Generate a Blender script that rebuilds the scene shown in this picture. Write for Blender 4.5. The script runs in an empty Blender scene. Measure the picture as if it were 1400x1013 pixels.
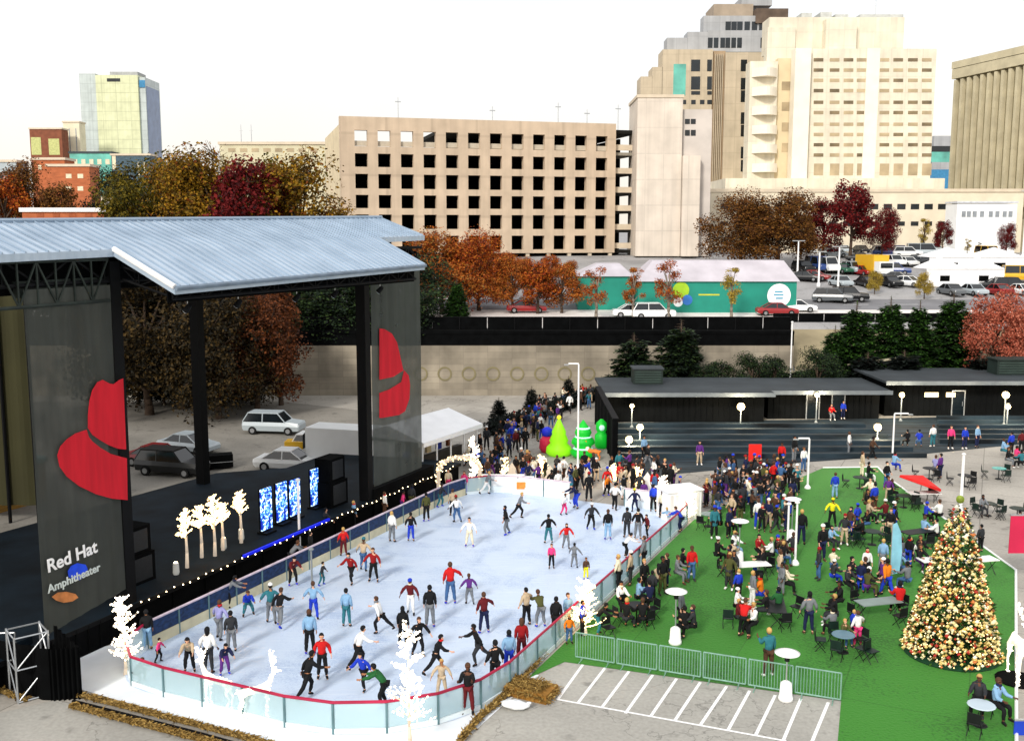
import bpy, math, random
from mathutils import Vector, Matrix, noise
R = math.radians
H = 16.3
TH = math.atan(191.5 / 1400)
CT, ST = math.cos(TH), math.sin(TH)
SC = bpy.context.scene
COL = SC.collection
rnd = random.Random(7)

# ---------- a pixel of the photograph -> a place in the world ----------
def ray(px, py):
    u = (px - 700) / 1400; v = (506.5 - py) / 1400
    return (u, CT + v * ST, -ST + v * CT)
def G(px, py, z=0.0):
    d = ray(px, py); t = (z - H) / d[2]
    return Vector((d[0] * t, d[1] * t, z))
def D(px, py, Y):
    d = ray(px, py); t = Y / d[1]
    return Vector((d[0] * t, Y, H + d[2] * t))
def PXY(x, y, z):
    dz = z - H; w = y * CT - dz * ST; up = y * ST + dz * CT
    return 700 + 1400 * x / w, 506.5 - 1400 * up / w
# rink frame: s runs along the rink away from the camera, p runs towards the stage
DX, DY = 0.4258, 0.9048
RINK_ROT = math.atan2(DY, DX)
def SP(s, p, z=0.0):
    return Vector((DX * s - DY * p, DY * s + DX * p, z))
def to_sp(v):
    return (DX * v.x + DY * v.y, -DY * v.x + DX * v.y)
def on_p(px, py, p):
    d = ray(px, py); k = -DY * d[0] + DX * d[1]; t = p / k
    s, _ = to_sp(Vector((d[0] * t, d[1] * t, 0)))
    return s, H + d[2] * t
# upper ground
def sstep(a, b, x):
    t = max(0, min(1, (x - a) / (b - a))); return t * t * (3 - 2 * t)
def terr(x, y):
    if y < 96: return 0.0
    if x < 28:
        if y < 101.3: return -0.3
    base = 6.4 if y < 108 else 6.4 + 0.5 * sstep(108, 118, y)
    if y > 118: base = 6.9 + (12.0 - 6.9) * min(1, (y - 118) / 57.0)
    if y > 175: base = 12.0
    if x >= 28:
        k = min(1, max(0, (y - 96) / 14.0)); slope = 6.4 * k
        return min(base, slope) if y < 110 else base
    return base
def GT(px, py):
    d = ray(px, py); t = 90.0
    while t < 600:
        z = H + d[2] * t
        if z <= terr(d[0] * t, d[1] * t): break
        t += 0.25
    return Vector((d[0] * t, d[1] * t, terr(d[0] * t, d[1] * t)))

# ---------- colour and material ----------
def lin(h):
    if not isinstance(h, str): return tuple(h) + (1,) if len(h) == 3 else tuple(h)
    h = h.lstrip('#'); o = []
    for i in (0, 2, 4):
        c = int(h[i:i + 2], 16) / 255
        o.append(c / 12.92 if c <= 0.04045 else ((c + 0.055) / 1.055) ** 2.4)
    return tuple(o) + (1,)
_M = {}
def new_mat(name):
    m = bpy.data.materials.new(name); m.use_nodes = True
    nt = m.node_tree; b = nt.nodes['Principled BSDF']
    return m, nt, b
def mat(name, col=None, rough=0.75, var=0.18, scale=1.5, bump=0.0, metal=0.0, emit=0.0, emitcol=None, alpha=1.0, spec=0.3, stretch=None, detail=5):
    if name in _M: return _M[name]
    m, nt, b = new_mat(name); N = nt.nodes; L = nt.links
    c = lin(col)
    tc = N.new('ShaderNodeTexCoord'); n = N.new('ShaderNodeTexNoise'); n.inputs['Scale'].default_value = scale; n.inputs['Detail'].default_value = detail
    if stretch:
        mp = N.new('ShaderNodeMapping'); mp.inputs['Scale'].default_value = stretch
        L.new(tc.outputs['Object'], mp.inputs[0]); L.new(mp.outputs[0], n.inputs['Vector'])
    else: L.new(tc.outputs['Object'], n.inputs['Vector'])
    cr = N.new('ShaderNodeValToRGB')
    cr.color_ramp.elements[0].position = 0.3; cr.color_ramp.elements[1].position = 0.7
    lo = [x * (1 - var) for x in c[:3]]; hi = [min(1, x * (1 + var)) for x in c[:3]]
    cr.color_ramp.elements[0].color = (*lo, 1); cr.color_ramp.elements[1].color = (*hi, 1)
    L.new(n.outputs['Fac'], cr.inputs[0]); L.new(cr.outputs[0], b.inputs['Base Color'])
    b.inputs['Roughness'].default_value = rough; b.inputs['Metallic'].default_value = metal
    b.inputs['Specular IOR Level'].default_value = spec
    if bump:
        bp = N.new('ShaderNodeBump'); bp.inputs['Strength'].default_value = bump; bp.inputs['Distance'].default_value = 0.05
        L.new(n.outputs['Fac'], bp.inputs['Height']); L.new(bp.outputs[0], b.inputs['Normal'])
    if emit:
        b.inputs['Emission Color'].default_value = lin(emitcol or col); b.inputs['Emission Strength'].default_value = emit
    if alpha < 1: b.inputs['Alpha'].default_value = alpha
    _M[name] = m
    return m
def panel_mat(name, col, pw, ph, joint=0.75, rough=0.8, var=0.08, vertical=True):
    """cladding in panels with thin darker joints, laid over x/z (or x/y)"""
    if name in _M: return _M[name]
    m, nt, b = new_mat(name); N = nt.nodes; L = nt.links; c = lin(col)
    tc = N.new('ShaderNodeTexCoord'); sp = N.new('ShaderNodeSeparateXYZ'); L.new(tc.outputs['Object'], sp.inputs[0])
    ad = N.new('ShaderNodeMath'); ad.operation = 'ADD'; L.new(sp.outputs[0], ad.inputs[0]); L.new(sp.outputs[1], ad.inputs[1])
    cb = N.new('ShaderNodeCombineXYZ')
    if vertical: L.new(ad.outputs[0], cb.inputs[0]); L.new(sp.outputs[2], cb.inputs[1])
    else: L.new(sp.outputs[0], cb.inputs[0]); L.new(sp.outputs[1], cb.inputs[1])
    br = N.new('ShaderNodeTexBrick'); br.offset = 0.0; br.inputs['Scale'].default_value = 1
    br.inputs['Brick Width'].default_value = pw; br.inputs['Row Height'].default_value = ph
    br.inputs['Mortar Size'].default_value = 0.04 * min(pw, ph) if min(pw, ph) > 1 else 0.03; br.inputs['Mortar Smooth'].default_value = 0.5
    br.inputs['Color1'].default_value = c; br.inputs['Color2'].default_value = (*[x * (1 - var) for x in c[:3]], 1)
    br.inputs['Mortar'].default_value = (*[x * joint for x in c[:3]], 1)
    L.new(cb.outputs[0], br.inputs['Vector'])
    n = N.new('ShaderNodeTexNoise'); n.inputs['Scale'].default_value = 0.35; n.inputs['Detail'].default_value = 7; L.new(tc.outputs['Object'], n.inputs['Vector'])
    mr = N.new('ShaderNodeMapRange'); mr.inputs[1].default_value = 0.3; mr.inputs[2].default_value = 0.7; mr.inputs[3].default_value = 1 - var * 1.5; mr.inputs[4].default_value = 1 + var
    L.new(n.outputs['Fac'], mr.inputs[0])
    sm = N.new('ShaderNodeMapping'); sm.inputs['Scale'].default_value = (1.1, 1.1, .06); L.new(tc.outputs['Object'], sm.inputs[0])
    sn = N.new('ShaderNodeTexNoise'); sn.inputs['Scale'].default_value = 1.0; sn.inputs['Detail'].default_value = 6; L.new(sm.outputs[0], sn.inputs['Vector'])
    m2 = N.new('ShaderNodeMapRange'); m2.inputs[1].default_value = .35; m2.inputs[2].default_value = .75; m2.inputs[3].default_value = 1.03; m2.inputs[4].default_value = .86; L.new(sn.outputs['Fac'], m2.inputs[0])
    mm = N.new('ShaderNodeMath'); mm.operation = 'MULTIPLY'; L.new(mr.outputs[0], mm.inputs[0]); L.new(m2.outputs[0], mm.inputs[1])
    mx = N.new('ShaderNodeMix'); mx.data_type = 'RGBA'; mx.blend_type = 'MULTIPLY'; mx.inputs[0].default_value = 1
    L.new(br.outputs['Color'], mx.inputs[6]); L.new(mm.outputs[0], mx.inputs[7]); L.new(mx.outputs[2], b.inputs['Base Color'])
    b.inputs['Roughness'].default_value = rough; b.inputs['Specular IOR Level'].default_value = 0.25
    _M[name] = m
    return m
def island_mat(name, cols, rough=0.7, constant=False, emit=0.0, spec=0.2, trans=0.0):
    """each leaf, bauble or bulb takes its own tint out of the ramp"""
    if name in _M: return _M[name]
    m, nt, b = new_mat(name); N = nt.nodes; L = nt.links
    g = N.new('ShaderNodeNewGeometry'); cr = N.new('ShaderNodeValToRGB'); e = cr.color_ramp.elements
    cr.color_ramp.interpolation = 'CONSTANT' if constant else 'LINEAR'
    k = len(cols)
    for i, c in enumerate(cols):
        pos = i / k if constant else i / (k - 1)
        if i < 2: e[i].position = pos; e[i].color = lin(c)
        else: e.new(pos).color = lin(c)
    L.new(g.outputs['Random Per Island'], cr.inputs[0]); L.new(cr.outputs[0], b.inputs['Base Color'])
    b.inputs['Roughness'].default_value = rough; b.inputs['Specular IOR Level'].default_value = spec
    if emit:
        L.new(cr.outputs[0], b.inputs['Emission Color']); b.inputs['Emission Strength'].default_value = emit
    if trans:
        out = N['Material Output']; t = N.new('ShaderNodeBsdfTranslucent'); L.new(cr.outputs[0], t.inputs[0])
        ms = N.new('ShaderNodeMixShader'); ms.inputs[0].default_value = trans
        L.new(b.outputs[0], ms.inputs[1]); L.new(t.outputs[0], ms.inputs[2]); L.new(ms.outputs[0], out.inputs[0])
    _M[name] = m
    return m
def paving_mat(name, col, patch=.25, crack=.12, joint=None, rough=.9):
    m, nt, b = new_mat(name); N = nt.nodes; L = nt.links; c = lin(col)
    tc = N.new('ShaderNodeTexCoord')
    def nz(s, d, lo, hi, a=.3, z=.7, dist=0):
        n = N.new('ShaderNodeTexNoise'); n.inputs['Scale'].default_value = s; n.inputs['Detail'].default_value = d; n.inputs['Distortion'].default_value = dist; L.new(tc.outputs['Object'], n.inputs['Vector'])
        r = N.new('ShaderNodeMapRange'); r.inputs[1].default_value = a; r.inputs[2].default_value = z; r.inputs[3].default_value = lo; r.inputs[4].default_value = hi; L.new(n.outputs['Fac'], r.inputs[0]); return r.outputs[0]
    def mul(a, b_): k = N.new('ShaderNodeMath'); k.operation = 'MULTIPLY'; L.new(a, k.inputs[0]); L.new(b_, k.inputs[1]); return k.outputs[0]
    f = mul(nz(.12, 6, 1 - patch, 1 + patch * .6, dist=1.0), nz(7, 8, .88, 1.1)); f = mul(f, nz(.9, 3, 1.0, .62, .62, .72))
    v = N.new('ShaderNodeTexVoronoi'); v.feature = 'DISTANCE_TO_EDGE'; v.inputs['Scale'].default_value = crack
    nn = N.new('ShaderNodeTexNoise'); nn.inputs['Scale'].default_value = .8; nn.inputs['Detail'].default_value = 6; L.new(tc.outputs['Object'], nn.inputs['Vector'])
    mx0 = N.new('ShaderNodeMix'); mx0.data_type = 'VECTOR'; mx0.inputs[0].default_value = .12
    L.new(tc.outputs['Object'], mx0.inputs[4]); sc_ = N.new('ShaderNodeVectorMath'); sc_.operation = 'SCALE'; sc_.inputs['Scale'].default_value = 20; L.new(nn.outputs['Color'], sc_.inputs[0]); L.new(sc_.outputs[0], mx0.inputs[5]); L.new(mx0.outputs[1], v.inputs['Vector'])
    cr = N.new('ShaderNodeMapRange'); cr.inputs[1].default_value = 0; cr.inputs[2].default_value = .006; cr.inputs[3].default_value = .6; cr.inputs[4].default_value = 1; L.new(v.outputs['Distance'], cr.inputs[0]); f = mul(f, cr.outputs[0])
    if joint:
        mp = N.new('ShaderNodeMapping'); mp.inputs['Rotation'].default_value = (0, 0, -RINK_ROT); L.new(tc.outputs['Object'], mp.inputs[0])
        br = N.new('ShaderNodeTexBrick'); br.offset = 0; br.inputs['Scale'].default_value = 1; br.inputs['Brick Width'].default_value = joint; br.inputs['Row Height'].default_value = joint; br.inputs['Mortar Size'].default_value = .03; br.inputs['Color1'].default_value = (1, 1, 1, 1); br.inputs['Color2'].default_value = (.9, .9, .9, 1); br.inputs['Mortar'].default_value = (.6, .6, .6, 1); L.new(mp.outputs[0], br.inputs['Vector']); f = mul(f, br.outputs['Color'])
    vm_ = N.new('ShaderNodeVectorMath'); vm_.operation = 'SCALE'; vm_.inputs[0].default_value = c[:3]; L.new(f, vm_.inputs['Scale']); L.new(vm_.outputs[0], b.inputs['Base Color']); b.inputs['Roughness'].default_value = rough; b.inputs['Specular IOR Level'].default_value = .25
    _M[name] = m; return m
def glass_sheet(name, col, alpha, rough=0.2):
    if name in _M: return _M[name]
    m, nt, b = new_mat(name)
    b.inputs['Base Color'].default_value = lin(col); b.inputs['Roughness'].default_value = rough; b.inputs['Alpha'].default_value = alpha
    _M[name] = m
    return m

# ---------- mesh collecting ----------
class MB:
    def __init__(s, M=None): s.v = []; s.f = []; s.mi = []; s.M = M; s.m = 0
    def add(s, vs, fs):
        o = len(s.v)
        for v in vs:
            s.v.append(tuple(s.M @ Vector(v)) if s.M is not None else tuple(v))
        for f in fs: s.f.append(tuple(o + i for i in f)); s.mi.append(s.m)
    def bx(s, x0, x1, y0, y1, z0, z1):
        s.add([(x0, y0, z0), (x1, y0, z0), (x1, y1, z0), (x0, y1, z0), (x0, y0, z1), (x1, y0, z1), (x1, y1, z1), (x0, y1, z1)],
              [(0, 3, 2, 1), (4, 5, 6, 7), (0, 1, 5, 4), (1, 2, 6, 5), (2, 3, 7, 6), (3, 0, 4, 7)])
    def c(s, x, y, z, sx, sy, sz): s.bx(x - sx / 2, x + sx / 2, y - sy / 2, y + sy / 2, z - sz / 2, z + sz / 2)
    def quad(s, a, b, c, d): s.add([a, b, c, d], [(0, 1, 2, 3)])
    def tube(s, p0, p1, r0, r1=None, n=8, cap=True):
        r1 = r0 if r1 is None else r1
        p0 = Vector(p0); p1 = Vector(p1); d = (p1 - p0)
        if d.length < 1e-6: return
        d.normalize(); a = d.orthogonal().normalized(); b = d.cross(a)
        vs = []
        for p, r in ((p0, r0), (p1, r1)):
            for i in range(n):
                t = 2 * math.pi * i / n; vs.append(p + a * (r * math.cos(t)) + b * (r * math.sin(t)))
        fs = [(i, (i + 1) % n, n + (i + 1) % n, n + i) for i in range(n)]
        if cap: fs += [tuple(range(n - 1, -1, -1)), tuple(range(n, 2 * n))]
        s.add(vs, fs)
    def path(s, pts, r, n=6):
        for i in range(len(pts) - 1): s.tube(pts[i], pts[i + 1], r if not isinstance(r, (list, tuple)) else r[i], r if not isinstance(r, (list, tuple)) else r[i + 1], n)
    def lathe(s, prof, n=16, c=(0, 0, 0)):
        vs = []; k = len(prof)
        for (r, z) in prof:
            for i in range(n):
                t = 2 * math.pi * i / n; vs.append((c[0] + r * math.cos(t), c[1] + r * math.sin(t), c[2] + z))
        fs = []
        for j in range(k - 1):
            for i in range(n): fs.append((j * n + i, j * n + (i + 1) % n, (j + 1) * n + (i + 1) % n, (j + 1) * n + i))
        fs.append(tuple(range(n - 1, -1, -1))); fs.append(tuple(range((k - 1) * n, k * n)))
        s.add(vs, fs)
    def ball(s, c, r, n=6, sz=1.0):
        k = max(3, n // 2 + 1); prof = [(max(0.001, r * math.sin(math.pi * i / k)), -r * sz * math.cos(math.pi * i / k)) for i in range(k + 1)]
        s.lathe(prof, n, c)
    def octa(s, c, r):
        x, y, z = c
        s.add([(x + r, y, z), (x - r, y, z), (x, y + r, z), (x, y - r, z), (x, y, z + r), (x, y, z - r)],
              [(0, 2, 4), (2, 1, 4), (1, 3, 4), (3, 0, 4), (2, 0, 5), (1, 2, 5), (3, 1, 5), (0, 3, 5)])
    def prism(s, poly, z0, z1):
        n = len(poly)
        s.add([(x, y, z0) for x, y in poly] + [(x, y, z1) for x, y in poly],
              [tuple(range(n - 1, -1, -1)), tuple(range(n, 2 * n))] + [(i, (i + 1) % n, n + (i + 1) % n, n + i) for i in range(n)])
    def side(s, poly, y0, y1):
        """poly in x,z extruded along y"""
        n = len(poly)
        s.add([(x, y0, z) for x, z in poly] + [(x, y1, z) for x, z in poly],
              [tuple(range(n)), tuple(range(2 * n - 1, n - 1, -1))] + [((i + 1) % n, i, n + i, n + (i + 1) % n) for i in range(n)])
    def wall(s, W, z0, z1, cols, rows, t=0.4, y=0.0, skip=None):
        """upright wall along x with real openings"""
        xs = sorted({0.0, W, *[a for c in cols for a in c]}); zs = sorted({z0, z1, *[a for r in rows for a in r]})
        cs = {tuple(c) for c in cols}; rs = {tuple(r) for r in rows}
        for i in range(len(xs) - 1):
            for j in range(len(zs) - 1):
                a, b, c, d = xs[i], xs[i + 1], zs[j], zs[j + 1]
                if (a, b) in cs and (c, d) in rs and not (skip and skip(a, c)):
                    s.quad((a, y, c), (a, y + t, c), (a, y + t, d), (a, y, d)); s.quad((b, y, c), (b, y, d), (b, y + t, d), (b, y + t, c))
                    s.quad((a, y, c), (b, y, c), (b, y + t, c), (a, y + t, c)); s.quad((a, y, d), (a, y + t, d), (b, y + t, d), (b, y, d))
                else:
                    s.quad((a, y, c), (b, y, c), (b, y, d), (a, y, d)); s.quad((a, y + t, c), (a, y + t, d), (b, y + t, d), (b, y + t, c))
        s.quad((0, y, z1), (W, y, z1), (W, y + t, z1), (0, y + t, z1))
        s.quad((0, y, z0), (0, y, z1), (0, y + t, z1), (0, y + t, z0)); s.quad((W, y, z0), (W, y + t, z0), (W, y + t, z1), (W, y, z1))
    def mesh(s, name, mats=(), smooth=False):
        me = bpy.data.meshes.new(name); me.from_pydata(s.v, [], s.f)
        for m in mats: me.materials.append(m)
        if len(mats) > 1: me.polygons.foreach_set('material_index', s.mi)
        if smooth: me.polygons.foreach_set('use_smooth', [True] * len(me.polygons))
        me.update(); return me
    def build(s, name, mats, parent=None, smooth=False, loc=None, rz=0):
        if not isinstance(mats, (list, tuple)): mats = [mats]
        o = bpy.data.objects.new(name, s.mesh(name, mats, smooth)); COL.objects.link(o)
        if parent: o.parent = parent
        if loc is not None: o.location = loc
        o.rotation_euler.z = rz
        return o
_groups = {}
def tag(o, label=None, cat=None, group=None, kind=None):
    if label: o['label'] = label
    if cat: o['category'] = cat
    if group: o['group'] = group
    if kind: o['kind'] = kind
    return o
def thing(name, loc, rz, label, cat, group=None, scale=1.0):
    o = bpy.data.objects.new(name, None); COL.objects.link(o); o.empty_display_size = 0.3
    o.location = loc; o.rotation_euler = (0, 0, rz); o.scale = (scale,) * 3 if not isinstance(scale, tuple) else scale
    return tag(o, label, cat, group)
def inst(name, me, parent, mats=None, loc=(0, 0, 0), rot=None, scale=None):
    o = bpy.data.objects.new(name, me); COL.objects.link(o)
    if parent: o.parent = parent
    o.location = loc
    if rot is not None: o.rotation_euler = rot
    if scale is not None: o.scale = scale
    if mats:
        if not isinstance(mats, (list, tuple)): mats = [mats]
        for i, m in enumerate(mats): o.material_slots[i].link = 'OBJECT'; o.material_slots[i].material = m
    return o
def struct(mb, name, mats, **k): return tag(mb.build(name, mats, **k), kind='structure')
def text_mesh(txt, size, depth=0.01):
    c = bpy.data.curves.new('lettering', 'FONT'); c.body = txt; c.size = size; c.extrude = depth; c.offset = size * 0.02
    o = bpy.data.objects.new('lettering', c); COL.objects.link(o)
    me = bpy.data.meshes.new_from_object(o.evaluated_get(bpy.context.evaluated_depsgraph_get()))
    bpy.data.objects.remove(o); return me
def upright(p, xdir):
    """matrix for flat shapes drawn in x/y: x along xdir, y up"""
    x = Vector((xdir[0], xdir[1], 0)).normalized(); z = Vector((x.y, -x.x, 0))
    return Matrix(((x.x, 0, z.x, p[0]), (x.y, 0, z.y, p[1]), (0, 1, 0, p[2]), (0, 0, 0, 1)))

# ---------- camera, light, sky ----------
cam = bpy.data.objects.new('camera', bpy.data.cameras.new('camera')); COL.objects.link(cam)
cam.location = (0, 0, H); cam.rotation_euler = (math.pi / 2 - TH, 0, 0)
cam.data.sensor_width = 36; cam.data.lens = 36; cam.data.clip_end = 6000; SC.camera = cam
SUN_EL, SUN_AZ = 32, 205
w = bpy.data.worlds.new('World'); SC.world = w; w.use_nodes = True
wn = w.node_tree.nodes; wl = w.node_tree.links; bg = wn['Background']
sky = wn.new('ShaderNodeTexSky'); sky.sky_type = 'NISHITA'; sky.sun_disc = False
sky.sun_elevation = R(SUN_EL); sky.sun_rotation = R(SUN_AZ); sky.dust_density = 2.0; sky.air_density = 1.0
# high thin overcast: the cloud sheet whitens the clear sky, creamier near the horizon
tcw = wn.new('ShaderNodeTexCoord'); spw = wn.new('ShaderNodeSeparateXYZ'); wl.new(tcw.outputs['Generated'], spw.inputs[0])
crw = wn.new('ShaderNodeValToRGB'); e = crw.color_ramp.elements
e[0].position = 0.0; e[0].color = (1.0, 0.9, 0.78, 1); e[1].position = 0.2; e[1].color = (1.0, 0.99, 0.985, 1)
wl.new(spw.outputs[2], crw.inputs[0])
nsw = wn.new('ShaderNodeTexNoise'); nsw.inputs['Scale'].default_value = 2.2; nsw.inputs['Detail'].default_value = 5; wl.new(tcw.outputs['Generated'], nsw.inputs['Vector'])
mrw = wn.new('ShaderNodeMapRange'); mrw.inputs[1].default_value = 0.3; mrw.inputs[2].default_value = 0.7; mrw.inputs[3].default_value = 7.2; mrw.inputs[4].default_value = 8.4
wl.new(nsw.outputs['Fac'], mrw.inputs[0])
vm = wn.new('ShaderNodeVectorMath'); vm.operation = 'SCALE'; wl.new(crw.outputs[0], vm.inputs[0]); wl.new(mrw.outputs[0], vm.inputs['Scale'])
mxw = wn.new('ShaderNodeMix'); mxw.data_type = 'RGBA'; mxw.inputs[0].default_value = 0.82
wl.new(sky.outputs[0], mxw.inputs[6]); wl.new(vm.outputs[0], mxw.inputs[7]); wl.new(mxw.outputs[2], bg.inputs[0])
bg.inputs[1].default_value = 0.112
sl = bpy.data.lights.new('sun', 'SUN'); sl.energy = 2.2; sl.angle = R(10); sl.color = (1, 0.94, 0.86)
so = bpy.data.objects.new('sun', sl); COL.objects.link(so)
az = R(SUN_AZ); dirv = Vector((math.sin(az) * math.cos(R(SUN_EL)), math.cos(az) * math.cos(R(SUN_EL)), math.sin(R(SUN_EL))))
so.rotation_euler = dirv.to_track_quat('Z', 'Y').to_euler(); so.location = (0, -20, 60)
SC.view_settings.view_transform = 'Standard'; SC.view_settings.look = 'None'; SC.view_settings.gamma = 1; SC.view_settings.exposure = 0.45
SC.cycles.max_bounces = 6; SC.cycles.transparent_max_bounces = 12; SC.cycles.use_denoising = True
# ================= SETTING =================
m_conc = paving_mat('pavement_concrete', '#aaa59c', .22, .1, 3.0)
m_conc2 = mat('front_concrete', '#a9a8a0', 0.9, 0.2, 0.5, 0.2, detail=12)
m_lot = paving_mat('lot_asphalt', '#a5a39c', .2, .22)
m_walk = mat('pale_sidewalk', '#dcd7d2', 0.9, 0.1, 0.5, 0.1)
m_road = paving_mat('street_asphalt', '#9b9a9a', .22, .08)
m_white = mat('white_paint', '#eeeeee', 0.6, 0.05, 3)
m_black = mat('black_fabric', '#08090a', 0.95, 0.4, 1.2, spec=.06)
m_blackm = mat('black_steel', '#090a0c', 0.65, 0.2, 3, spec=.12)
m_slate = mat('dark_teal_deck', '#111d26', 0.75, 0.55, 0.6, 0.1, detail=9, spec=.12)
m_alu = mat('aluminium', '#b9bdc0', 0.35, 0.1, 4, metal=0.7)
def turf():
    m, nt, b = new_mat('artificial_turf'); N = nt.nodes; L = nt.links; tc = N.new('ShaderNodeTexCoord')
    def nz(s, d=8):
        n = N.new('ShaderNodeTexNoise'); n.inputs['Scale'].default_value = s; n.inputs['Detail'].default_value = d; L.new(tc.outputs['Object'], n.inputs['Vector']); return n
    a, f = nz(.22, 4), nz(9, 6); ad = N.new('ShaderNodeMath'); ad.operation = 'ADD'; L.new(a.outputs['Fac'], ad.inputs[0]); L.new(f.outputs['Fac'], ad.inputs[1])
    cr = N.new('ShaderNodeValToRGB'); e = cr.color_ramp.elements; e[0].position = .72; e[0].color = lin('#14480d'); e[1].position = 1.28; e[1].color = lin('#2e721c'); L.new(ad.outputs[0], cr.inputs[0])
    mp = N.new('ShaderNodeMapping'); mp.inputs['Rotation'].default_value = (0, 0, -RINK_ROT); L.new(tc.outputs['Object'], mp.inputs[0])
    br = N.new('ShaderNodeTexBrick'); br.offset = .37; br.inputs['Scale'].default_value = 1; br.inputs['Brick Width'].default_value = 22; br.inputs['Row Height'].default_value = 4.1; br.inputs['Mortar Size'].default_value = .025; br.inputs['Color1'].default_value = (1, 1, 1, 1); br.inputs['Color2'].default_value = (.86, .9, .84, 1); br.inputs['Mortar'].default_value = (.62, .66, .6, 1); L.new(mp.outputs[0], br.inputs['Vector'])
    mx = N.new('ShaderNodeMix'); mx.data_type = 'RGBA'; mx.blend_type = 'MULTIPLY'; mx.inputs[0].default_value = 1; L.new(cr.outputs[0], mx.inputs[6]); L.new(br.outputs['Color'], mx.inputs[7]); L.new(mx.outputs[2], b.inputs['Base Color'])
    b.inputs['Roughness'].default_value = .85; b.inputs['Specular IOR Level'].default_value = .15; b.inputs['Sheen Weight'].default_value = .25; b.inputs['Sheen Roughness'].default_value = .5; b.inputs['Sheen Tint'].default_value = (.5, .9, .4, 1)
    bp = N.new('ShaderNodeBump'); bp.inputs['Strength'].default_value = .5; bp.inputs['Distance'].default_value = .04; L.new(f.outputs['Fac'], bp.inputs['Height']); L.new(bp.outputs[0], b.inputs['Normal']); _M['artificial_turf'] = m
    return m
m_turf0 = turf()
m_turf = mat('artificial_turf', '#37861f', 0.95, 0.22, 0.5, 0.3, detail=14, spec=0.1)
m_slope = mat('dry_slope', '#8d8268', 0.95, 0.35, 0.25, 0.4, detail=12)
m_ice = None
def make_ice():
    m, nt, b = new_mat('ice'); N = nt.nodes; L = nt.links
    tc = N.new('ShaderNodeTexCoord'); n = N.new('ShaderNodeTexNoise'); n.inputs['Scale'].default_value = 0.35; n.inputs['Detail'].default_value = 12; n.inputs['Distortion'].default_value = 1.2
    n2 = N.new('ShaderNodeTexNoise'); n2.inputs['Scale'].default_value = 6; n2.inputs['Detail'].default_value = 8; n2.inputs['Distortion'].default_value = 3
    L.new(tc.outputs['Object'], n.inputs['Vector']); L.new(tc.outputs['Object'], n2.inputs['Vector'])
    a = N.new('ShaderNodeMath'); a.operation = 'ADD'; L.new(n.outputs['Fac'], a.inputs[0]); L.new(n2.outputs['Fac'], a.inputs[1])
    cr = N.new('ShaderNodeValToRGB'); e = cr.color_ramp.elements
    e[0].position = 0.75; e[0].color = lin('#a2b8d8'); e[1].position = 1.25; e[1].color = lin('#c5d6ec')
    L.new(a.outputs[0], cr.inputs[0])
    ws = None; mix = cr.outputs[0]
    for ang, sc_ in ((.3, 1.1), (1.5, .8), (2.4, 1.4)):
        mp = N.new('ShaderNodeMapping'); mp.inputs['Rotation'].default_value = (0, 0, ang); mp.inputs['Scale'].default_value = (.35, 9 * sc_, 1); L.new(tc.outputs['Object'], mp.inputs[0])
        sn = N.new('ShaderNodeTexNoise'); sn.inputs['Scale'].default_value = 1.3; sn.inputs['Detail'].default_value = 5; sn.inputs['Distortion'].default_value = 1.5; L.new(mp.outputs[0], sn.inputs['Vector'])
        c2 = N.new('ShaderNodeValToRGB'); c2.color_ramp.elements[0].position = .6; c2.color_ramp.elements[0].color = (0, 0, 0, 1); c2.color_ramp.elements[1].position = .68; c2.color_ramp.elements[1].color = (.55, .55, .55, 1); L.new(sn.outputs['Fac'], c2.inputs[0])
        mx = N.new('ShaderNodeMix'); mx.data_type = 'RGBA'; L.new(c2.outputs[0], mx.inputs[0]); L.new(mix, mx.inputs[6]); mx.inputs[7].default_value = lin('#d9e5f3'); mix = mx.outputs[2]
    L.new(mix, b.inputs['Base Color'])
    mr = N.new('ShaderNodeMapRange'); mr.inputs[3].default_value = 0.3; mr.inputs[4].default_value = 0.6; L.new(n2.outputs['Fac'], mr.inputs[0]); L.new(mr.outputs[0], b.inputs['Roughness'])
    bp = N.new('ShaderNodeBump'); bp.inputs['Strength'].default_value = 0.08; bp.inputs['Distance'].default_value = 0.02; L.new(n2.outputs['Fac'], bp.inputs['Height']); L.new(bp.outputs[0], b.inputs['Normal'])
    return m
m_ice = make_ice()

g = MB(); g.add([(-3000, -60, 0), (3000, -60, 0), (3000, 101.4, 0), (-3000, 101.4, 0)], [(0, 1, 2, 3)])
struct(g, 'ground', m_conc)
# upper town ground, one sheet to the horizon
def sheet(xs, ys, dz=0.0):
    g = MB()
    for y in ys:
        for x in xs: g.v.append((x, y, terr(x, y) + dz))
    n = len(xs)
    for j in range(len(ys) - 1):
        for i in range(n - 1):
            g.f.append((j * n + i, j * n + i + 1, (j + 1) * n + i + 1, (j + 1) * n + i)); g.mi.append(0)
    return g
ys = [101.3, 101.5, 104, 108, 111, 114, 118, 130, 145, 160, 175, 300, 900, 4000]
struct(sheet([-3000, -300, -100, -50, -20, 0, 15, 27.99], ys), 'terrain', m_road)
ys2 = [96.0, 98, 101.3, 104, 107, 110, 114, 118, 130, 145, 160, 175, 300, 900, 4000]
struct(sheet([28, 40, 60, 100, 300, 3000], ys2), 'terrain', m_road)
struct(sheet([28.3, 40, 60, 100, 200], [96.2, 98, 101.3, 104, 107, 109.8], 0.03), 'hillside', m_slope)
struct(sheet([-90, -40, 0, 27.9], [103.6, 108, 111, 114, 118, 119.5], 0.06), 'sidewalk', m_walk)
struct(sheet([28.0, 50, 130], [111, 114, 118, 119.5], 0.06), 'sidewalk', m_walk)
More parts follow.
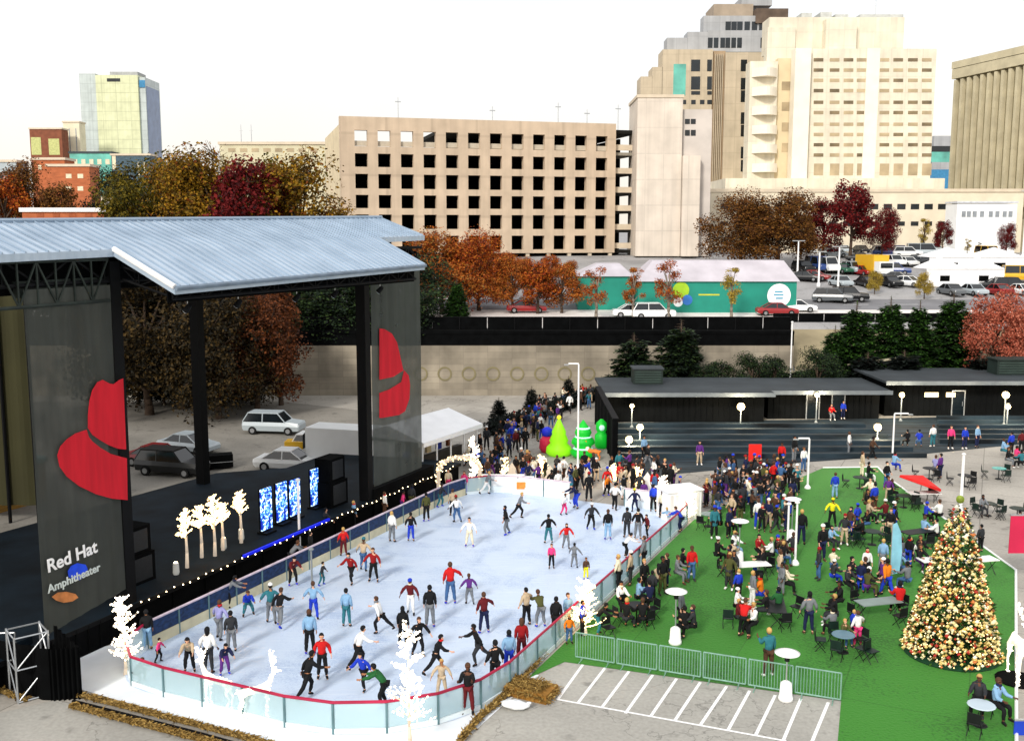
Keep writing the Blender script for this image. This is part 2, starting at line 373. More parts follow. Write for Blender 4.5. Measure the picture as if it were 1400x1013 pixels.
struct(sheet([-90, 0, 50, 130], [119.6, 121.5, 123.2, 125, 127.5], 0.03), 'road', mat('dark_road', '#77777a', 0.9, 0.15, 0.3))
k = MB()
for x in range(-80, 120, 6): k.add([(x, 123.4, terr(x, 123.4) + .05), (x + 3, 123.4, terr(x, 123.4) + .05), (x + 3, 123.55, terr(x, 123.55) + .05), (x, 123.55, terr(x, 123.55) + .05)], [(0, 1, 2, 3)])
struct(k, 'road_markings', m_white)

k = MB(); pts = [(-60, 58), (-30, 50), (-22, 62), (-14, 66), (-8, 72), (-10, 90), (-22, 97), (-60, 97)]
k.add([(x, y, 0.01) for x, y in pts], [tuple(range(len(pts)))]); struct(k, 'service_yard_ground', paving_mat('yard_asphalt', '#86827a', .3, .15))
# front concrete apron
k = MB(); k.prism([(-60, -20), (16, -20), (10.7, 31.0), (11.98, 34.97), (2.0, 37.4), (0, 34.2), (-2, 31.0), (-8.0, 30.9), (-16.4, 35.2), (-60, 50)], 0.0, 0.004)
k = MB(); pts = [(-60, 5), (-16.0, 34.0), (-7.6, 30.3), (-1.7, 30.3), (-0.9, 32.4), (2.2, 38.1), (12.2, 35.1), (10.72, 31.0), (6, 5)]
k.add([(x, y, 0.006) for x, y in pts], [tuple(range(len(pts)))]); struct(k, 'car_park', m_lot)
# white mat round the front of the rink
k = MB(); pts = [(-17.5, 37.6), (-15.6, 34.9), (-8.0, 31.0), (-6.5, 28.8), (-1.9, 28.8), (-1.5, 31.2), (-0.4, 33.4), (1, 36), (-5, 40), (-13, 41)]
k.add([(x, y, 0.012) for x, y in pts], [tuple(range(len(pts)))])
struct(k, 'rink_mat_floor', mat('white_matting', '#e6ecf2', 0.8, 0.06, 1.2))
# artificial turf
tp = [SP(26.6, 14.75), G(1150, 958), G(1143, 1040), Vector((15.2, 28.9, 0)), G(1389, 780), G(1212, 652), G(1200, 639), G(1125, 640), G(1060, 668), SP(57, 14.7)]
tp = [G(772, 905)] + tp[1:]
tp.append(SP(32.5, 14.7))
k = MB(); k.add([(v.x, v.y, 0.02) for v in tp], [tuple(range(len(tp)))])
struct(k, 'turf_lawn', m_turf)
k = MB()
for a, b in ((tp[3], tp[4]), (tp[4], tp[5]), (tp[5], tp[6]), (tp[6], tp[7])): k.tube((a.x, a.y, 0.03), (b.x, b.y, 0.03), 0.06, n=6)
struct(k, 'turf_kerb', m_white)
# painted bays
tops = [(195, 335), (255, 345), (320, 355), (385, 365), (450, 375), (515, 385), (587, 396), (650, 408), (720, 420), (790, 430), (865, 440)]
bots = [(125, 432), (180, 442), (245, 455), (310, 470), (380, 477), (445, 490), (515, 502), (590, 517), (665, 532), (740, 548), (815, 560)]
k = MB()
def strip(k, a, b, w, z):
    d = (b - a); d.z = 0; d.normalize(); n = Vector((-d.y, d.x, 0)) * w / 2
    k.add([(a - n).to_tuple()[:2] + (z,), (b - n).to_tuple()[:2] + (z,), (b + n).to_tuple()[:2] + (z,), (a + n).to_tuple()[:2] + (z,)], [(0, 1, 2, 3)])
for t, b in zip(tops, bots): strip(k, G(700 + t[0] / 2, 740 + t[1] / 2), G(700 + b[0] / 2, 740 + b[1] / 2), 0.11, 0.011)
strip(k, G(762, 956), G(1075, 1013), 0.1, 0.015)
struct(k, 'road_markings', m_white)
# dark stepped terrace before the box-office buildings
kp = [G(848, 655, 0), G(1000, 641, 0), G(1100, 632), G(1250, 622), G(1410, 606), Vector((62, 91, 0)), Vector((8, 86, 0))]
m_terr = mat('dark_slate_terrace', '#1f2c34', 0.9, 0.9, 0.9, 0.1, stretch=(0.25, 2.2, 1), detail=6)
k = MB(); k.add([(v[0], v[1], 0.012) for v in kp], [tuple(range(len(kp)))]); struct(k, 'terrace_ground', m_terr)
k = MB()
for i in range(6):
    y = 72.5 + i * 2.3; k.bx(7.9 + 0.0 * i, 30 - i * 0.5 + 0.4 * i, y, y + 0.45, 0.0, 0.32)
for i in range(6):
    y = 77.5 + i * 2.0; k.bx(33 + i * .8, 58, y, y + 0.45, 0.0, 0.32)
for j, (x0, x1, y) in enumerate([(7.9, 30, 0)]): pass
struct(k, 'terrace_steps', m_terr)

# beige retaining wall with faint cast rings
m_wall = panel_mat('beige_wall', '#999080', 2.4, .62, .72, .9, .22)
wroot = thing('retaining_wall', (0, 100.8, 0), 0, 'long beige retaining wall with cast rings behind the plaza', 'wall')
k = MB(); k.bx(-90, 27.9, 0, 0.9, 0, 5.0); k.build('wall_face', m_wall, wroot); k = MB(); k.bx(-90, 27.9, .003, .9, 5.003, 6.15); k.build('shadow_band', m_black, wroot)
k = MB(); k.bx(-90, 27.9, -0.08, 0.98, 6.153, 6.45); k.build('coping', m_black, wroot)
m_ring = mat('ring_cast', '#7d7558', 0.9, 0.1, 1)
for px in (575, 608, 641, 674, 707, 740, 772, 804):
    c = D(px, 511, 100.75); k = MB()
    for i in range(20):
        a, b = 2 * math.pi * i / 20, 2 * math.pi * (i + 1) / 20
        for r0, r1 in ((0.55, 0.72),):
            P = [(c.x + r0 * math.cos(a), -.06, c.z + r0 * math.sin(a)), (c.x + r1 * math.cos(a), -.06, c.z + r1 * math.sin(a)), (c.x + r1 * math.cos(b), -.06, c.z + r1 * math.sin(b)), (c.x + r0 * math.cos(b), -.06, c.z + r0 * math.sin(b))]
            k.quad(*P)
    k.build('ring', m_ring, wroot)
# ledges at wall's foot
k = MB()
for a, b in (((560, 498), (720, 492)), ((560, 530), (700, 522))): pass
struct(sheet([-90, -40, 0, 27.95], [101.32, 101.55, 103.55], 0.02), 'dark_strip_ground', mat('dark_strip', '#15140f', .95, .4, 1.5))  # near-black sheet over the strip along the wall top
# black fence and hedge line on top of the wall
fr = thing('street_fence', (0, 102.2, 6.4), 0, 'long black solid fence along the street above the beige wall', 'fence')
k = MB()
for i in range(42):
    x = -88 + i * 2.76; k.bx(x, x + 2.7, 0, .06, 0.02, 1.25)
k.build('fence_board', m_black, fr)
k = MB(); k.bx(-88, 27.8, -.06, .12, 1.26, 1.34); k.build('top_rail', m_blackm, fr)
for i in range(22):
    k = MB(); k.bx(-88 + i * 5.52 - .09, -88 + i * 5.52, -.12, -.02, 0, 1.3); k.build('fence_post', m_blackm, fr)
fr2 = thing('street_fence', (28.2, 110.3, 6.4), 0, 'black solid fence along the street behind the pine trees', 'fence')
k = MB()
for i in range(20): k.bx(i * 2.76, i * 2.76 + 2.7, 0, .06, 0.0, .95)
k.build('fence_board', m_black, fr2); k = MB(); k.bx(0, 55.2, -.06, .12, .96, 1.04); k.build('top_rail', m_blackm, fr2)
# low dark block wall stepping up the slope
for (x0, x1, y, z0, z1, lab) in ((24.5, 37.5, 98.6, 0, 3.4, 'low black block wall at the foot of the pine slope'),):
    t = thing('block_wall', (0, y, 0), 0, lab, 'wall'); k = MB(); k.side([(x0, 0), (x1, 0), (x1, 3.9), (x0, 2.2)], 0, .4); k.build('wall_face', m_black, t)
    k = MB(); k.side([(x0, 2.22), (x1, 3.92), (x1, 4.05), (x0, 2.35)], -.05, .45); k.build('coping', mat('coping', '#b5ac92'), t)

# ================= BUILDINGS =================
m_deckc = panel_mat('tan_precast', '#c8b49c', 7.4, 6.5, 0.85)
m_spand = mat('pale_spandrel', '#cdbfa9', 0.85, 0.1, 0.5)
m_cream = panel_mat('cream_panels', '#e0d8c4', 3.2, 3.2, 0.88)
m_pale = panel_mat('pale_stone', '#d8cdbf', 3.0, 4.2, 0.86)
m_dkglass = mat('dark_glass', '#121a1f', 0.15, 0.5, 0.3, spec=0.6)
m_tealg = mat('teal_glass', '#5fae9f', 0.15, 0.4, 0.2, spec=0.6)
m_dark = mat('shaded_interior', '#14130f', 0.9, 0.3, 1)  # near-black base colour paints in the shade inside the garage
# --- parking garage ---
A = D(468, 350, 165); B = D(840, 350, 177)
gx, gy = B.x - A.x, B.y - A.y; GW = math.hypot(gx, gy); GA = math.atan2(gy, gx)
ZB = 12.0
gt = thing('parking_garage', (A.x, A.y, ZB), GA, 'tan parking garage with six rows of square openings', 'parking garage')
cols = [(3.35 + i * 3.68 - 1.02, 3.35 + i * 3.68 + 1.02) for i in range(12)]
rows = [(17.5, 20.0), (14.3, 16.4), (10.9, 13.2), (7.8, 9.9), (4.5, 6.8), (1.1, 3.4)]
k = MB(); k.wall(GW, 0.5, 22.1, cols, rows, 1.1); k.build('facade', m_deckc, gt)
k = MB()
for z0, z1 in rows:
    pass
for a, b in cols:
    k = MB(); k.bx(a + .003, b - .003, 0.55, 0.8, 17.603, 18.4); k.build('guard_panel', mat('garage_panel', '#b8ae9c', 0.8, 0.1), gt)
for i, z in enumerate((17.45, 14.2, 10.8, 7.7, 4.4, 0.9)):
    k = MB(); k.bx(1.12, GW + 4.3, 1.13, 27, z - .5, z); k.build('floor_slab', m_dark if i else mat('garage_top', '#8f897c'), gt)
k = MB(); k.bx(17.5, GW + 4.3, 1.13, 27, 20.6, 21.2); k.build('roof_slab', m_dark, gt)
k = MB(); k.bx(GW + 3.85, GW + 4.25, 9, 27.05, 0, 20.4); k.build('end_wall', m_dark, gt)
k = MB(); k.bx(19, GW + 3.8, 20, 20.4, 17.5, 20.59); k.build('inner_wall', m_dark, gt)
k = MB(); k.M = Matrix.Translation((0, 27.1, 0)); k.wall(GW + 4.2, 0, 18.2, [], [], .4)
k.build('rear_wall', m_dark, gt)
k = MB(); k.bx(0.02, 1.1, 1.13, 27.05, 0.0, 20.9); k.build('side_wall', mat('garage_side', '#cfc0a0', 0.85, 0.12, .4), gt)
for z0, z1 in ((19.1, 20.6), (15.2, 17.2), (12.0, 13.9), (8.9, 10.8), (5.7, 7.6), (2.5, 4.4)):
    k = MB(); k.bx(GW + .02, GW + 4.2, 1.0, 1.25, z0 - 1.3, z0 - .35); k.build('spandrel', m_spand, gt)
for x in (GW / 2 + 5, GW / 2 - 8, 10, 33):
    k = MB()
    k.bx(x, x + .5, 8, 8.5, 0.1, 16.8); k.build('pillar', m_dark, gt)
k = MB()
for i in range(13): k.bx(1.5 + i * 3.68 - .3, 1.5 + i * 3.68 + .3, .2, .8, -0.1, .49)
k.build('ground_pier', m_spand, gt)
for i, x in enumerate((11.5, 28.3, 40.5, 46, 52)):
    k = MB(); k.tube((x, 14, 21.2), (x, 14, 27.0 - (i % 2)), .09, .06); k.bx(x - .5, x + .5, 13.9, 14.1, 26.2 - (i % 2), 26.35 - (i % 2)); k.build('roof_lamp_mast', m_alu, gt)
# --- pale stair tower beside the garage ---
def blk(root, name, px0, px1, py0, Y, depth, m, zb=12.0, py1=None, yoff=0):
    """block whose front face spans the given columns and roofline at distance Y"""
    a = D(px0, py0, Y); b = D(px1, py0, Y); z1 = a.z
    z0 = zb if py1 is None else D(px0, py1, Y).z
    k = MB(); k.bx(a.x - root.location.x, b.x - root.location.x, Y - root.location.y + yoff, Y - root.location.y + depth, z0 - root.location.z, z1 - root.location.z)
    return k.build(name, m, root)
def win(root, px0, px1, py0, py1, Y, m, name='window', out=0.05):
    a = D(px0, py0, Y); b = D(px1, py1, Y)
    k = MB(); k.bx(a.x, b.x, Y - out, Y + .1, b.z, a.z); k.v = [(x - root.location.x, y - root.location.y, z - root.location.z) for x, y, z in k.v]
    return k.build(name, m, root)
def frame(root, px0, px1, py0, py1, Y, m, t=.22, name='window_frame'):
    a = D(px0, py0, Y); b = D(px1, py1, Y); k = MB()
    x0, x1, z0, z1 = a.x, b.x, b.z, a.z; ya, yb = Y - .14, Y - .004
    k.bx(x0 - t, x1 + t, ya, yb, z1, z1 + t); k.bx(x0 - t, x1 + t, ya, yb, z0 - t, z0); k.bx(x0 - t, x0, ya, yb, z0, z1); k.bx(x1, x1 + t, ya, yb, z0, z1)
    k.v = [(x - root.location.x, y - root.location.y, z - root.location.z) for x, y, z in k.v]
    return k.build(name, m, root)
st = thing('stair_tower', (25, 172, 12), 0, 'tall pale stone stair tower at the end of the parking garage', 'tower')
blk(st, 'wall', 872, 934, 134, 172, 12, m_pale); blk(st, 'wall', 934.2, 974, 150, 173, 10, mat('grey_render', '#c4bcb4', 0.85, 0.1, .4))
blk(st, 'wall', 934.2, 958, 213, 171, 1.9, m_pale)
k = MB(); a = D(872, 134, 172); b = D(934, 134, 172); k.bx(a.x - 25.15, b.x - 24.85, -.15, 12.1, a.z - 12 + .01, a.z - 12 + .5); k.build('parapet', m_spand, st)
for y0, y1 in ((163, 170), (178, 186)):
    for x0 in (936, 944): win(st, x0 + .5, x0 + 7, y0, y1, 173, m_dkglass)
k = MB(); a = D(930, 212, 171)
# --- brown and grey stepped hotel tower behind ---
ht = thing('hotel_tower', (45, 236, 12), 0, 'tall tan and grey stepped tower behind the stair tower', 'tower')
m_tan = panel_mat('tan_cladding', '#c2b49c', 2.6, 3.6, 0.85); m_gry = panel_mat('grey_cladding', '#a9abad', 2.4, 3.4, 0.85)
for a, b, t in ((876, 892, 105), (892, 906, 92), (906, 975, 68), (975.2, 992, 70), (992.2, 1050, 72)):
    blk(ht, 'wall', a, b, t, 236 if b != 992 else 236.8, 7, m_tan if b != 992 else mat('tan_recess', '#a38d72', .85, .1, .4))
for a, b, t, t2 in ((912, 940, 52, 67.5), (940, 968, 44, 67.5), (968, 1052, 42, 67.5)): blk(ht, 'upper_wall', a, b, t, 239, 5, m_gry, py1=t2 + 4)
blk(ht, 'upper_wall', 962, 1056, 22, 241, 4, m_gry, py1=44); blk(ht, 'upper_wall', 976, 1030, 6, 243, 10, mat('roof_brown', '#9b8d7c', .8, .15, .5), py1=24)
blk(ht, 'roof_block', 1014, 1056, -4, 244, 8, m_gry, py1=8); blk(ht, 'roof_block', 1034, 1078, 12, 240.4, 7, mat('roof_dark', '#5d4f44', .8, .3, .5), py1=32)
for x0, x1 in ((945, 957), (967, 973)):
    for y0, y1 in ((82, 98), (105, 123), (125, 130)): win(ht, x0, x1, y0, y1, 236, m_dkglass)
win(ht, 921, 937, 88, 131, 236, m_tealg)
for y0 in (82, 107, 124, 154, 171, 201, 219): win(ht, 1013, 1021, y0, y0 + 16, 236, m_dkglass)
for x0 in (968, 976, 985, 992, 1000, 1008, 1040): win(ht, x0, x0 + 6, 52, 66, 239, m_dkglass)
for x0 in (992, 1000, 1008, 1018, 1028, 1038): win(ht, x0, x0 + 7, 30, 43, 241, m_dkglass)
for x0 in (932, 945, 957, 967): win(ht, x0, x0 + 6, 137, 143, 236, m_dkglass)
k = MB()
for i in range(5): k.bx(D(980 + i * 2.6, 0, 236).x - 45, D(981 + i * 2.6, 0, 236).x - 45, .2, .75, 2, D(980, 72, 236).z - 12.3)
k.build('rib', m_tan, ht)
# --- cream government tower ---
ct = thing('cream_tower', (80, 214, 12), 0, 'large cream office tower with small dark windows in rows', 'office building')
blk(ct, 'wall', 1110, 1281, 67, 214, 10, m_cream); blk(ct, 'pier', 1088, 1109.8, 66, 212.5, 3.2, mat('cream_pier', '#e9e2d2', .85, .06, .4))
blk(ct, 'upper_wall', 1052, 1237, 24, 219, 6, m_cream, py1=72); blk(ct, 'upper_wall', 1050, 1088, 38, 218.2, 3, m_cream, py1=100)
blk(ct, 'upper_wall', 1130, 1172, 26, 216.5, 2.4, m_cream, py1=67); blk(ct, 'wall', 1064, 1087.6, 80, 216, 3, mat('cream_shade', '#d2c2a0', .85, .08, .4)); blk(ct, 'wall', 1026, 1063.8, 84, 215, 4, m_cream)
blk(ct, 'ledge_wall', 992, 1292, 244, 209, 30, m_cream); blk(ct, 'middle_pier', 1186, 1204, 66, 213.7, .28, mat('cream_pier', '#e2d3b4'))
k = MB()
for px0, px1, t in ((1096, 1110, 18), (1122, 1137, 17), (1142, 1160, 20), (1176, 1235, 20)): 
    a = D(px0, t, 222); b = D(px1, 26, 222); k.bx(a.x - 80, b.x - 80, 8, 14, b.z - 12.2, a.z - 12)
k.build('roof_plant', mat('roof_plant', '#b4b7b4', .6, .2, 1), ct)
k = MB(); a = D(1199, 20, 222); k.tube((a.x - 80, 9, a.z - 12), (a.x - 80, 9, a.z - 12 + 6), .12); k.build('mast', m_alu, ct)
wx = (1119, 1141, 1160, 1178, 1209, 1228, 1248, 1267); wy = (82, 96, 110, 124, 140, 154, 170, 184, 198, 212)
m_w1 = mat('bronze_glass', '#75664c', .25, .5, .3, spec=.5); m_w2 = mat('tan_glass', '#ab9a7c', .3, .3, .3)
rr = random.Random(3)
for y in wy:
    for x in wx: win(ct, x - 6.5, x + 6.5, y - 2, y + 2.6, 214, m_w1 if rr.random() < .45 else m_w2)
for x in wx: win(ct, x - 6, x + 6, 224, 240, 214, m_w2)
for y in (118, 146, 174, 202):
    win(ct, 1069, 1083, y - 6, y + 6, 216, m_w2)
k = MB()
for i, y in enumerate((94, 120, 146, 172, 198, 224)):
    a = D(1028, y, 214.9); b = D(1062, y + 12, 214.9)
    n = 8; P = [(a.x + (b.x - a.x) * j / n, 214.9 - 2.2 * math.sin(math.pi * j / n)) for j in range(n + 1)]
    o = len(k.v); k.prism([(x - 80, y2 - 214) for x, y2 in P], b.z - 12, a.z - 12)
k.build('bay_balcony', mat('cream_pier', '#e2d3b4'), ct)
# podium
pt = thing('podium_building', (85, 200, 12), 0, 'long low cream building with one row of dark windows behind the red trees', 'building')
blk(pt, 'wall', 972, 1400, 263, 200, 8, mat('podium', '#dacfb8', .85, .1, .3)); 
k = MB(); a = D(970, 262, 200); b = D(1402, 262, 200); k.bx(a.x - 85, b.x - 85, -.25, .35, a.z - 12.0 - .1, a.z - 12 + .5); k.build('cornice', m_spand, pt)
for i in range(18):
    x = 985 + 18.6 * i
    win(pt, x, x + 11, 279, 286.5, 200, m_dkglass)
for i in range(18):
    x = 985 + 18.6 * i
    win(pt, x, x + 10, 303, 309, 200, m_dkglass)
# white building
wb = thing('white_building', (88, 188, 12), 0, 'small white building with one strip of grey windows', 'building')
blk(wb, 'wall', 1309, 1391, 279, 188, 5, mat('white_render', '#eef0f0', .7, .04, .5))
for x in (1315, 1322, 1330, 1340, 1352, 1361, 1371, 1379): win(wb, x, x + 5, 289, 297, 188, mat('grey_glass', '#8a9095', .3, .2))
k = MB(); a = D(1308, 278, 188); b = D(1392, 278, 188); k.bx(a.x - 88, b.x - 88, -.2, 5, a.z - 12 + .01, a.z - 12 + .35); k.build('roof', mat('pale_roof', '#c9ccd0'), wb)
# ribbed tower on the edge of the view
a0 = Vector((99.0, 235.0)); b0 = Vector((111.0, 190.0)); RW = (b0 - a0).length
rb = thing('ribbed_tower', (a0.x, a0.y, 12), math.atan2(b0.y - a0.y, b0.x - a0.x), 'olive tan office tower with tall vertical ribs', 'office building')
rt = D(1302, 95, 235).z - 12
k = MB(); k.bx(0, RW, 0, 30, 0, rt); k.build('wall', panel_mat('olive_stone', '#8a8268', 2.5, 3.5, .8), rb)
k = MB()
for i in range(22): x = .5 + i * 2.1; k.bx(x, x + .75, -.9, -.003, 9, rt - 2.5)
k.build('rib', mat('rib_stone', '#bdb498', .85, .15, .4), rb)
k = MB(); k.bx(-.3, RW + .3, -1.1, 30.3, rt + .01, rt + 1.5); k.bx(-.2, RW + .2, -1.0, -.05, rt - 2.2, rt - .1); k.build('parapet', mat('rib_stone', '#bdb498'), rb)
k = MB(); k.bx(14, RW, 6, 26, rt + 1.52, rt + 8); k.build('roof_block', mat('pale_plant', '#c5c8c0', .8, .1), rb)
k = MB(); k.bx(-2, RW, -3, -1.2, 0, 6.5); k.build('base_block', mat('rib_stone', '#bdb498'), rb)
bt = thing('glass_office', (150, 330, 12), 0, 'narrow distant teal glass office between the cream and ribbed towers', 'office building')
for i, (y0, y1, m) in enumerate(((186, 200, m_gry), (200, 208, m_dkglass), (208, 222, m_tealg), (222, 232, m_gry), (232, 262, mat('blue_glass', '#3d7fa8', .2, .2)))):
    blk(bt, 'storey', 1274 + (i == 0) * 3, 1300, y0, 330, 12, m, py1=y1 - .05)
# --- left skyline ---
gtw = thing('glass_tower', (-170, 450, 12), 0, 'tall pale green glass tower on the skyline behind the stage roof', 'office tower')
m_curt = panel_mat('reflection_tint_grid', '#d2d6b0', 6.0, 3.9, .72, rough=.25); m_curt2 = panel_mat('grey_glass_grid', '#bcc6c4', 5.0, 3.9, .8, rough=.3)  # yellowish grid colour stands in for reflections on the tower glass
blk(gtw, 'glazing', 108, 130, 101, 450, 20, m_curt2); blk(gtw, 'glazing', 130.1, 188, 103, 449, 21, m_curt); blk(gtw, 'glazing', 188.1, 198, 106, 450, 18, m_curt2)
blk(gtw, 'glazing', 198.1, 200, 118, 451, 16, mat('blue_side_glass', '#66799a', .25, .2, .3)); blk(gtw, 'crown_panel', 190, 198, 110, 449.6, .3, mat('blue_glass', '#3d7fa8'), py1=120)
blk(gtw, 'penthouse', 150, 188, 98.5, 456, 10, m_gry, py1=104); blk(gtw, 'logo_panel', 146, 164, 107.5, 448.9, .08, m_dkglass, py1=112)
def simple(nm, lab, Y, x0, x1, top, m, wins=(), wm=None, roof=None, zb=12, depth=6, cat='building'):
    c = D((x0 + x1) / 2, 300, Y); t = thing(nm, (c.x, Y, zb), 0, lab, cat)
    blk(t, 'wall', x0, x1, top, Y, depth, m, zb=zb)
    a = D(x0, top, Y); b = D(x1, top, Y); k = MB(); k.bx(a.x - c.x - .3, b.x - c.x + .3, -.3, depth + .3, a.z - zb + .01, a.z - zb + .6); k.build('roof', roof or m_spand, t)
    for (wx0, wx1, wy0, wy1) in wins: win(t, wx0, wx1, wy0, wy1, Y, wm or m_dkglass)
    return t
m_brick = mat('red_brick', '#a9603c', .85, .2, .6, stretch=(1, 1, 4)); m_brick2 = mat('brown_brick', '#7c4a35', .85, .2, .6)
m_lit = mat('pale_window', '#d8cdb0', .3, .2)
simple('brick_office', 'brown topped block with pale yellow windows beside the glass tower', 420, 40, 84, 177, m_brick2, [(42, 57, 188, 212), (66, 82, 190, 212)], mat('yellow_glass', '#b5b878', .3, .2))
simple('beige_office', 'beige office block squeezed against the glass tower', 430, 86, 108, 168, mat('beige_render', '#d9d2b8', .8, .1, .3), [(94, 97, 176, 208), (103, 106, 176, 208)], mat('grey_glass', '#8a9095'))
simple('teal_office', 'low teal glass office in front of the tall glass tower', 330, 95, 152, 210, m_tealg, [(100 + 11 * i, 106 + 11 * i, 218, 225) for i in range(5)], m_lit, mat('dark_roof', '#3a4548'))
simple('corner_office', 'dark glass office with a cream corner pier', 325, 152, 205, 213, mat('slate_block', '#3f5561', .5, .3), [(153, 159, 212, 232), (188, 191, 222, 240), (196, 199, 222, 240)], m_lit)
simple('brick_apartments', 'orange brick apartments with small pale windows among brown trees', 250, 64, 122, 228, m_brick, [(x, x + 8, y, y + 6) for x in (90, 106) for y in (238, 255)], m_lit)
simple('brick_apartments', 'orange brick block with flat roof set behind the apartments', 262, 46, 88, 219, m_brick, [(52 + 12 * i, 57 + 12 * i, 226, 232) for i in range(3)], m_lit)
simple('grey_warehouse', 'grey blue flat warehouse at the edge of the skyline', 260, -40, 22, 222, mat('grey_blue', '#a8b2b5', .8, .1, .4), [(-30 + 14 * i, -24 + 14 * i, 236, 244) for i in range(4)], m_dkglass)
simple('brick_depot', 'long low brick depot with a white roof edge behind the stage roof', 150, 30, 218, 290, m_brick, [(50 + 22 * i, 60 + 22 * i, 292, 297) for i in range(7)], mat('brick_panel', '#96502f', .8, .2), mat('white_roof', '#e6e6e6', .6, .05), zb=8)
k = simple('roof_vent', 'white flat topped plant room on the brick depot', 158, 142, 184, 275, mat('offwhite', '#ddd9d0', .7, .1), zb=18.3, depth=5)
simple('hall_building', 'beige flat roofed hall rising behind the orange trees', 230, 300, 455, 198, mat('beige_hall', '#c9c2a4', .85, .12, .3), [(312 + 16 * i, 322 + 16 * i, 203, 208) for i in range(8)], mat('tan_glass', '#ab9a7c'))
for px in (330, 344):
    c = D(px, 196, 232); t = thing('aerial_mast', c, 0, 'thin aerial mast on the beige hall roof, ' + ('the outer one' if px == 330 else 'the inner one'), 'mast', 'masts on the hall roof')
    k = MB(); k.tube((0, 0, 0), (0, 0, 4), .1, .05); k.bx(-.4, .4, -.04, .04, 2.6, 2.7); k.build('mast_pole', m_alu, t)
# --- teal street building ---
tb0 = D(876, 426, 118); tb1 = D(1086, 426, 118)
m_teal = mat('teal_cladding', '#1f8573', .6, .12, .5); m_rg = mat('grey_white_roof', '#b9b4bb', .5, .15, .4)
def teal(nm, lab, px0, px1, Y, py_b, py_e, py_r, hip):
    a = D(px0, py_b, Y); b = D(px1, py_b, Y); ze = D(px0, py_e, Y).z; zr = D(px0, py_r, Y + 4).z; zb = terr(a.x, Y); W_ = b.x - a.x
    t = thing(nm, (a.x, Y, zb), 0, lab, 'building')
    k = MB(); k.bx(0, W_, 0, 8, 0, ze - zb); k.build('wall', m_teal, t)
    k = MB(); h0 = ze - zb + .01; h1 = zr - zb; i = hip
    k.add([(-.3, -.3, h0), (W_ + .3, -.3, h0), (W_ + .3, 8.3, h0), (-.3, 8.3, h0), (i, 3, h1), (W_ - i * .4, 3, h1), (W_ - i * .4, 6, h1), (i, 6, h1)],
          [(0, 1, 5, 4), (1, 2, 6, 5), (2, 3, 7, 6), (3, 0, 4, 7), (4, 5, 6, 7), (0, 3, 2, 1)])
    k.build('roof', m_rg, t)
    return t, a, W_, ze - zb
t1, a1, W1, h1 = teal('teal_market_hall', 'long teal hall with a pale roof and round white emblem by the street', 872, 1088, 117.5, 427, 385, 356, 2.0)
t2, a2, W2, h2 = teal('teal_market_hall', 'shorter teal hall with a grey roof next to the parking garage', 790, 862, 119.5, 420, 378, 360, 2.5)
def disc(k, cx, cz, r, y, n=20, z0=0, z1=2 * math.pi):
    vs = [(cx, y, cz)] + [(cx + r * math.cos(z0 + (z1 - z0) * i / n), y, cz + r * math.sin(z0 + (z1 - z0) * i / n)) for i in range(n + 1)]
    k.add(vs, [(0, i, i + 1) for i in range(1, n + 1)])
def lx(px, py, Y=117.5): v = D(px, py, Y); return v.x - a1.x, v.z - t1.location.z
k = MB(); x, z = lx(1065, 404); disc(k, x, z, 1.35, -.03, 24); k.build('round_emblem', mat('emblem_white', '#f2f6f8', .6, .03), t1)
k = MB(); k.m = 0
for dx, dz, l in ((-.5, .35, .9), (-.6, 0, 1.1), (-.35, -.4, .8)): k.bx(x + dx, x + dx + l, -.05, -.04, z + dz, z + dz + .16)
k.build('emblem_mark', mat('emblem_blue', '#4a9ab8', .6, .03), t1)
x, z = lx(931, 397); k = MB(); disc(k, x, z, .95, -.03, 18); k.build('green_emblem', mat('emblem_green', '#9cc42c', .6, .1), t1)
k = MB(); disc(k, x + .75, z - 1.1, .6, -.035, 14); k.build('blue_emblem', mat('emblem_bright_blue', '#3a78c8', .6, .1), t1)
k = MB(); disc(k, x - .3, z - 1.35, .55, -.032, 14); k.build('white_emblem', mat('emblem_white'), t1)
k = MB(); x, z = lx(955, 404); k.bx(x, x + 2.4, -.03, -.02, z, z + .16); k.build('yellow_stripe', mat('yellow_stripe', '#c3c33a'), t1)
# marquee tents on the far lot
def marquee(lab, px0, px1, py_b, wdt, hgt):
    a = GT(px0, py_b); b = GT(px1, py_b); W_ = (b - a).length; t = thing('white_marquee', a, math.atan2(b.y - a.y, b.x - a.x), lab, 'tent', 'white marquees on the far lot')
    mw = mat('marquee_white', '#f3f3f3', .7, .03, 1)
    k = MB(); k.side([(0, 0), (W_, 0), (W_, hgt), (0, hgt)], 0, .05); k.build('side_wall', mw, t)
    k = MB(); n = max(2, int(W_ / 5)); w1 = W_ / n
    for i in range(n):
        x = i * w1; k.add([(x, -.2, hgt), (x + w1, -.2, hgt), (x + w1, wdt, hgt), (x, wdt, hgt), (x + w1 / 2, wdt / 2, hgt * 1.65)], [(0, 1, 4), (1, 2, 4), (2, 3, 4), (3, 0, 4)])
    k.build('canopy', mw, t); k = MB()
    for i in range(n): k.bx(i * w1 + w1 * .35, i * w1 + w1 * .6, -.03, -.01, hgt * .3, hgt * .62)
    k.build('opening', m_black, t)
marquee('long white marquee tent on the far lot beside the yellow tree', 1266, 1372, 392, 5, 2.4)
marquee('white marquee tent behind the long one at the far lot edge', 1270, 1400, 372, 5, 2.2)
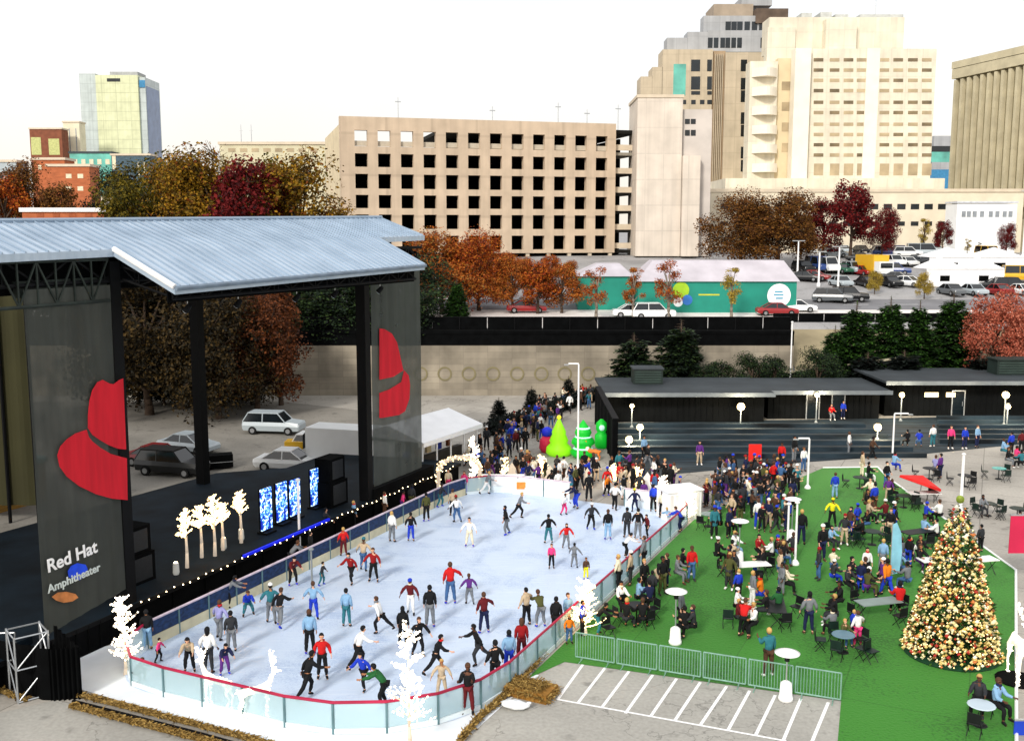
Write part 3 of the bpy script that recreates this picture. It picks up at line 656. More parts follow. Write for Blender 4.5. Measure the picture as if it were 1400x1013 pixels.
# ================= STAGE =================
def sp_thing(name, s, p, z, label, cat, group=None): return thing(name, SP(s, p, z), RINK_ROT, label, cat, group)
stg = sp_thing('stage', 0, 0, 0, 'covered concert stage with dark deck and pale blue metal roof beside the rink', 'stage')
PE = 31.05   # stage front edge
k = MB(); k.prism([(16, PE), (58, PE), (58, 40.5), (52, 40.5), (49, 43.6), (16, 46)], 1.0, 1.2); k.build('deck', m_slate, stg)
k = MB(); k.bx(16, 58, PE + .12, PE + .2, 0.0, 0.99)
for i in range(21): k.bx(16 + i * 2, 16.08 + i * 2, PE + .06, PE + .119, 0, .99)
k.build('skirt', m_black, stg)
k = MB(); k.bx(16, 58, PE - .06, PE - .003, 1.02, 1.2); k.build('deck_edge', m_blackm, stg)
# roof
def roof_mat():
    m, nt, b = new_mat('standing_seam_metal'); N = nt.nodes; L = nt.links
    tc = N.new('ShaderNodeTexCoord'); wv = N.new('ShaderNodeTexWave'); wv.wave_type = 'BANDS'; wv.bands_direction = 'X'; wv.inputs['Scale'].default_value = 0.8
    wv.inputs['Distortion'].default_value = 0.0; L.new(tc.outputs['Object'], wv.inputs['Vector'])
    n = N.new('ShaderNodeTexNoise'); n.inputs['Scale'].default_value = .5; n.inputs['Detail'].default_value = 8; L.new(tc.outputs['Object'], n.inputs['Vector'])
    cr = N.new('ShaderNodeValToRGB'); e = cr.color_ramp.elements; e[0].position = .35; e[0].color = lin('#9dafc1'); e[1].position = .65; e[1].color = lin('#b4c3d2')
    L.new(n.outputs['Fac'], cr.inputs[0]); L.new(cr.outputs[0], b.inputs['Base Color']); b.inputs['Roughness'].default_value = .45; b.inputs['Metallic'].default_value = .25
    bp = N.new('ShaderNodeBump'); bp.inputs['Strength'].default_value = .4; bp.inputs['Distance'].default_value = .05; L.new(wv.outputs['Fac'], bp.inputs['Height']); L.new(bp.outputs[0], b.inputs['Normal'])
    return m
m_roof = roof_mat()
def zr(p, s=40):
    a, b, c = 14.17 + (s - 29.6) * .0155, 15.52 + (s - 27) * .0175, 16.6 + (s - 27) * .0165
    return a + (p - 28) / 3 * (b - a) if p <= 31 else (b + (p - 31) / 3 * (c - b) if p <= 34 else c - (p - 34) * .16)
S0, SA, SB, S1 = 8, 29.6, 48.4, 53.6
k = MB()
def rq(k, s0, s1, p0, p1, th=.28):
    P = [(s0, p0), (s1, p0), (s1, p1), (s0, p1)]
    vs = [(s, p, zr(p, s)) for s, p in P] + [(s, p, zr(p, s) - th) for s, p in P]
    k.add(vs, [(0, 1, 2, 3), (7, 6, 5, 4), (0, 4, 5, 1), (1, 5, 6, 2), (2, 6, 7, 3), (3, 7, 4, 0)])
rq(k, SA, SB, 28, 31); rq(k, S0, S1, 31.0, 34); rq(k, S0, S1, 34.0, 46)
k.build('roof', m_roof, stg)
k = MB()
n = 0; s = S0 + .3
while s < S1:
    p0 = 28 if SA < s < SB else 31
    for pa, pb in (((28, 31), (31, 34)) if p0 == 28 else ((31, 34),)):
        k.add([(s, pa, zr(pa, s) + .005), (s + .04, pa, zr(pa, s) + .005), (s + .04, pb, zr(pb, s) + .005), (s, pb, zr(pb, s) + .005), (s, pa, zr(pa, s) + .07), (s + .04, pa, zr(pa, s) + .07), (s + .04, pb, zr(pb, s) + .07), (s, pb, zr(pb, s) + .07)],
              [(0, 1, 5, 4), (1, 2, 6, 5), (2, 3, 7, 6), (3, 0, 4, 7), (4, 5, 6, 7)])
    s += .48
k.build('roof_seams', mat('seam_metal', '#94a6b8', .45, .1, 1, metal=.3), stg)
k = MB(); k.tube((S0, 34, zr(34, S0) + .05), (S1, 34, zr(34, S1) + .05), .1, n=6); k.build('ridge_cap', mat('seam_metal', '#9fb2c6'), stg)
k = MB(); k.tube((SA, 31, zr(31, SA) + .02), (SA, 28, zr(28, SA) + .02), .11, n=6); k.build('verge_trim', m_white, stg)
k = MB(); k.tube((SB, 31, zr(31, SB) + .02), (SB, 28, zr(28, SB) + .02), .06, n=6); k.build('verge_trim', mat('seam_metal'), stg)
k = MB(); k.tube((SA, 27.95, zr(28, SA) - .05), (SB, 27.95, zr(28, SB) - .05), .1, n=6); k.build('gutter', mat('gutter', '#6d7c8c', .5, .2), stg)
# trusses below the roof
def truss(k, a, b, h, r=.05, bays=8):
    a = Vector(a); b = Vector(b); up = Vector((0, 0, h))
    k.tube(a, b, r, n=5); k.tube(a + up, b + up, r, n=5)
    for i in range(bays):
        p = a.lerp(b, i / bays); q = a.lerp(b, (i + 1) / bays)
        k.tube(p, q + up if i % 2 == 0 else q + up, r * .6, n=4) if i % 2 == 0 else k.tube(p + up, q, r * .6, n=4)
        k.tube(p, p + up, r * .6, n=4)
k = MB(); truss(k, (S0, 31.25, 14.35), (S1, 31.25, 14.35), .95, .09, 30); k.build('front_truss', m_blackm, stg)
k = MB(); truss(k, (SA + .3, 28.4, 13.7), (SB - .3, 28.4, 13.7), .45, .06, 20)
for s in (SA + .5, 36, 42, SB - .5): truss(k, (s, 28.4, 13.7), (s, 31.2, 14.4), .5, .05, 3)
k.build('canopy_truss', m_blackm, stg)
for s in (S0 + 1, 20, SA + .2, 36, 42, SB - .3, S1 - .3):
    k = MB(); truss(k, (s, 31.4, 14.1), (s, 45.6, 14.1), .9, .08, 10); k.build('cross_truss', m_blackm, stg)
k = MB(); k.bx(S0, S1 - .3, 31.7, 31.75, 14.0, 15.3); k.bx(SA + .2, SB - .2, 28.55, 28.6, 13.55, 14.1); k.build('dark_truss_mask', m_black, stg)  # black masks added behind the trusses to darken the space under the roof
k = MB(); k.bx(S0, S1 - .2, 31.8, 45.9, 14.35, 14.4); k.build('dark_ceiling_mask', m_black, stg)  # black panel added to keep the roof underside dark
k = MB(); k.bx(S0, S1, 42.5, 42.9, 13.2, 14.2); k.build('rear_beam', m_blackm, stg)
for s, w_ in ((29.75, .5), (47.5, .5)):
    k = MB(); k.bx(s - w_ / 2, s + w_ / 2, PE + .1, PE + .7, 1.2, 15.1); k.build('column', m_blackm, stg)
for s in (17, 30.2, 46.6):
    k = MB(); k.bx(s - .27, s + .27, 42.2, 42.8, 1.2, 14.1); k.build('column', m_blackm, stg)
k = MB(); k.bx(25.4, 29.45, PE + .25, PE + .5, 13.9, 14.5); k.build('curtain_beam', mat('truss_green', '#232b27', .7, .4, 1.5), stg)
k = MB(); truss(k, (22, PE + .1, 13.6), (29.4, PE + .1, 13.6), 1.6, .07, 9); k.build('curtain_truss', mat('truss_green'), stg)
# side scrims with the emblem
m_scrim = mat('grey_scrim', '#3d403c', .9, .22, .7, .1, stretch=(2.2, 2.2, .15), detail=9)
m_red = mat('emblem_red', '#cc1c2c', .85, .14, 1.2, stretch=(3, 3, .3), alpha=.93)
def see_through(m, base_alpha):
    nt = m.node_tree; b = nt.nodes['Principled BSDF']; tc = nt.nodes.new('ShaderNodeTexCoord'); n = nt.nodes.new('ShaderNodeTexNoise'); n.inputs['Scale'].default_value = 1.2; nt.links.new(tc.outputs['Object'], n.inputs['Vector'])
    r = nt.nodes.new('ShaderNodeMapRange'); r.inputs[3].default_value = base_alpha - .12; r.inputs[4].default_value = base_alpha + .12; nt.links.new(n.outputs['Fac'], r.inputs[0]); nt.links.new(r.outputs[0], b.inputs['Alpha'])
see_through(m_scrim, .92)
m_scrim2 = mat('thin_scrim', '#454944', .9, .2, .7, stretch=(2.2, 2.2, .15)); see_through(m_scrim2, .86)
PCU = PE + .12
def fold(s, z): return .02 * math.sin(s * 7.1 + .3 * math.sin(z * .5)) + .012 * math.sin(s * 17 + z * .45) + .03 * noise.noise(Vector((s * .7, z * .35, 1)))
def scrim(name, s0, s1, z0l, z0r, z1l, z1r, skew=0):
    k = MB(); nx, nz = 40, 24
    for j in range(nz + 1):
        for i in range(nx + 1):
            u = i / nx; v = j / nz; s = s0 + (s1 - s0) * u
            za = z0l + (z0r - z0l) * u; zb = z1l + (z1r - z1l) * u; z = za + (zb - za) * v
            k.v.append((s + skew * (1 - v) * (1 - u), PCU + fold(s, z), z))
    for j in range(nz):
        for i in range(nx): a = j * (nx + 1) + i; k.f.append((a, a + 1, a + nx + 2, a + nx + 1)); k.mi.append(0)
    return k.build(name, m_scrim, stg, smooth=True)
sc1 = scrim('side_curtain', 25.5, 29.48, 1.35, 1.9, 14.2, 14.2); sc1['label'] = 'tall grey curtain with a red hat emblem and white lettering'
sc2 = scrim('side_curtain', 47.9, 53.3, 1.9, 1.9, 13.7, 14.0); sc2.data.materials[0] = m_scrim2; sc2['label'] = 'grey curtain at the far end with half of a red hat'
def decal(pts, name, m, off=.14):
    P = [on_p(x, y, PCU) for x, y in pts]
    k = MB(); n = len(P); k.add([(s, PCU - off, z) for s, z in P] + [(s, PCU - off + .02, z) for s, z in P], [tuple(range(n)), tuple(range(2 * n - 1, n - 1, -1))] + [(i, (i + 1) % n, n + (i + 1) % n, n + i) for i in range(n)])
    return k.build(name, m, stg)
decal([(117, 585), (117, 568), (119, 548), (123, 533), (130, 522), (137, 519), (146, 524), (152, 525), (160, 519), (165, 517), (169, 614), (158, 613), (145, 608), (133, 601), (123, 594)], 'hat_crown', m_red)
decal([(171, 683), (150, 681), (128, 675), (105, 664), (88, 651), (78, 637), (75, 622), (79, 610), (88, 600), (100, 592), (115, 587), (118, 597), (123, 603), (133, 611), (148, 620), (170, 626)], 'hat_brim', m_red)
decal([(516, 449), (523, 450), (533, 456), (540, 468), (544, 485), (548, 503), (549, 506), (535, 515), (516, 519)], 'hat_crown', m_red)
decal([(516, 537), (530, 532), (546, 522), (550, 506), (556, 513), (558, 526), (557, 545), (551, 562), (543, 567), (520, 571), (516, 571)], 'hat_brim', m_red)
# lettering
for txt, (px, py), size, m in (('Red Hat', (61, 782), .7, m_white), ('Amphitheater', (62, 810), .44, mat('letter_pale', '#c9d2cf', .7, .1))):
    s, z = on_p(px, py, PCU); me = text_mesh(txt, size); me.materials.append(m)
    o = bpy.data.objects.new('lettering', me); COL.objects.link(o); o.parent = stg; o.location = (s, PCU - .15, z); o.rotation_euler = (math.pi / 2, R(-3), 0)
decal([(90, 780), (94, 773), (103, 769), (114, 771), (117, 777), (112, 787), (106, 792), (98, 790), (91, 788)], 'blue_emblem', mat('emblem_cobalt', '#1846d8', .6, .2, 4), .12)
decal([(68, 815), (76, 809), (88, 808), (100, 811), (104, 816), (96, 821), (84, 823), (74, 820)], 'orange_patch', mat('patch_orange', '#b87440', .7, .3, 3), .125)  # orange-brown oval patch on the curtain
# black skirting tower under the curtain
k = MB()
k.bx(24.9, 29.6, PE - .02, PE + 1.2, 0, 1.19)
for i in range(8): k.bx(25 + i * .58, 25.06 + i * .58, PE - .06, PE - .02, .05, 1.15)
k.build('front_skirt', m_black, stg)
k = MB(); k.bx(47.7, 54.5, PE - .01, PE + .7, 0.02, 1.8); k.build('front_skirt', m_black, stg)
k = MB(); k.bx(16.2, 25.1, PE + .3, 45.4, 1.21, 1.5); k.build('wing_deck', m_slate, stg)
# stage things
for i, s_ in enumerate((10.5, 12.5, 17, 21, 31, 34, 38, 41, 45, 51)):
    front = SA < s_ < SB
    t = sp_thing('stage_light', s_, 28.7 if front else 31.1, 13.5 if front else 14.2, 'black can light hung under the roof truss, %s from the near end' % ('first', 'second', 'third', 'fourth', 'fifth', 'sixth', 'seventh', 'eighth', 'ninth', 'tenth')[i], 'stage light', 'can lights under the roof truss')
    k = MB(); k.tube((0, .12, -.35), (0, -.12, -.1), .14, .1, 10); k.build('can', m_blackm, t); k = MB(); k.tube((0, .135, -.365), (0, .125, -.355), .12, .12, 10); k.build('lens', mat('pale_lens', '#c9d4da', .15, .1), t); k = MB(); k.tube((0, 0, -.15), (0, 0, .2), .02, n=5); k.build('hook', m_alu, t)
def onstage(s, p): return SP(s, p, 1.2)
t = sp_thing('speaker_stack', 31.6, PE + 2.2, 1.2, 'black speaker stack at the near corner of the stage deck', 'speaker')
k = MB(); k.bx(-1.0, .9, -.7, .7, 0, 1.3); k.bx(-.9, .8, -.6, .6, 1.31, 2.5); k.build('cabinet', m_black, t)
k = MB(); k.bx(-.8, .7, -.73, -.7, .15, 1.15); k.bx(-.7, .6, -.63, -.6, 1.45, 2.35); k.build('grille', mat('grille', '#1c1f22', .6, .2, 8), t)
t = sp_thing('speaker_stack', 46.0, PE + 1.7, 1.2, 'black speaker stack beside the far stage column', 'speaker')
k = MB(); k.bx(-.9, .7, -.6, .6, 0, 1.4); k.bx(-.8, .6, -.5, .5, 1.41, 2.7); k.build('cabinet', m_black, t)
k = MB(); k.bx(-.7, .5, -.63, -.6, .15, 1.25); k.bx(-.6, .4, -.53, -.5, 1.55, 2.55); k.build('grille', mat('grille'), t)
# aluminium truss at the stage corner
tr = thing('truss_tower', G(25, 962), RINK_ROT * .6, 'open aluminium box truss at the near end of the stage', 'truss')
k = MB()
for x in (0, 1.1):
    for y in (0, 1.1): k.tube((x, y, 0), (x, y, 2.4), .035, n=6)
for z in (.05, 1.2, 2.35):
    for a, b in (((0, 0), (1.1, 0)), ((1.1, 0), (1.1, 1.1)), ((1.1, 1.1), (0, 1.1)), ((0, 1.1), (0, 0))): k.tube((*a, z), (*b, z), .03, n=5)
k.build('frame', m_alu, tr)
k = MB()
for z0, z1 in ((0.05, 1.2), (1.2, 2.35)):
    k.tube((0, 0, z0), (1.1, 0, z1), .025, n=5); k.tube((1.1, 0, z0), (1.1, 1.1, z1), .025, n=5); k.tube((0, 1.1, z1), (0, 0, z0), .025, n=5)
k.build('bracing', m_alu, tr)
t = thing('cable_cover', G(20, 946), 0, 'pale railing along the top of the stage skirt', 'railing')
k = MB(); k.tube((-4, 0, 2.1), (0, .3, 2.1), .035); 
for x in (-4, -2.7, -1.4, 0): k.tube((x, .07 * (x + 4), 0), (x, .07 * (x + 4), 2.1), .03)
k.build('rail', m_alu, t)
t = thing('black_drape', G(30, 958), 0, 'black drape hung over the near end of the stage substructure', 'drape')
k = MB()
n = 30; a = G(-60, 930); b = G(152, 935); vs = []
a = G(-80, 925); b = G(70, 958); c = SP(24.9, PE - .05); c2 = SP(25.0, PE - .02)
pl = [a, b, G(112, 955), SP(25.6, PE - .2)]
for q in range(3):
    for i in range(n):
        u0 = i / n; u1 = (i + 1) / n
        p = pl[q].lerp(pl[q + 1], u0); r = pl[q].lerp(pl[q + 1], u1)
        w0 = .06 * math.sin(u0 * n * 1.3); w1 = .06 * math.sin(u1 * n * 1.3)
        k.quad((p.x, p.y + w0, 0), (r.x, r.y + w1, 0), (r.x, r.y + w1, 1.9), (p.x, p.y + w0, 1.9))
k.v = [(x - t.location.x, y - t.location.y, z) for x, y, z in k.v]; k.build('cloth', m_black, t)
# lit bulbs along the stage edge
m_bulb = mat('warm_bulb', '#fff2d8', .4, 0, 1, emit=9, emitcol='#ffe2b0')
t = sp_thing('light_string', 0, PE - .05, 1.2, 'string of small white bulbs along the stage front edge', 'string lights')
k = MB()
s = 30
while s < 57: k = MB(); k.octa((s, -.06 + .03 * math.sin(s * 5), -.02 + .05 * math.sin(s * 3)), .038); k.build('bulb', m_bulb, t); s += .48
k = MB(); k.tube((30, -.06, 0), (57, -.06, 0), .012, n=4); k.build('wire', m_blackm, t)

# wrapped / lit little trees ------------------------------------------------
m_lit_w = mat('lit_white_twig', '#fff4e0', .5, .1, 8, emit=4, emitcol='#fff0d8')
m_lit_w2 = mat('lit_white_trunk', '#c4b299', .5, .1, 8, emit=.25, emitcol='#ffeeda')
m_lit_g = mat('lit_warm_twig', '#ffe0a8', .5, .1, 8, emit=3.0, emitcol='#ffdca0')
def lit_tree_mesh(seed, h, spread, trunk_h, nb, col):
    r = random.Random(seed); tk = MB(); tk.path([(0, 0, 0), (.02, 0, trunk_h * .5), (0, .02, trunk_h), (0, 0, h * .8)], [.09, .07, .05, .02], 7)
    br = MB(); bl = MB()
    for i in range(nb):
        z = trunk_h + (h - trunk_h) * (i / nb) * .85; a = r.uniform(0, 6.28); L = spread * (1.0 - .55 * (i / nb)) * r.uniform(.6, 1.1)
        p = Vector((0, 0, z)); d = Vector((math.cos(a), math.sin(a), r.uniform(.3, .9))).normalized(); q = p + d * L * .6; e_ = q + Vector((math.cos(a + .4), math.sin(a + .4), .6)).normalized() * L * .5
        br.path([p, q, e_], [.022, .016, .008], 4)
        for (u, v) in ((p, q), (q, e_)):
            for j in range(5): br_p = u.lerp(v, (j + r.random()) / 5); bl.octa(br_p + Vector((r.uniform(-.05, .05),) * 3), .035)
        for j in range(3):
            s_ = p.lerp(q, r.uniform(.4, 1)); e2 = s_ + Vector((r.uniform(-1, 1), r.uniform(-1, 1), r.uniform(.2, 1))).normalized() * L * .35
            br.tube(s_, e2, .01, .006, 4); bl.octa(e2, .04)
    return tk, br, bl
def lit_tree(px, py, h, spread, trunk_h, nb, lab, seed, z=0, p=None, warm=False, name='light_wrapped_tree', base=None):
    t = thing(name, base if base is not None else G(px, py, z), 0, lab, 'lit tree', 'trees wrapped in white lights')
    tk, br, bl = lit_tree_mesh(seed, h, spread, trunk_h, nb, None)
    tk.build('trunk', m_lit_w2, t, smooth=True); br.build('branches', m_lit_g if warm else m_lit_w2, t); tag(bl.build('bulbs', m_lit_g if warm else m_lit_w, t), kind='stuff')
    return t
lit_tree(172, 922, 3.4, .75, .5, 34, 'bushy white lit tree standing between the curtain and the rink corner', 1)
lit_tree(560, 1030, 4.6, .85, .9, 34, 'tall white lit tree in front of the near rink boards', 2)
lit_tree(800, 868, 2.6, .8, .3, 40, 'wide warm lit tree against the turf side of the boards', 3, warm=True)
lit_tree(905, 705, 2.7, .6, .4, 30, 'slim lit tree where the rink end meets the crowd', 4)
lit_tree(648, 660, 3.6, .6, .3, 36, 'lit tree beside the ticket tent entrance', 5)
lit_tree(872, 672, 1.7, .6, .3, 24, 'low warm lit tree behind the far ice end, near the booth', 31, warm=True)
lit_tree(838, 664, 1.5, .5, .3, 22, 'low warm lit tree behind the far ice end, in the middle', 32, warm=True)
lit_tree(690, 655, 1.6, .5, .3, 22, 'low warm lit tree behind the long white counter', 33, warm=True)
lit_tree(740, 656, 1.8, .6, .3, 24, 'low warm lit tree behind the short white counter', 34, warm=True)
lit_tree(940, 712, 2.0, .8, .2, 40, 'short dense lit tree at the rink corner next to the black tables', 6)
for i, (px, py, h) in enumerate(((256, 776, 2.9), (276, 762, 2.6), (294, 760, 3.1), (330, 742, 2.7), (305, 752, 2.4))):
    lit_tree(px, py, h, .55, 1.4, 22, 'warm lit tree on the stage deck, %s from the near column' % ('first', 'second', 'third', 'fifth', 'fourth')[i], 10 + i, z=1.2, warm=True)
# four blue panels on the stage
m_led = None
def led():
    m, nt, b = new_mat('blue_screen'); N = nt.nodes; L = nt.links
    tc = N.new('ShaderNodeTexCoord'); v = N.new('ShaderNodeTexNoise'); v.inputs['Scale'].default_value = 2.6; v.inputs['Detail'].default_value = 2; v.inputs['Distortion'].default_value = 2.5; L.new(tc.outputs['Object'], v.inputs['Vector'])
    cr = N.new('ShaderNodeValToRGB'); e = cr.color_ramp.elements; e[0].position = .44; e[0].color = lin('#0a1c8c'); e[1].position = .6; e[1].color = lin('#e8f4ff'); e.new(.52).color = lin('#3f9df0')
    L.new(v.outputs['Fac'], cr.inputs[0]); L.new(cr.outputs[0], b.inputs['Base Color']); L.new(cr.outputs[0], b.inputs['Emission Color']); b.inputs['Emission Strength'].default_value = 1.3
    return m
m_led = led()
for i, (px, py, h) in enumerate(((365, 728, 2.3), (386, 716, 2.2), (404, 708, 2.1), (432, 694, 2.2))):
    t = thing('led_screen', G(px, py, 1.2), RINK_ROT, ('glowing blue and white panel on the stage deck, the one beside the warm lit trees', 'glowing blue and white panel on the stage deck, second from the warm trees', 'glowing blue and white panel on the stage deck, third from the warm trees', 'glowing blue and white panel on the stage deck, the one near the far speaker stack')[i], 'light panel', 'blue lit panels on the stage')
    k = MB(); k.bx(-.42, .42, -.03, .03, .18, h); k.build('screen', m_led, t)
    k = MB(); k.bx(-.47, .47, .031, .1, .12, h + .05); k.build('frame', m_blackm, t); k = MB(); k.bx(-.4, .4, -.3, .3, 0, .1); k.build('base', m_blackm, t)
t = thing('added_glow_strip', G(395, 735, 1.2), RINK_ROT, 'low blue glow strip added on the floor before the blue panels', 'light')
k = MB(); k.bx(-3.4, 3.4, -.06, .06, 0, .12); k.build('lamp', mat('blue_glow', '#1220c0', .4, 0, 1, emit=.35, emitcol='#1a2aff'), t); k = MB(); k.bx(-3.45, 3.45, .061, .12, 0, .14); k.build('housing', m_blackm, t)  # glowing strip added to give the deck floor its blue glow
for i, (px, py) in enumerate(((241, 785), (306, 750), (330, 738))):
    t = thing('floor_can', G(px, py, 1.2), 0, 'small pale can light on the stage deck, ' + ('the one near the speaker stack', 'the middle one', 'the one by the blue panels')[i], 'light', 'can lights on the stage')
    k = MB(); k.lathe([(.12, 0), (.15, .1), (.13, .5), (.08, .55)], 10); k.build('can', mat('pale_metal', '#d5d6d0', .4, .1), t); k = MB(); k.lathe([(.09, .551), (.05, .58)], 10); k.build('lens', m_bulb, t)

# ================= RINK =================
def rr_path(s0, s1, p0, p1, rad):
    """s0 near end, p0 turf side; rad for corners near/turf, near/stage, far/stage, far/turf; goes near-turf corner -> near-stage -> far"""
    out = []
    def arc(cs, cp, r, a0, a1, n):
        for i in range(n + 1):
            a = R(a0 + (a1 - a0) * i / n); out.append((cs + r * math.cos(a), cp + r * math.sin(a)))
    r = rad
    arc(s0 + r[0], p0 + r[0], r[0], 270, 180, 9); arc(s0 + r[1], p1 - r[1], r[1], 180, 90, 6)
    arc(s1 - r[2], p1 - r[2], r[2], 90, 0, 5); arc(s1 - r[3], p0 + r[3], r[3], 360, 270, 5)
    return out
RS0, RS1, RP0, RP1 = 25.75, 56.6, 14.85, 29.3
rp = rr_path(RS0, RS1, RP0, RP1, (5.6, 2.9, 3, 2.2))
k = MB(); k.add([(*SP(s, p).to_tuple()[:2], .03) for s, p in rp][::-1], [tuple(range(len(rp)))])
struct(k, 'ice_floor', m_ice)
# resample
def resample(path, step, closed=True):
    P = path + ([path[0]] if closed else []); out = [P[0]]; acc = 0
    for a, b in zip(P, P[1:]):
        d = math.hypot(b[0] - a[0], b[1] - a[1])
        if d < 1e-6: continue
        pos = 0
        while acc + (d - pos) >= step:
            pos += step - acc; acc = 0; out.append((a[0] + (b[0] - a[0]) * pos / d, a[1] + (b[1] - a[1]) * pos / d))
        acc += d - pos
    return out
seg = resample(rp, 1.75)
rk = sp_thing('rink_barrier', 0, 0, 0, 'oval rink barrier with clear panels and a red top rail', 'rink barrier')
m_pan = glass_sheet('clear_teal_panel', '#bcd8de', .5); m_post = mat('grey_teal_post', '#5c7a80', .5, .2, 2); m_rail = mat('crimson_rail', '#a31b40', .5, .2, 1.2)
m_kick = mat('kickboard', '#dfeaee', .6, .08, 2); m_beige = mat('beige_board', '#cfc6a6', .7, .15, 1.5); m_ban = mat('blue_banner', '#1a3157', .6, .5, 2.2, stretch=(2, 2, 4)); m_railw = mat('pale_rail', '#cdbcc8', .6, .2, 3)
m_whiteb = mat('white_board', '#f0f0ee', .6, .05, 1)
Nn = len(seg)
for i in range(Nn):
    a, b = seg[i], seg[(i + 1) % Nn]
    if math.hypot(a[0] - b[0], a[1] - b[1]) < .3: continue
    sm, pm = (a[0] + b[0]) / 2, (a[1] + b[1]) / 2
    stage_side = pm > RP1 - .6 and sm > RS0 + 2.2; far = sm > RS1 - .5
    d = Vector((b[0] - a[0], b[1] - a[1], 0)); L_ = d.length; d.normalize()
    M = Matrix.Translation((a[0], a[1], 0)) @ Matrix.Rotation(math.atan2(d.y, d.x), 4, 'Z')
    if far and 19 < pm < 23.5: continue
    k = MB(M); k.bx(0.03, L_ - .03, -.04, .04, 0.03, .2 if not (stage_side or far) else .45); k.build('kickboard', m_beige if stage_side else m_kick, rk)
    k = MB(M); k.bx(0.04, L_ - .04, -.015, .015, .22 if not (stage_side or far) else .46, 1.06)
    k.build('panel', m_ban if stage_side else (m_whiteb if far else m_pan), rk)
    k = MB(M); k.tube((0, 0, 1.1), (L_ + .02, 0, 1.1), .055, n=6); k.build('rail', m_railw if (stage_side or far) else m_rail, rk)
    k = MB(M); k.bx(-.035, .035, -.05, .05, .03, 1.06); k.build('post', m_post, rk)
# banners on turf side of boards
k = MB(); 
# straw wattle + black hose along mat edge
m_straw = island_mat('straw', ['#4f3a1a', '#866a34', '#a98d52', '#6a5024'], .9)
def straw_roll(lab, pts, r, n=900, name='straw_wattle', seed=1):
    rr = random.Random(seed); t = thing(name, pts[0], 0, lab, 'straw roll'); k = MB()
    L0 = [0]; 
    for a, b in zip(pts, pts[1:]): L0.append(L0[-1] + (b - a).length)
    for i in range(n):
        u = rr.uniform(0, L0[-1]); j = max(q for q in range(len(pts) - 1) if L0[q] <= u); q = (u - L0[j]) / (L0[j + 1] - L0[j]); c = pts[j].lerp(pts[j + 1], q) - pts[0]
        d = (pts[j + 1] - pts[j]).normalized(); nrm = Vector((-d.y, d.x, 0)); a = rr.uniform(0, 3.3) - .1
        rad = r * rr.uniform(.8, 1.15); c = c + nrm * rad * math.cos(a) + Vector((0, 0, r + rad * math.sin(a)))
        dd = (d + Vector((rr.uniform(-.7, .7), rr.uniform(-.7, .7), rr.uniform(-.5, .5)))) .normalized() * rr.uniform(.07, .17); e_ = Vector((rr.uniform(-1, 1), rr.uniform(-1, 1), rr.uniform(-1, 1))) * .04
        c.z = max(.02, c.z)
        k.quad(c, c + dd, c + dd + e_, c + e_)
    k.build('straw', m_straw, t)
    k = MB(); k.path([p - pts[0] + Vector((0, 0, r)) for p in pts], r * .85, 8); k.build('core', mat('straw_core', '#6f5a30', .95, .3, 4), t)
straw_roll('straw roll beside the white matting, next to the black hose', [G(104, 952), G(190, 974), G(280, 997), G(380, 1024)], .1, 2200, seed=2)
straw_roll('straw roll on the concrete side of the black hose', [G(96, 968), G(180, 990), G(270, 1013), G(330, 1030)], .1, 2200, seed=3)
straw_roll('short straw roll below the aluminium truss', [G(-30, 935), G(8, 950), G(36, 960)], .1, 400, seed=4)
straw_roll('straw roll along the curved rink side beside the car park', [G(628, 1018), G(655, 985), G(690, 955), G(722, 922), G(745, 895)], .11, 2200, seed=5)
t = thing('black_hose', G(100, 961), 0, 'thick black hose between two straw rolls', 'hose'); k = MB(); P = [G(100, 961) , G(186, 983), G(275, 1006), G(350, 1027)]
k.path([p - P[0] + Vector((0, 0, .07)) for p in P], .07, 8); k.build('hose', m_blackm, t)
# loose straw pile with white sack
t = thing('straw_pile', G(722, 948), R(-28), 'brown straw bale pile beside the rink curve', 'straw bale'); k = MB(); rr = random.Random(9)
for i in range(2600):
    x = rr.uniform(-1.0, 1.0); y = rr.uniform(-.55, .55); z = .42 * (1 - (x / 1.15) ** 4) * (1 - (y / .7) ** 4) * rr.uniform(.7, 1.05); d = Vector((rr.uniform(-1, 1), rr.uniform(-1, 1), rr.uniform(-.3, .3))).normalized() * rr.uniform(.1, .28); e_ = Vector((rr.uniform(-1, 1), rr.uniform(-1, 1), rr.uniform(-1, 1))) * .035
    c = Vector((x, y, max(.03, z))); k.quad(c, c + d, c + d + e_, c + e_)
k.build('straw', m_straw, t); k = MB(); k.prism([(-.95, -.5), (.95, -.5), (.95, .5), (-.95, .5)], .0, .34); k.build('bale', mat('bale', '#8a6228', .95, .35, 5, .4), t)
t = thing('white_sack', G(704, 968), R(-20), 'crumpled white sack at the end of the straw pile', 'sack'); k = MB(); rr = random.Random(4); nu, nv = 18, 9; 
for j in range(nv + 1):
    for i in range(nu):
        a = 6.283 * i / nu; q = math.pi * j / nv; r_ = 1 + .18 * noise.noise(Vector((math.cos(a) * 2, math.sin(a) * 2, j * .5))); k.v.append((.5 * r_ * math.sin(q) * math.cos(a), .28 * r_ * math.sin(q) * math.sin(a), .14 - .14 * math.cos(q) * r_))
for j in range(nv):
    for i in range(nu): k.f.append((j * nu + i, j * nu + (i + 1) % nu, (j + 1) * nu + (i + 1) % nu, (j + 1) * nu + i)); k.mi.append(0)
k.build('cloth', mat('sack_white', '#dfe3e6', .8, .1, 4, .5), t, smooth=True)
k = MB(); k.lathe([(.05, 0), (.09, .08), (.03, .1)], 8, (.5, .02, .2)); k.build('knot', mat('sack_white'), t)

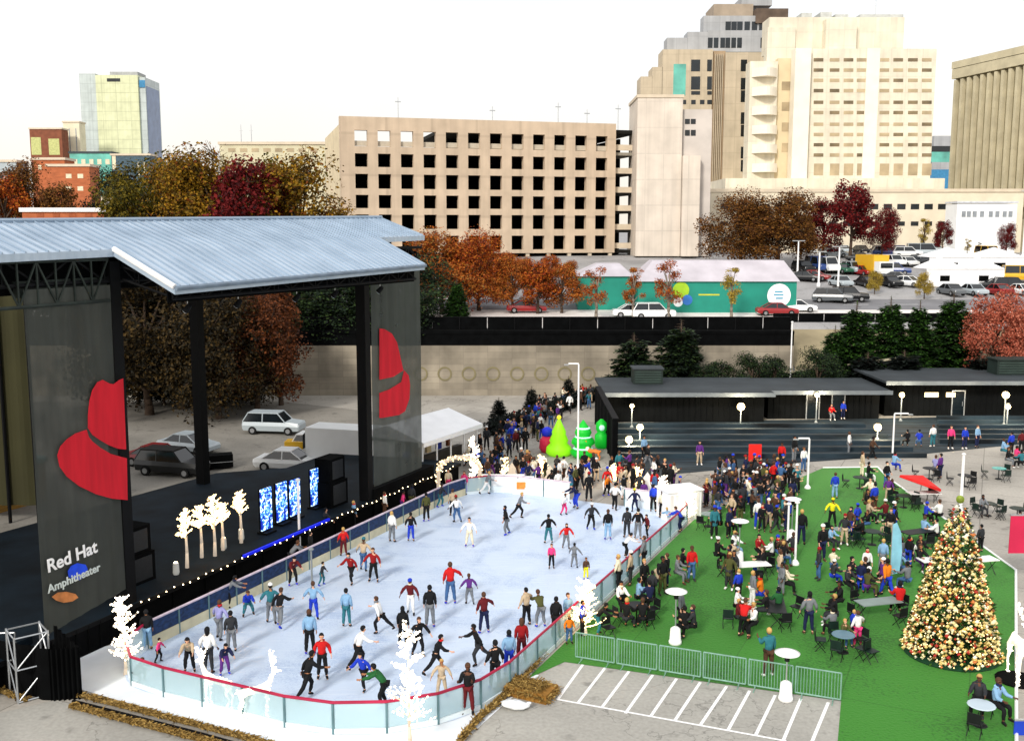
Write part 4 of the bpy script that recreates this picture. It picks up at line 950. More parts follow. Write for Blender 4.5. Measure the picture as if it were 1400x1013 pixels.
# deer sculptures of white lights
def skin(verts, radii, edges, name, sub=1, root=0, smooth=True):
    me = bpy.data.meshes.new(name); me.from_pydata([tuple(v) for v in verts], edges, []); o = bpy.data.objects.new('tmp', me); COL.objects.link(o)
    md = o.modifiers.new('skin', 'SKIN'); md.use_smooth_shade = smooth; md.branch_smoothing = .4
    sv = me.skin_vertices[0].data
    for i, r in enumerate(radii): sv[i].radius = (r, r) if not isinstance(r, tuple) else r; sv[i].use_root = (i == root)
    if sub: s_ = o.modifiers.new('sub', 'SUBSURF'); s_.levels = sub; s_.render_levels = sub
    dg = bpy.context.evaluated_depsgraph_get(); out = bpy.data.meshes.new_from_object(o.evaluated_get(dg)); out.name = name
    bpy.data.objects.remove(o); return out
def deer_mesh(head_turn=0.0, ht=1.0):
    V = [(-.0, 0, 1.15), (.45, 0, 1.2), (-.45, 0, 1.13)]; Rr = [.17, .2, .17]; E = [(0, 1), (0, 2)]
    def ch(start, pts, rs):
        p = start
        for q, r in zip(pts, rs): V.append(q); Rr.append(r); E.append((p, len(V) - 1)); p = len(V) - 1
        return p
    for y in (.13, -.13):
        ch(1, [(.5, y, .95), (.52, y, .55), (.48, y, .1), (.5, y, .02)], [.08, .045, .03, .035])
        ch(2, [(-.5, y, .95), (-.42, y, .75), (-.58, y, .48), (-.5, y, .1), (-.48, y, .02)], [.1, .07, .04, .03, .035])
    nk = ch(1, [(.66, 0, 1.45), (.76, 0, 1.72), (.82, 0, 1.9)], [.11, .075, .09])
    ch(nk, [(.95, 0, 1.86), (1.08, 0, 1.8)], [.06, .04]); ch(2, [(-.62, 0, 1.25), (-.68, 0, 1.1)], [.04, .025])
    for y in (1, -1):
        ch(nk, [(.78, .1 * y, 1.98), (.74, .2 * y, 2.02)], [.035, .012])
        a = ch(nk, [(.76, .12 * y, 2.1), (.68, .25 * y, 2.35), (.72, .33 * y, 2.65)], [.022, .018, .01]); ch(a - 1, [(.85, .28 * y, 2.55)], [.01]); ch(a - 2, [(.9, .14 * y, 2.35)], [.01])
    return V, Rr, E
V, Rr, E = deer_mesh(); me_deer = skin(V, Rr, E, 'deer_body', 1)
m_deer = mat('lit_deer', '#fff2dc', .6, .3, 14, emit=.45, emitcol='#fff0d4')
def deer(p, rz, sc, lab):
    t = thing('lit_deer', p, rz, lab, 'light sculpture', 'white lit deer', scale=sc); me = me_deer
    o = inst('body', me, t, None); 
    if not me.materials: me.materials.append(m_deer)
    rr = random.Random(5); k = MB()
    for i in range(170):
        v = me.vertices[rr.randrange(len(me.vertices))]; k.octa(v.co + v.normal * .01, .028)
    tag(k.build('bulbs', m_lit_w, t), kind='stuff')
    
    if sc > 1: k = MB(); k.lathe([(.62, 0), (.62, .04), (.55, .05)], 16); k.build('base_plate', m_black, t)
deer(G(1383, 930) + Vector((.2, 0, .02)), R(-100), 1.22, 'tall white lit deer at the turf edge beside the Christmas tree')
deer(G(300, 968) + Vector((0, 0, .02)), R(160), .85, 'white lit deer outside the near boards, the one closer to the stage')
deer(G(348, 982) + Vector((0, 0, .02)), R(20), .85, 'white lit deer outside the near boards, the one closer to the tall lit tree')
# ---------- entrance arch, ticket tent ----------
t = thing('lit_arch', G(628, 674), R(20), 'white lit arch over the rink entrance below the ticket tent', 'arch'); k = MB(); P = []
for i in range(13): a = math.pi * i / 12; P.append((-1.35 * math.cos(a), 0, 1.5 + .8 * math.sin(a)))
P = [(-1.35, 0, 0)] + P + [(1.35, 0, 0)]; k.path(P, .12, 7); k.build('arch_frame', m_lit_w2, t)
k = MB(); rr = random.Random(2)
for i in range(150):
    j = rr.randrange(len(P) - 1); c = Vector(P[j]).lerp(Vector(P[j + 1]), rr.random()); k.octa(c + Vector((rr.uniform(-.18, .18), rr.uniform(-.15, .15), rr.uniform(-.15, .15))), .05)
tag(k.build('bulbs', m_lit_g, t), kind='stuff')
a = G(578, 655); b = G(652, 628)
t = thing('ticket_tent', a, math.atan2(b.y - a.y, b.x - a.x), 'white gable tent over the skate counter at the far stage end', 'tent'); L_ = (b - a).length; mw = mat('tent_white', '#f2f3f5', .7, .04, 1)
k = MB()
k.add([(-.3, -.3, 2.5), (L_ + .3, -.3, 2.6), (L_ + .3, 2.6, 3.5), (-.3, 2.6, 3.4), (L_ + .3, 5.5, 2.6), (-.3, 5.5, 2.5)], [(0, 1, 2, 3), (3, 2, 4, 5)])
k.add([(-.3, -.31, 2.5), (L_ + .3, -.31, 2.6), (L_ + .3, -.31, 2.3), (-.3, -.31, 2.2)], [(0, 1, 2, 3)]); k.add([(-.3, -.3, 2.5), (-.3, 2.6, 3.4), (-.3, 5.5, 2.5)], [(0, 1, 2)])
k.build('canopy', mw, t)
for i in range(5):
    for y in (0, 5.2): k = MB(); k.tube((L_ * i / 4, y, 0), (L_ * i / 4, y, 2.5), .06); k.build('pole', m_white, t)
k = MB(); k.bx(0.1, L_ - .1, 1.2, 1.6, 0, 1.0); k.build('counter', mat('counter', '#3a342e', .7, .3, 2), t)
k = MB(); k.bx(0.05, L_, 5.1, 5.15, 0, 2.4); k.build('back_wall', m_black, t)
rr = random.Random(12)
for i in range(5):
    k = MB(); k.bx(.4 + i * L_ / 5.2, .9 + i * L_ / 5.2, 1.7, 1.9, 1.0, 1.5); k.build('supply_box', mat('supply%d' % (i % 3), ('#2c3a9c', '#7a4a30', '#c9b48c')[i % 3], .6, .2), t)
# white boxes by the far ice end
for i, (px, py, sx, lab) in enumerate(((688, 673, 2.6, 'long white counter at the far ice end'), (715, 676, 1.3, 'short white counter with an orange picture at the far ice end'))):
    t = thing('white_counter', G(px, py), 0, lab, 'counter'); k = MB(); k.bx(-sx / 2, sx / 2, 0, .7, 0, .95); k.build('body', m_whiteb, t); k = MB(); k.bx(-sx / 2 - .05, sx / 2 + .05, -.05, .75, .955, 1.0); k.build('top', m_white, t)
    if i: k = MB(); k.bx(-.4, .2, -.03, -.004, .35, .8); k.build('picture_panel', mat('orange_picture', '#dd8a3c', .6, .3, 4), t)
t = thing('white_booth', G(935, 712), R(20), 'white slatted booth at the rink corner next to the crowd', 'booth'); k = MB(); k.bx(-1, 1.1, 0, 1.4, 0, 1.7); k.build('body', m_whiteb, t)
for i in range(6): k = MB(); k.bx(-.9 + i * .33, -.72 + i * .33, -.05, -.004, .1, 1.55); k.build('picket', mat('offwhite', '#ddd9d0'), t)
k = MB(); k.bx(-1.1, 1.2, -.12, 1.5, 1.705, 1.78); k.build('top', m_white, t)
# white picket standees along far ice end
for i, px in enumerate((700, 728, 752, 778, 803, 832, 862, 885)):
    t = thing('snowman_board', G(px, 660 + i * 2), 0, 'white cut-out board in the row behind the far ice end, number %s from the arch' % ('one', 'two', 'three', 'four', 'five', 'six', 'seven', 'eight')[i], 'cut-out board', 'white cut-out boards')
    k = MB(); k.side([(-.35, 0), (.35, 0), (.38, .5), (.22, .72), (.25, .95), (.1, 1.2), (0, 1.35), (-.1, 1.2), (-.25, .95), (-.22, .72), (-.38, .5)], 0, .06); k.build('board', m_lit_w2 if i % 2 == 0 else m_whiteb, t)
    k = MB(); k.bx(-.3, .3, .07, .3, 0, .05); k.build('foot', m_white, t)
# ---------- inflatables ----------
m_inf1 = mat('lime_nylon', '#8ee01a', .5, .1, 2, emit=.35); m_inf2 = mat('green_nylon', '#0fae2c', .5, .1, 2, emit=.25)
t = thing('inflatable_tree', G(764, 622), 0, 'lime yellow inflatable Christmas tree on the plaza', 'inflatable'); k = MB()
k.lathe([(.75, 0), (.95, .2), (.9, .6), (.62, .9), (.7, 1.1), (.5, 1.55), (.52, 1.75), (.3, 2.2), (.12, 2.6), (.02, 2.75)], 16); k.build('body', m_inf1, t, smooth=True)
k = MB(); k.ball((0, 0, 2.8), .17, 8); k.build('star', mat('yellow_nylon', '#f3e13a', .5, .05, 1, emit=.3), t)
t = thing('inflatable_tree', G(797, 626), 0, 'bright green inflatable Christmas tree with pale bands beside the black wall', 'inflatable'); k = MB()
k.lathe([(.5, 0), (.85, .25), (.95, .5), (.55, .85), (.85, 1.1), (.8, 1.35), (.5, 1.65), (.62, 1.85), (.55, 2.05), (.25, 2.5), (.03, 2.8)], 16); k.build('body', m_inf2, t, smooth=True)
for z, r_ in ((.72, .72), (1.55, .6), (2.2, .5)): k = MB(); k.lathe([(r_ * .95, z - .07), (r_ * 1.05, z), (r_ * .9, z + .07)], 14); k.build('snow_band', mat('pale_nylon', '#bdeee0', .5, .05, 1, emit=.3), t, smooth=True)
t = thing('inflatable_gift', G(822, 612), 0, 'green and white inflatable gift tower behind the toy reindeer', 'inflatable'); k = MB(); k.lathe([(.4, 0), (.5, .2), (.5, 1.0), (.3, 1.2), (.42, 1.4), (.42, 1.9), (.1, 2.2)], 12); k.build('body', m_inf2, t, smooth=True)
k = MB(); k.ball((0, -.3, 1.6), .25, 8); k.build('bow', mat('pale_nylon'), t)
V2 = [(v[0], v[1], v[2]) for v in V]
me_toy = skin([(x, y, z * .75) for x, y, z in V[:]], [r * 1.5 if isinstance(r, float) else r for r in Rr], E, 'toy_reindeer', 1)
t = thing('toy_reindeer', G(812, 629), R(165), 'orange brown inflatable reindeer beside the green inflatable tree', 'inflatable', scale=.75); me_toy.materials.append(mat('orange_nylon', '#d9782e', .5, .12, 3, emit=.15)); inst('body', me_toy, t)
k = MB(); k.ball((.62, 0, 1.05), .22, 8, 1.3); k.build('white_bib', mat('white_nylon', '#f3efe8', .5, .05), t, smooth=True)
t = thing('inflatable_santa', G(748, 618), 0, 'pink and red inflatable figure with a blue ball on top', 'inflatable'); k = MB(); k.lathe([(.4, 0), (.6, .3), (.55, .9), (.35, 1.2)], 12); k.build('body', mat('pink_nylon', '#d8274e', .5, .1, 2), t, smooth=True); k = MB(); k.ball((0, 0, 1.5), .42, 10); k.build('ball', mat('blue_nylon', '#1d30d8', .5, .1), t, smooth=True)

# ================= BOX-OFFICE BUILDINGS =================
m_clad = mat('black_cladding', '#0c0e0f', .8, .35, .6, spec=.1); m_cr = mat('grey_deck_roof', '#33393d', .7, .25, .4)
m_lampw = mat('lamp_glow', '#fff3cf', .4, 0, 1, emit=3.0, emitcol='#ffd992')
def hut(lab, x0, x1, y, h, deep, doors=(), lit=()):
    t = thing('black_pavilion', (x0, y, 0), 0, lab, 'pavilion'); W_ = x1 - x0; k = MB()
    k.bx(0, W_, 0, deep, 0, h - .2)
    for i in range(int(W_ / .5)): k.bx(i * .5, i * .5 + .06, -.04, -.003, 0, h - .25)
    k.build('wall', m_clad, t)
    k = MB(); k.bx(-.5, W_ + .5, -1.6, deep + .3, h - .19, h); k.build('roof', m_cr, t)
    k = MB(); k.bx(-.52, W_ + .52, -1.68, -1.601, h - .3, h + .04); k.build('fascia', mat('fascia', '#6d7479', .5, .15), t)
    for x in doors:
        k = MB(); k.bx(x, x + 1.0, -.08, -.045, 0, 2.1); d_ = k.build('door', m_dkglass, t); k = MB(); k.tube((x + .85 - 0, -.14, .9), (x + .85, -.14, 1.3), .025); k.build('handle', m_alu, d_)
        k = MB(); k.bx(x - .1, x - .005, -.1, -.045, 0, 2.2); k.bx(x + 1.005, x + 1.1, -.1, -.045, 0, 2.2); k.bx(x - .1, x + 1.1, -.1, -.045, 2.205, 2.3); k.build('door_frame', m_alu, t)
    for x, w_ in lit: k = MB(); k.bx(x, x + w_, -.09, -.045, 1.7, 2.1); k.build('lit_window', mat('lit_window', '#ffe9bd', .4, 0, 1, emit=2.5, emitcol='#ffdf9e'), t)
    return t
hut('black pavilion with a grey roof next to the black side wall', 8.2, 21.6, 86.5, 2.75, 7.5)
hut('low black middle pavilion with two framed doors', 22.3, 32.0, 88, 2.7, 6.0, (3.4, 5.6))
hut('large black pavilion with lit windows and a roof unit', 33, 52, 89.5, 3.3, 7, (6,), ((3.5, 1.2), (5.4, .8), (13.2, 1.5)))
for x, y, z, w_, lab in ((10.8, 90, 2.76, 2.6, 'dark green ventilation box on the pavilion by the side wall'), (44, 92, 3.31, 4.2, 'dark green plant box on the large pavilion roof')):
    t = thing('roof_unit', (x, y, z), 0, lab, 'roof unit'); k = MB(); k.bx(0, w_, 0, 2, 0, 1.3); k.build('casing', mat('unit_green', '#1f2b27', .6, .3, 1), t); k = MB(); k.bx(-.1, w_ + .1, -.1, 2.1, 1.301, 1.42); k.build('lid', m_cr if x < 20 else mat('unit_green'), t)
    for i in range(5): k = MB(); k.bx(.15, w_ - .15, -.05, -.004, .15 + i * .22, .25 + i * .22); k.build('louvre', mat('unit_louvre', '#33423c', .5, .2), t)
t = thing('side_wall', (7.3, 71, 0), R(90), 'black boundary wall running back from the inflatable trees', 'wall'); k = MB(); k.bx(0, 15, -.18, .18, 0, 3.1); k.build('wall_face', m_black, t); k = MB(); k.bx(-.05, 15.05, -.22, .22, 3.101, 3.2); k.build('coping', m_blackm, t)
for i in range(6): k = MB(); k.bx(i * 2.9, i * 2.9 + .15, .181, .28, 0, 3.1); k.build('buttress', m_blackm, t)
# globe lamps
for i, (px, py, Y, r_) in enumerate(((864, 555, 84, .22), (875, 584, 78, .32), (860, 601, 76, .34), (1013, 556, 84.5, .4), (1117, 540, 86, .26), (1200, 584, 79, .36), (1233, 540, 87, .28), (1375, 540, 85, .36), (1378, 556, 84, .26))):
    c = D(px, py, Y); lab = 'glowing globe lamp post ' + ('by the black side wall, thin and dim', 'beside the terrace near the side wall', 'closest to the inflatable trees', 'before the first pavilion roof', 'between the two framed doors', 'at the pale path before the terrace', 'beside the lit windows', 'by the last lit window', 'just below the last lit window')[i]
    t = thing('globe_lamp', (c.x, Y, 0), 0, lab, 'lamp post', 'globe lamps on the terrace'); k = MB(); k.tube((0, 0, 0), (0, 0, c.z - r_ * .8), .06, .045); k.lathe([(.16, 0), (.14, .12), (.06, .2)], 8); k.build('post', mat('lamp_grey', '#7f8587', .5, .1), t)
    k = MB(); k.ball((0, 0, c.z), r_ * .85, 10); k.build('globe', m_lampw, t, smooth=True)
    pl_ = bpy.data.lights.new('lamp_light', 'POINT'); pl_.energy = 420 * r_ / .3; pl_.color = (1, .84, .58); pl_.shadow_soft_size = r_; po = bpy.data.objects.new('lamp_light', pl_); COL.objects.link(po); po.parent = t; po.location = (0, -.5, c.z)
    k = MB(); k.lathe([(.05, 0), (.16, .03), (.12, .07)], 8, (0, 0, c.z + r_ * .8)); k.build('cap', m_blackm, t)
# light poles
def lpole(px, py_b, py_t, arm, lab, z=0, Y=None, w_=.07, m=None, head=True):
    b = G(px, py_b, z) if Y is None else Vector((D(px, py_b, Y).x, Y, z)); t_ = D(px, py_t, b.y)
    t = thing('light_pole', b, 0, lab, 'light pole', 'white light poles'); h = t_.z - z; m = m or m_white
    k = MB(); k.tube((0, 0, .25), (0, 0, h), w_, w_ * .8); k.build('pole', m, t); k = MB(); k.lathe([(.2, 0), (.2, .1), (.1, .25)], 10); k.build('base', m, t)
    if arm: k = MB(); k.bx(min(0, arm), max(0, arm), -.04, .04, h + .001, h + .09); k.build('arm', m, t); k = MB(); k.bx(arm - .3 * (arm < 0), arm + .3 * (arm > 0), -.12, .12, h - .06, h + .0); k.build('lamp_head', m_alu, t)
    elif head: k = MB(); k.lathe([(.1, 0), (.13, .06), (.05, .12)], 8, (0, 0, h)); k.build('cap', m, t)
lpole(790, 640, 498, -.7, 'white light pole with one arm behind the inflatable trees')
lpole(1081, 500, 441, 0, 'white light pole on the slope above the middle pavilion', Y=97, z=.0)
lpole(410, 757, 657, 0, 'white pole at the stage front before the blue panels')
lpole(1104, 668, 600, -.7, 'white light pole between the crowd and the bright turf corner')
lpole(1220, 625, 566, 1.0, 'white light pole with an arm at the terrace edge')
lpole(1313, 700, 622, 0, 'thick white pole near the top of the Christmas tree', w_=.1)
lpole(427, 812, 752, 0, 'thin grey pole on the stage side of the ice', m=mat('lamp_grey'), w_=.05)
lpole(1076, 762, 690, 0, 'white post at the bar table, inner of a pair', w_=.06); lpole(1087, 772, 688, 0, 'white post at the bar table, outer of a pair', w_=.06)
for px, pb, pt_, lab in ((1145, 408, 338, 'white street light pole in the far lot beside the light grey car'), (1119, 392, 345, 'white street light pole in the far lot by the blue vans'), (1090, 380, 330, 'slim light pole behind the teal hall roof'), (1398, 352, 262, 'tall white street light pole at the edge of the far lot')):
    b = GT(px, pb); tp_ = D(px, pt_, b.y); t = thing('street_lamp', b, 0, lab, 'street lamp', 'street lamps in the far lot'); h = tp_.z - b.z
    k = MB(); k.tube((0, 0, .5), (0, 0, h), .14, .09); k.build('pole', m_white, t); k = MB(); k.lathe([(.25, 0), (.25, .4), (.16, .5)], 8); k.build('base', m_white, t); k = MB(); k.bx(-.9, .9, -.12, .12, h + .003, h + .12); k.build('lamp_head', m_alu, t)
# string-light poles over the ice
def festoon(a, b, sag, n, lab):
    t = thing('light_string', a, 0, lab, 'string lights'); k = MB(); w_ = MB(); P = []
    for i in range(n + 1):
        u = i / n; p = (b - a) * u; p.z -= sag * 4 * u * (1 - u); P.append(p)
        k.octa(p - Vector((0, 0, .06)), .05)
    w_.path(P, .01, 4); tag(k.build('bulbs', m_bulb, t), kind='stuff'); w_.build('wire', m_blackm, t)
# banners at the frame edge
for (px, p0, p1, col_, lab) in ((1391, 705, 756, '#c1244a', 'crimson banner on a grey post at the turf edge'), (1396, 985, 1012, '#1c3fb8', 'blue sign on a grey post beyond the turf corner')):
    Y = 45 if p0 < 800 else 31.5; a = D(px - 9, p0, Y); b = D(px + 30, p1, Y); t = thing('banner_sign', (b.x, Y, 0), 0, lab, 'banner'); k = MB(); k.bx(a.x - b.x, 0, -.02, .02, b.z, a.z); k.build('banner', mat('banner_' + col_[1:], col_, .8, .12, 1), t)
    k = MB(); k.tube((.08, 0, 0), (.08, 0, a.z + .3), .07); k.build('post', m_alu, t); k = MB(); k.bx(a.x - b.x, .03, -.03, .03, a.z + .005, a.z + .06); k.build('bracket', m_alu, t)
# ================= TREES =================
m_bark = mat('bark', '#4a3c31', .95, .3, 3, .5)
m_bark2 = mat('grey_bark', '#7d7468', .95, .25, 3, .4)
LEAF = {
    'brown': island_mat('leaf_brown', ['#241208', '#4c2a13', '#6c431a', '#865a22', '#574018'], trans=.25),
    'orange': island_mat('leaf_orange', ['#4a1c08', '#98501a', '#c4742a', '#7c3010', '#a8823a'], trans=.25),
    'rust': island_mat('leaf_rust', ['#3a1408', '#8a3512', '#b0551a', '#b8741f'], trans=.25),
    'gold': island_mat('leaf_gold', ['#241c08', '#6b5212', '#a87c18', '#59500f', '#7a3c12'], trans=.25),
    'olive': island_mat('leaf_olive', ['#1a1a08', '#45440f', '#7a6614', '#33380f'], trans=.25),
    'darkred': island_mat('leaf_darkred', ['#24060a', '#5c1216', '#7e1f1c', '#4a0c12'], trans=.25),
    'salmon': island_mat('leaf_salmon', ['#7c3424', '#b05a44', '#c47a62', '#96442e'], trans=.25),
    'sand': island_mat('leaf_sand', ['#6f5c20', '#a08a35', '#c0a648', '#8a7a30'], trans=.25),
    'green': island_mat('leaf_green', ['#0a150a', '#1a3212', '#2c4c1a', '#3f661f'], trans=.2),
    'deep': island_mat('leaf_deep', ['#0a100c', '#132016', '#22351c', '#3a4c22'], trans=.15), 'dim': island_mat('leaf_shaded_brown', ['#0b0a05', '#1e1a0b', '#33270f', '#4a3814'], trans=.1), 'dimred': island_mat('leaf_shaded_red', ['#1c0d06', '#4c2610', '#6e3a16', '#3c220e'], trans=.1),  # dim leaves: brown and rust with the shade behind the stage painted in
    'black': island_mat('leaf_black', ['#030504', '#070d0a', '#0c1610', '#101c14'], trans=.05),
    'twig': island_mat('leaf_twig', ['#6e5850', '#8f7468', '#a58c80', '#7c6459']),
}
def decid(seed, nleaf=9000, leaf=.36, R_=3.3, z0=2.4, Ht=10.0, lobes=16, dens=1.0, bare=False):
    r = random.Random(seed); tk = MB(); br = []
    tk.path([(0, 0, -.3), (.05, 0, z0 * .6), (.1, .08, z0), (.05, .1, z0 + 2.2), (0, 0, Ht * .72)], [.3, .22, .19, .13, .05], 8)
    L = []
    for i in range(lobes):
        a = r.uniform(0, 6.28) + i * 2.4; t = (i + .5) / lobes; z = z0 + .9 + (Ht - z0 - 1.9) * t
        rr_ = R_ * math.sqrt(max(.05, 1 - ((t - .38) / .68) ** 2)) * r.uniform(.45, .8)
        c = Vector((rr_ * math.cos(a), rr_ * math.sin(a), z + r.uniform(-.3, .3))); L.append((c, R_ * r.uniform(.34, .56)))
        s_ = Vector((.05, .05, z0 + (z - z0) * .45)); m_ = s_.lerp(c, .55) + Vector((0, 0, .35))
        tk.path([s_, m_, c], [.1, .06, .025], 5)
        for q in range(3 if not bare else 9):
            e_ = c + Vector((r.uniform(-1, 1), r.uniform(-1, 1), r.uniform(-.2, 1))).normalized() * L[-1][1] * .95; tk.path([m_.lerp(c, r.uniform(.3, 1)), e_], [.035, .012], 4)
    lf = MB()
    for i in range(nleaf):
        c, R2 = L[r.randrange(lobes)]
        d = Vector((r.gauss(0, 1), r.gauss(0, 1), r.gauss(0, .85))).normalized()
        p = c + d * R2 * (r.random() ** .45) * 1.05
        if noise.noise(p * .9 + Vector((seed, 0, 0))) < -.22: continue
        n = (d + Vector((r.uniform(-1, 1), r.uniform(-1, 1), r.uniform(-.6, 1.2)))).normalized(); u = n.orthogonal().normalized(); v = n.cross(u); a = r.uniform(0, 3.14)
        u, v = u * math.cos(a) + v * math.sin(a), v * math.cos(a) - u * math.sin(a); s = leaf * r.uniform(.55, 1.25)
        lf.add([p - u * s * .5, p - v * s * .32 + n * s * .1, p + u * s * .5, p + v * s * .32 + n * s * .1], [(0, 1, 2, 3)])
    return tk.mesh('trunk', [m_bark], True), lf.mesh('crown', [LEAF['brown']])
def conif(seed, n=2600, leaf=.34, R_=2.3, Ht=8.0, z0=.5, ragged=.25):
    r = random.Random(seed); tk = MB(); tk.path([(0, 0, -.2), (0, 0, Ht * .5), (0, 0, Ht * .97)], [.2, .13, .03], 7); lf = MB()
    nb = 84; B = []
    for i in range(nb):
        t = (i / nb) ** .9; z = z0 + (Ht - z0) * t; a = i * 2.399 + r.uniform(-.3, .3); Lr = R_ * (1 - t) ** .85 * r.uniform(1 - ragged, 1 + ragged * .5) + .12; B.append((z, a, Lr))
        tk.tube((0, 0, z), (Lr * .9 * math.cos(a), Lr * .9 * math.sin(a), z - .1 * Lr), .03, .01, 4)
    for i in range(n):
        z, a, Lr = B[int(nb * (1 - math.sqrt(1 - r.random() * .98)))]
        q = r.random() ** .6; w_ = .28 * Lr * (1.1 - q) + .08
        p = Vector((Lr * q * math.cos(a), Lr * q * math.sin(a), z - .12 * Lr * q)) + Vector((r.gauss(0, w_), r.gauss(0, w_), r.gauss(0, .1)))
        d = Vector((math.cos(a), math.sin(a), r.uniform(-.7, .5))).normalized(); d = (d + Vector((r.uniform(-.5, .5), r.uniform(-.5, .5), 0))).normalized(); s = leaf * r.uniform(.6, 1.2); sd = d.cross(Vector((r.uniform(-.5, .5), r.uniform(-.5, .5), 1))).normalized() * s * .3
        lf.add([p, p + d * s * .5 + sd, p + d * s, p + d * s * .5 - sd], [(0, 1, 2, 3)])
    p = Vector((0, 0, Ht - .35)); lf.add([p + Vector((.06, 0, 0)), p + Vector((-.06, .03, 0)), p + Vector((0, 0, .5))], [(0, 1, 2)])
    return tk.mesh('trunk', [m_bark], True), lf.mesh('crown', [LEAF['green']])
PT = {'A': decid(1, 9500, .34), 'B': decid(2, 17000, .26, 3.8, 1.6, lobes=21), 'C': decid(3, 9000, .34, 3.0, 1.4, lobes=18), 'S': decid(4, 2600, .26, 1.6, 2.4, lobes=12), 'S2': decid(5, 3000, .26, 1.9, 2.0, lobes=12),
      'N': decid(6, 500, .14, 3.2, 2.5, lobes=22, bare=True), 'W': decid(14, 26000, .26, 4.6, 1.0, lobes=28),
      'P': conif(7, 15000, .34), 'Q': conif(8, 14000, .34, 2.0, ragged=.4), 'K': conif(9, 8000, .32, 1.5, 8, .2, .15), 'H': conif(10, 15000, .36, 2.6, 8, .2, .5)}
HT = {k_: 10.0 for k_ in PT}; HT.update(P=8.4, Q=8.4, K=8.4, H=8.4)
def tree(px, py_b, py_t, proto, leaf, lab, Y=None, zb=None, wide=1.0, name=None, cat='tree', group=None, rz=None, bark=None):
    if Y is None: b = GT(px, py_b)
    else:
        z = terr(0, Y) if zb is None else zb; b = Vector((D(px, py_b, Y).x, Y, z))
    h = D(px, py_t, b.y).z - b.z; s = h / HT[proto]
    t = thing(name or ('pine_tree' if proto in 'PQKH' else 'autumn_tree'), b, rnd.uniform(0, 6.28) if rz is None else rz, lab, cat, group, scale=(s * wide, s * wide, s))
    inst('trunk', PT[proto][0], t, bark or m_bark); inst('crown', PT[proto][1], t, LEAF[leaf]); return t
# behind the stage
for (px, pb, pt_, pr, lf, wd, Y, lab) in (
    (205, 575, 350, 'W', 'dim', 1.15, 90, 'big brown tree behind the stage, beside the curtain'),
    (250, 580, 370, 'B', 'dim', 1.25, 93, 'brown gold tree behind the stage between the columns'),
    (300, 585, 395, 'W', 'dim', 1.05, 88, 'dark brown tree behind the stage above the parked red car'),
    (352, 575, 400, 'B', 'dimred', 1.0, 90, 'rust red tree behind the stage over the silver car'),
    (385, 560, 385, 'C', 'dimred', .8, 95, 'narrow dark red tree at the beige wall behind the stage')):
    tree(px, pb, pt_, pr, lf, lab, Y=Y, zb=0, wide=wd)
for i, (px, pt_, wd, Y) in enumerate(((175, 360, 1.5, 106), (240, 350, 1.4, 107), (300, 355, 1.5, 106), (365, 345, 1.4, 107), (425, 360, 1.4, 106), (480, 350, 1.4, 107), (120, 350, 1.5, 107), (545, 350, 1.3, 106))):
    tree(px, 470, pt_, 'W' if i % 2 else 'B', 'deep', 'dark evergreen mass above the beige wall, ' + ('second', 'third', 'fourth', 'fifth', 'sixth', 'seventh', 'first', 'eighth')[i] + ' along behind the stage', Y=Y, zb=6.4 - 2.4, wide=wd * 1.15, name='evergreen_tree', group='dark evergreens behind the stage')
for i, (px, wd, h_) in enumerate(((190, 1.7, 88), (225, 1.6, 78), (262, 1.8, 84), (345, 1.5, 70), (305, 1.5, 74))):  # undergrowth whose black leaves also paint in the shadow below the trees
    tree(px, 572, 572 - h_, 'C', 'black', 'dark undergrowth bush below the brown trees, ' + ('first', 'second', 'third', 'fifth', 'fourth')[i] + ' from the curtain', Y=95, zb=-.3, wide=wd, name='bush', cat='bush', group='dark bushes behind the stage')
# skyline trees, left
for (px, pb, pt_, pr, lf, wd, Y, lab) in (
    (40, 300, 222, 'B', 'brown', 1.0, 190, 'brown tree in front of the orange brick apartments'), (8, 300, 240, 'A', 'rust', 1.0, 185, 'small rust tree at the skyline edge'), (82, 300, 250, 'C', 'brown', 1.1, 185, 'low brown tree beside the brick apartments'),
    (150, 300, 232, 'B', 'black', 1.0, 200, 'dark bushy tree below the teal office'), (205, 310, 215, 'B', 'olive', 1.3, 150, 'olive tree in front of the glass tower base'), (236, 320, 206, 'N', 'twig', 1.1, 175, 'bare pinkish tree rising over the olive trees'), (290, 320, 190, 'N', 'twig', 1.0, 175, 'taller bare pinkish tree beside the beige hall'),
    (250, 325, 222, 'W', 'gold', 1.05, 140, 'broad golden olive tree over the stage roof'), (300, 325, 206, 'B', 'gold', 1.2, 138, 'tall brown gold tree over the stage roof ridge'), (345, 325, 216, 'C', 'darkred', 1.0, 130, 'dark red tree over the stage roof ridge'),
    (378, 325, 216, 'A', 'olive', .8, 142, 'slim olive tree between the red and golden ones'), (412, 325, 212, 'B', 'gold', 1.15, 134, 'golden tree touching the corner of the parking garage'), (180, 318, 248, 'A', 'olive', 1.0, 136, 'low olive tree at the end of the brick depot')):
    tree(px, pb, pt_, pr, lf, lab, Y=Y, zb=terr(0, Y), wide=wd)
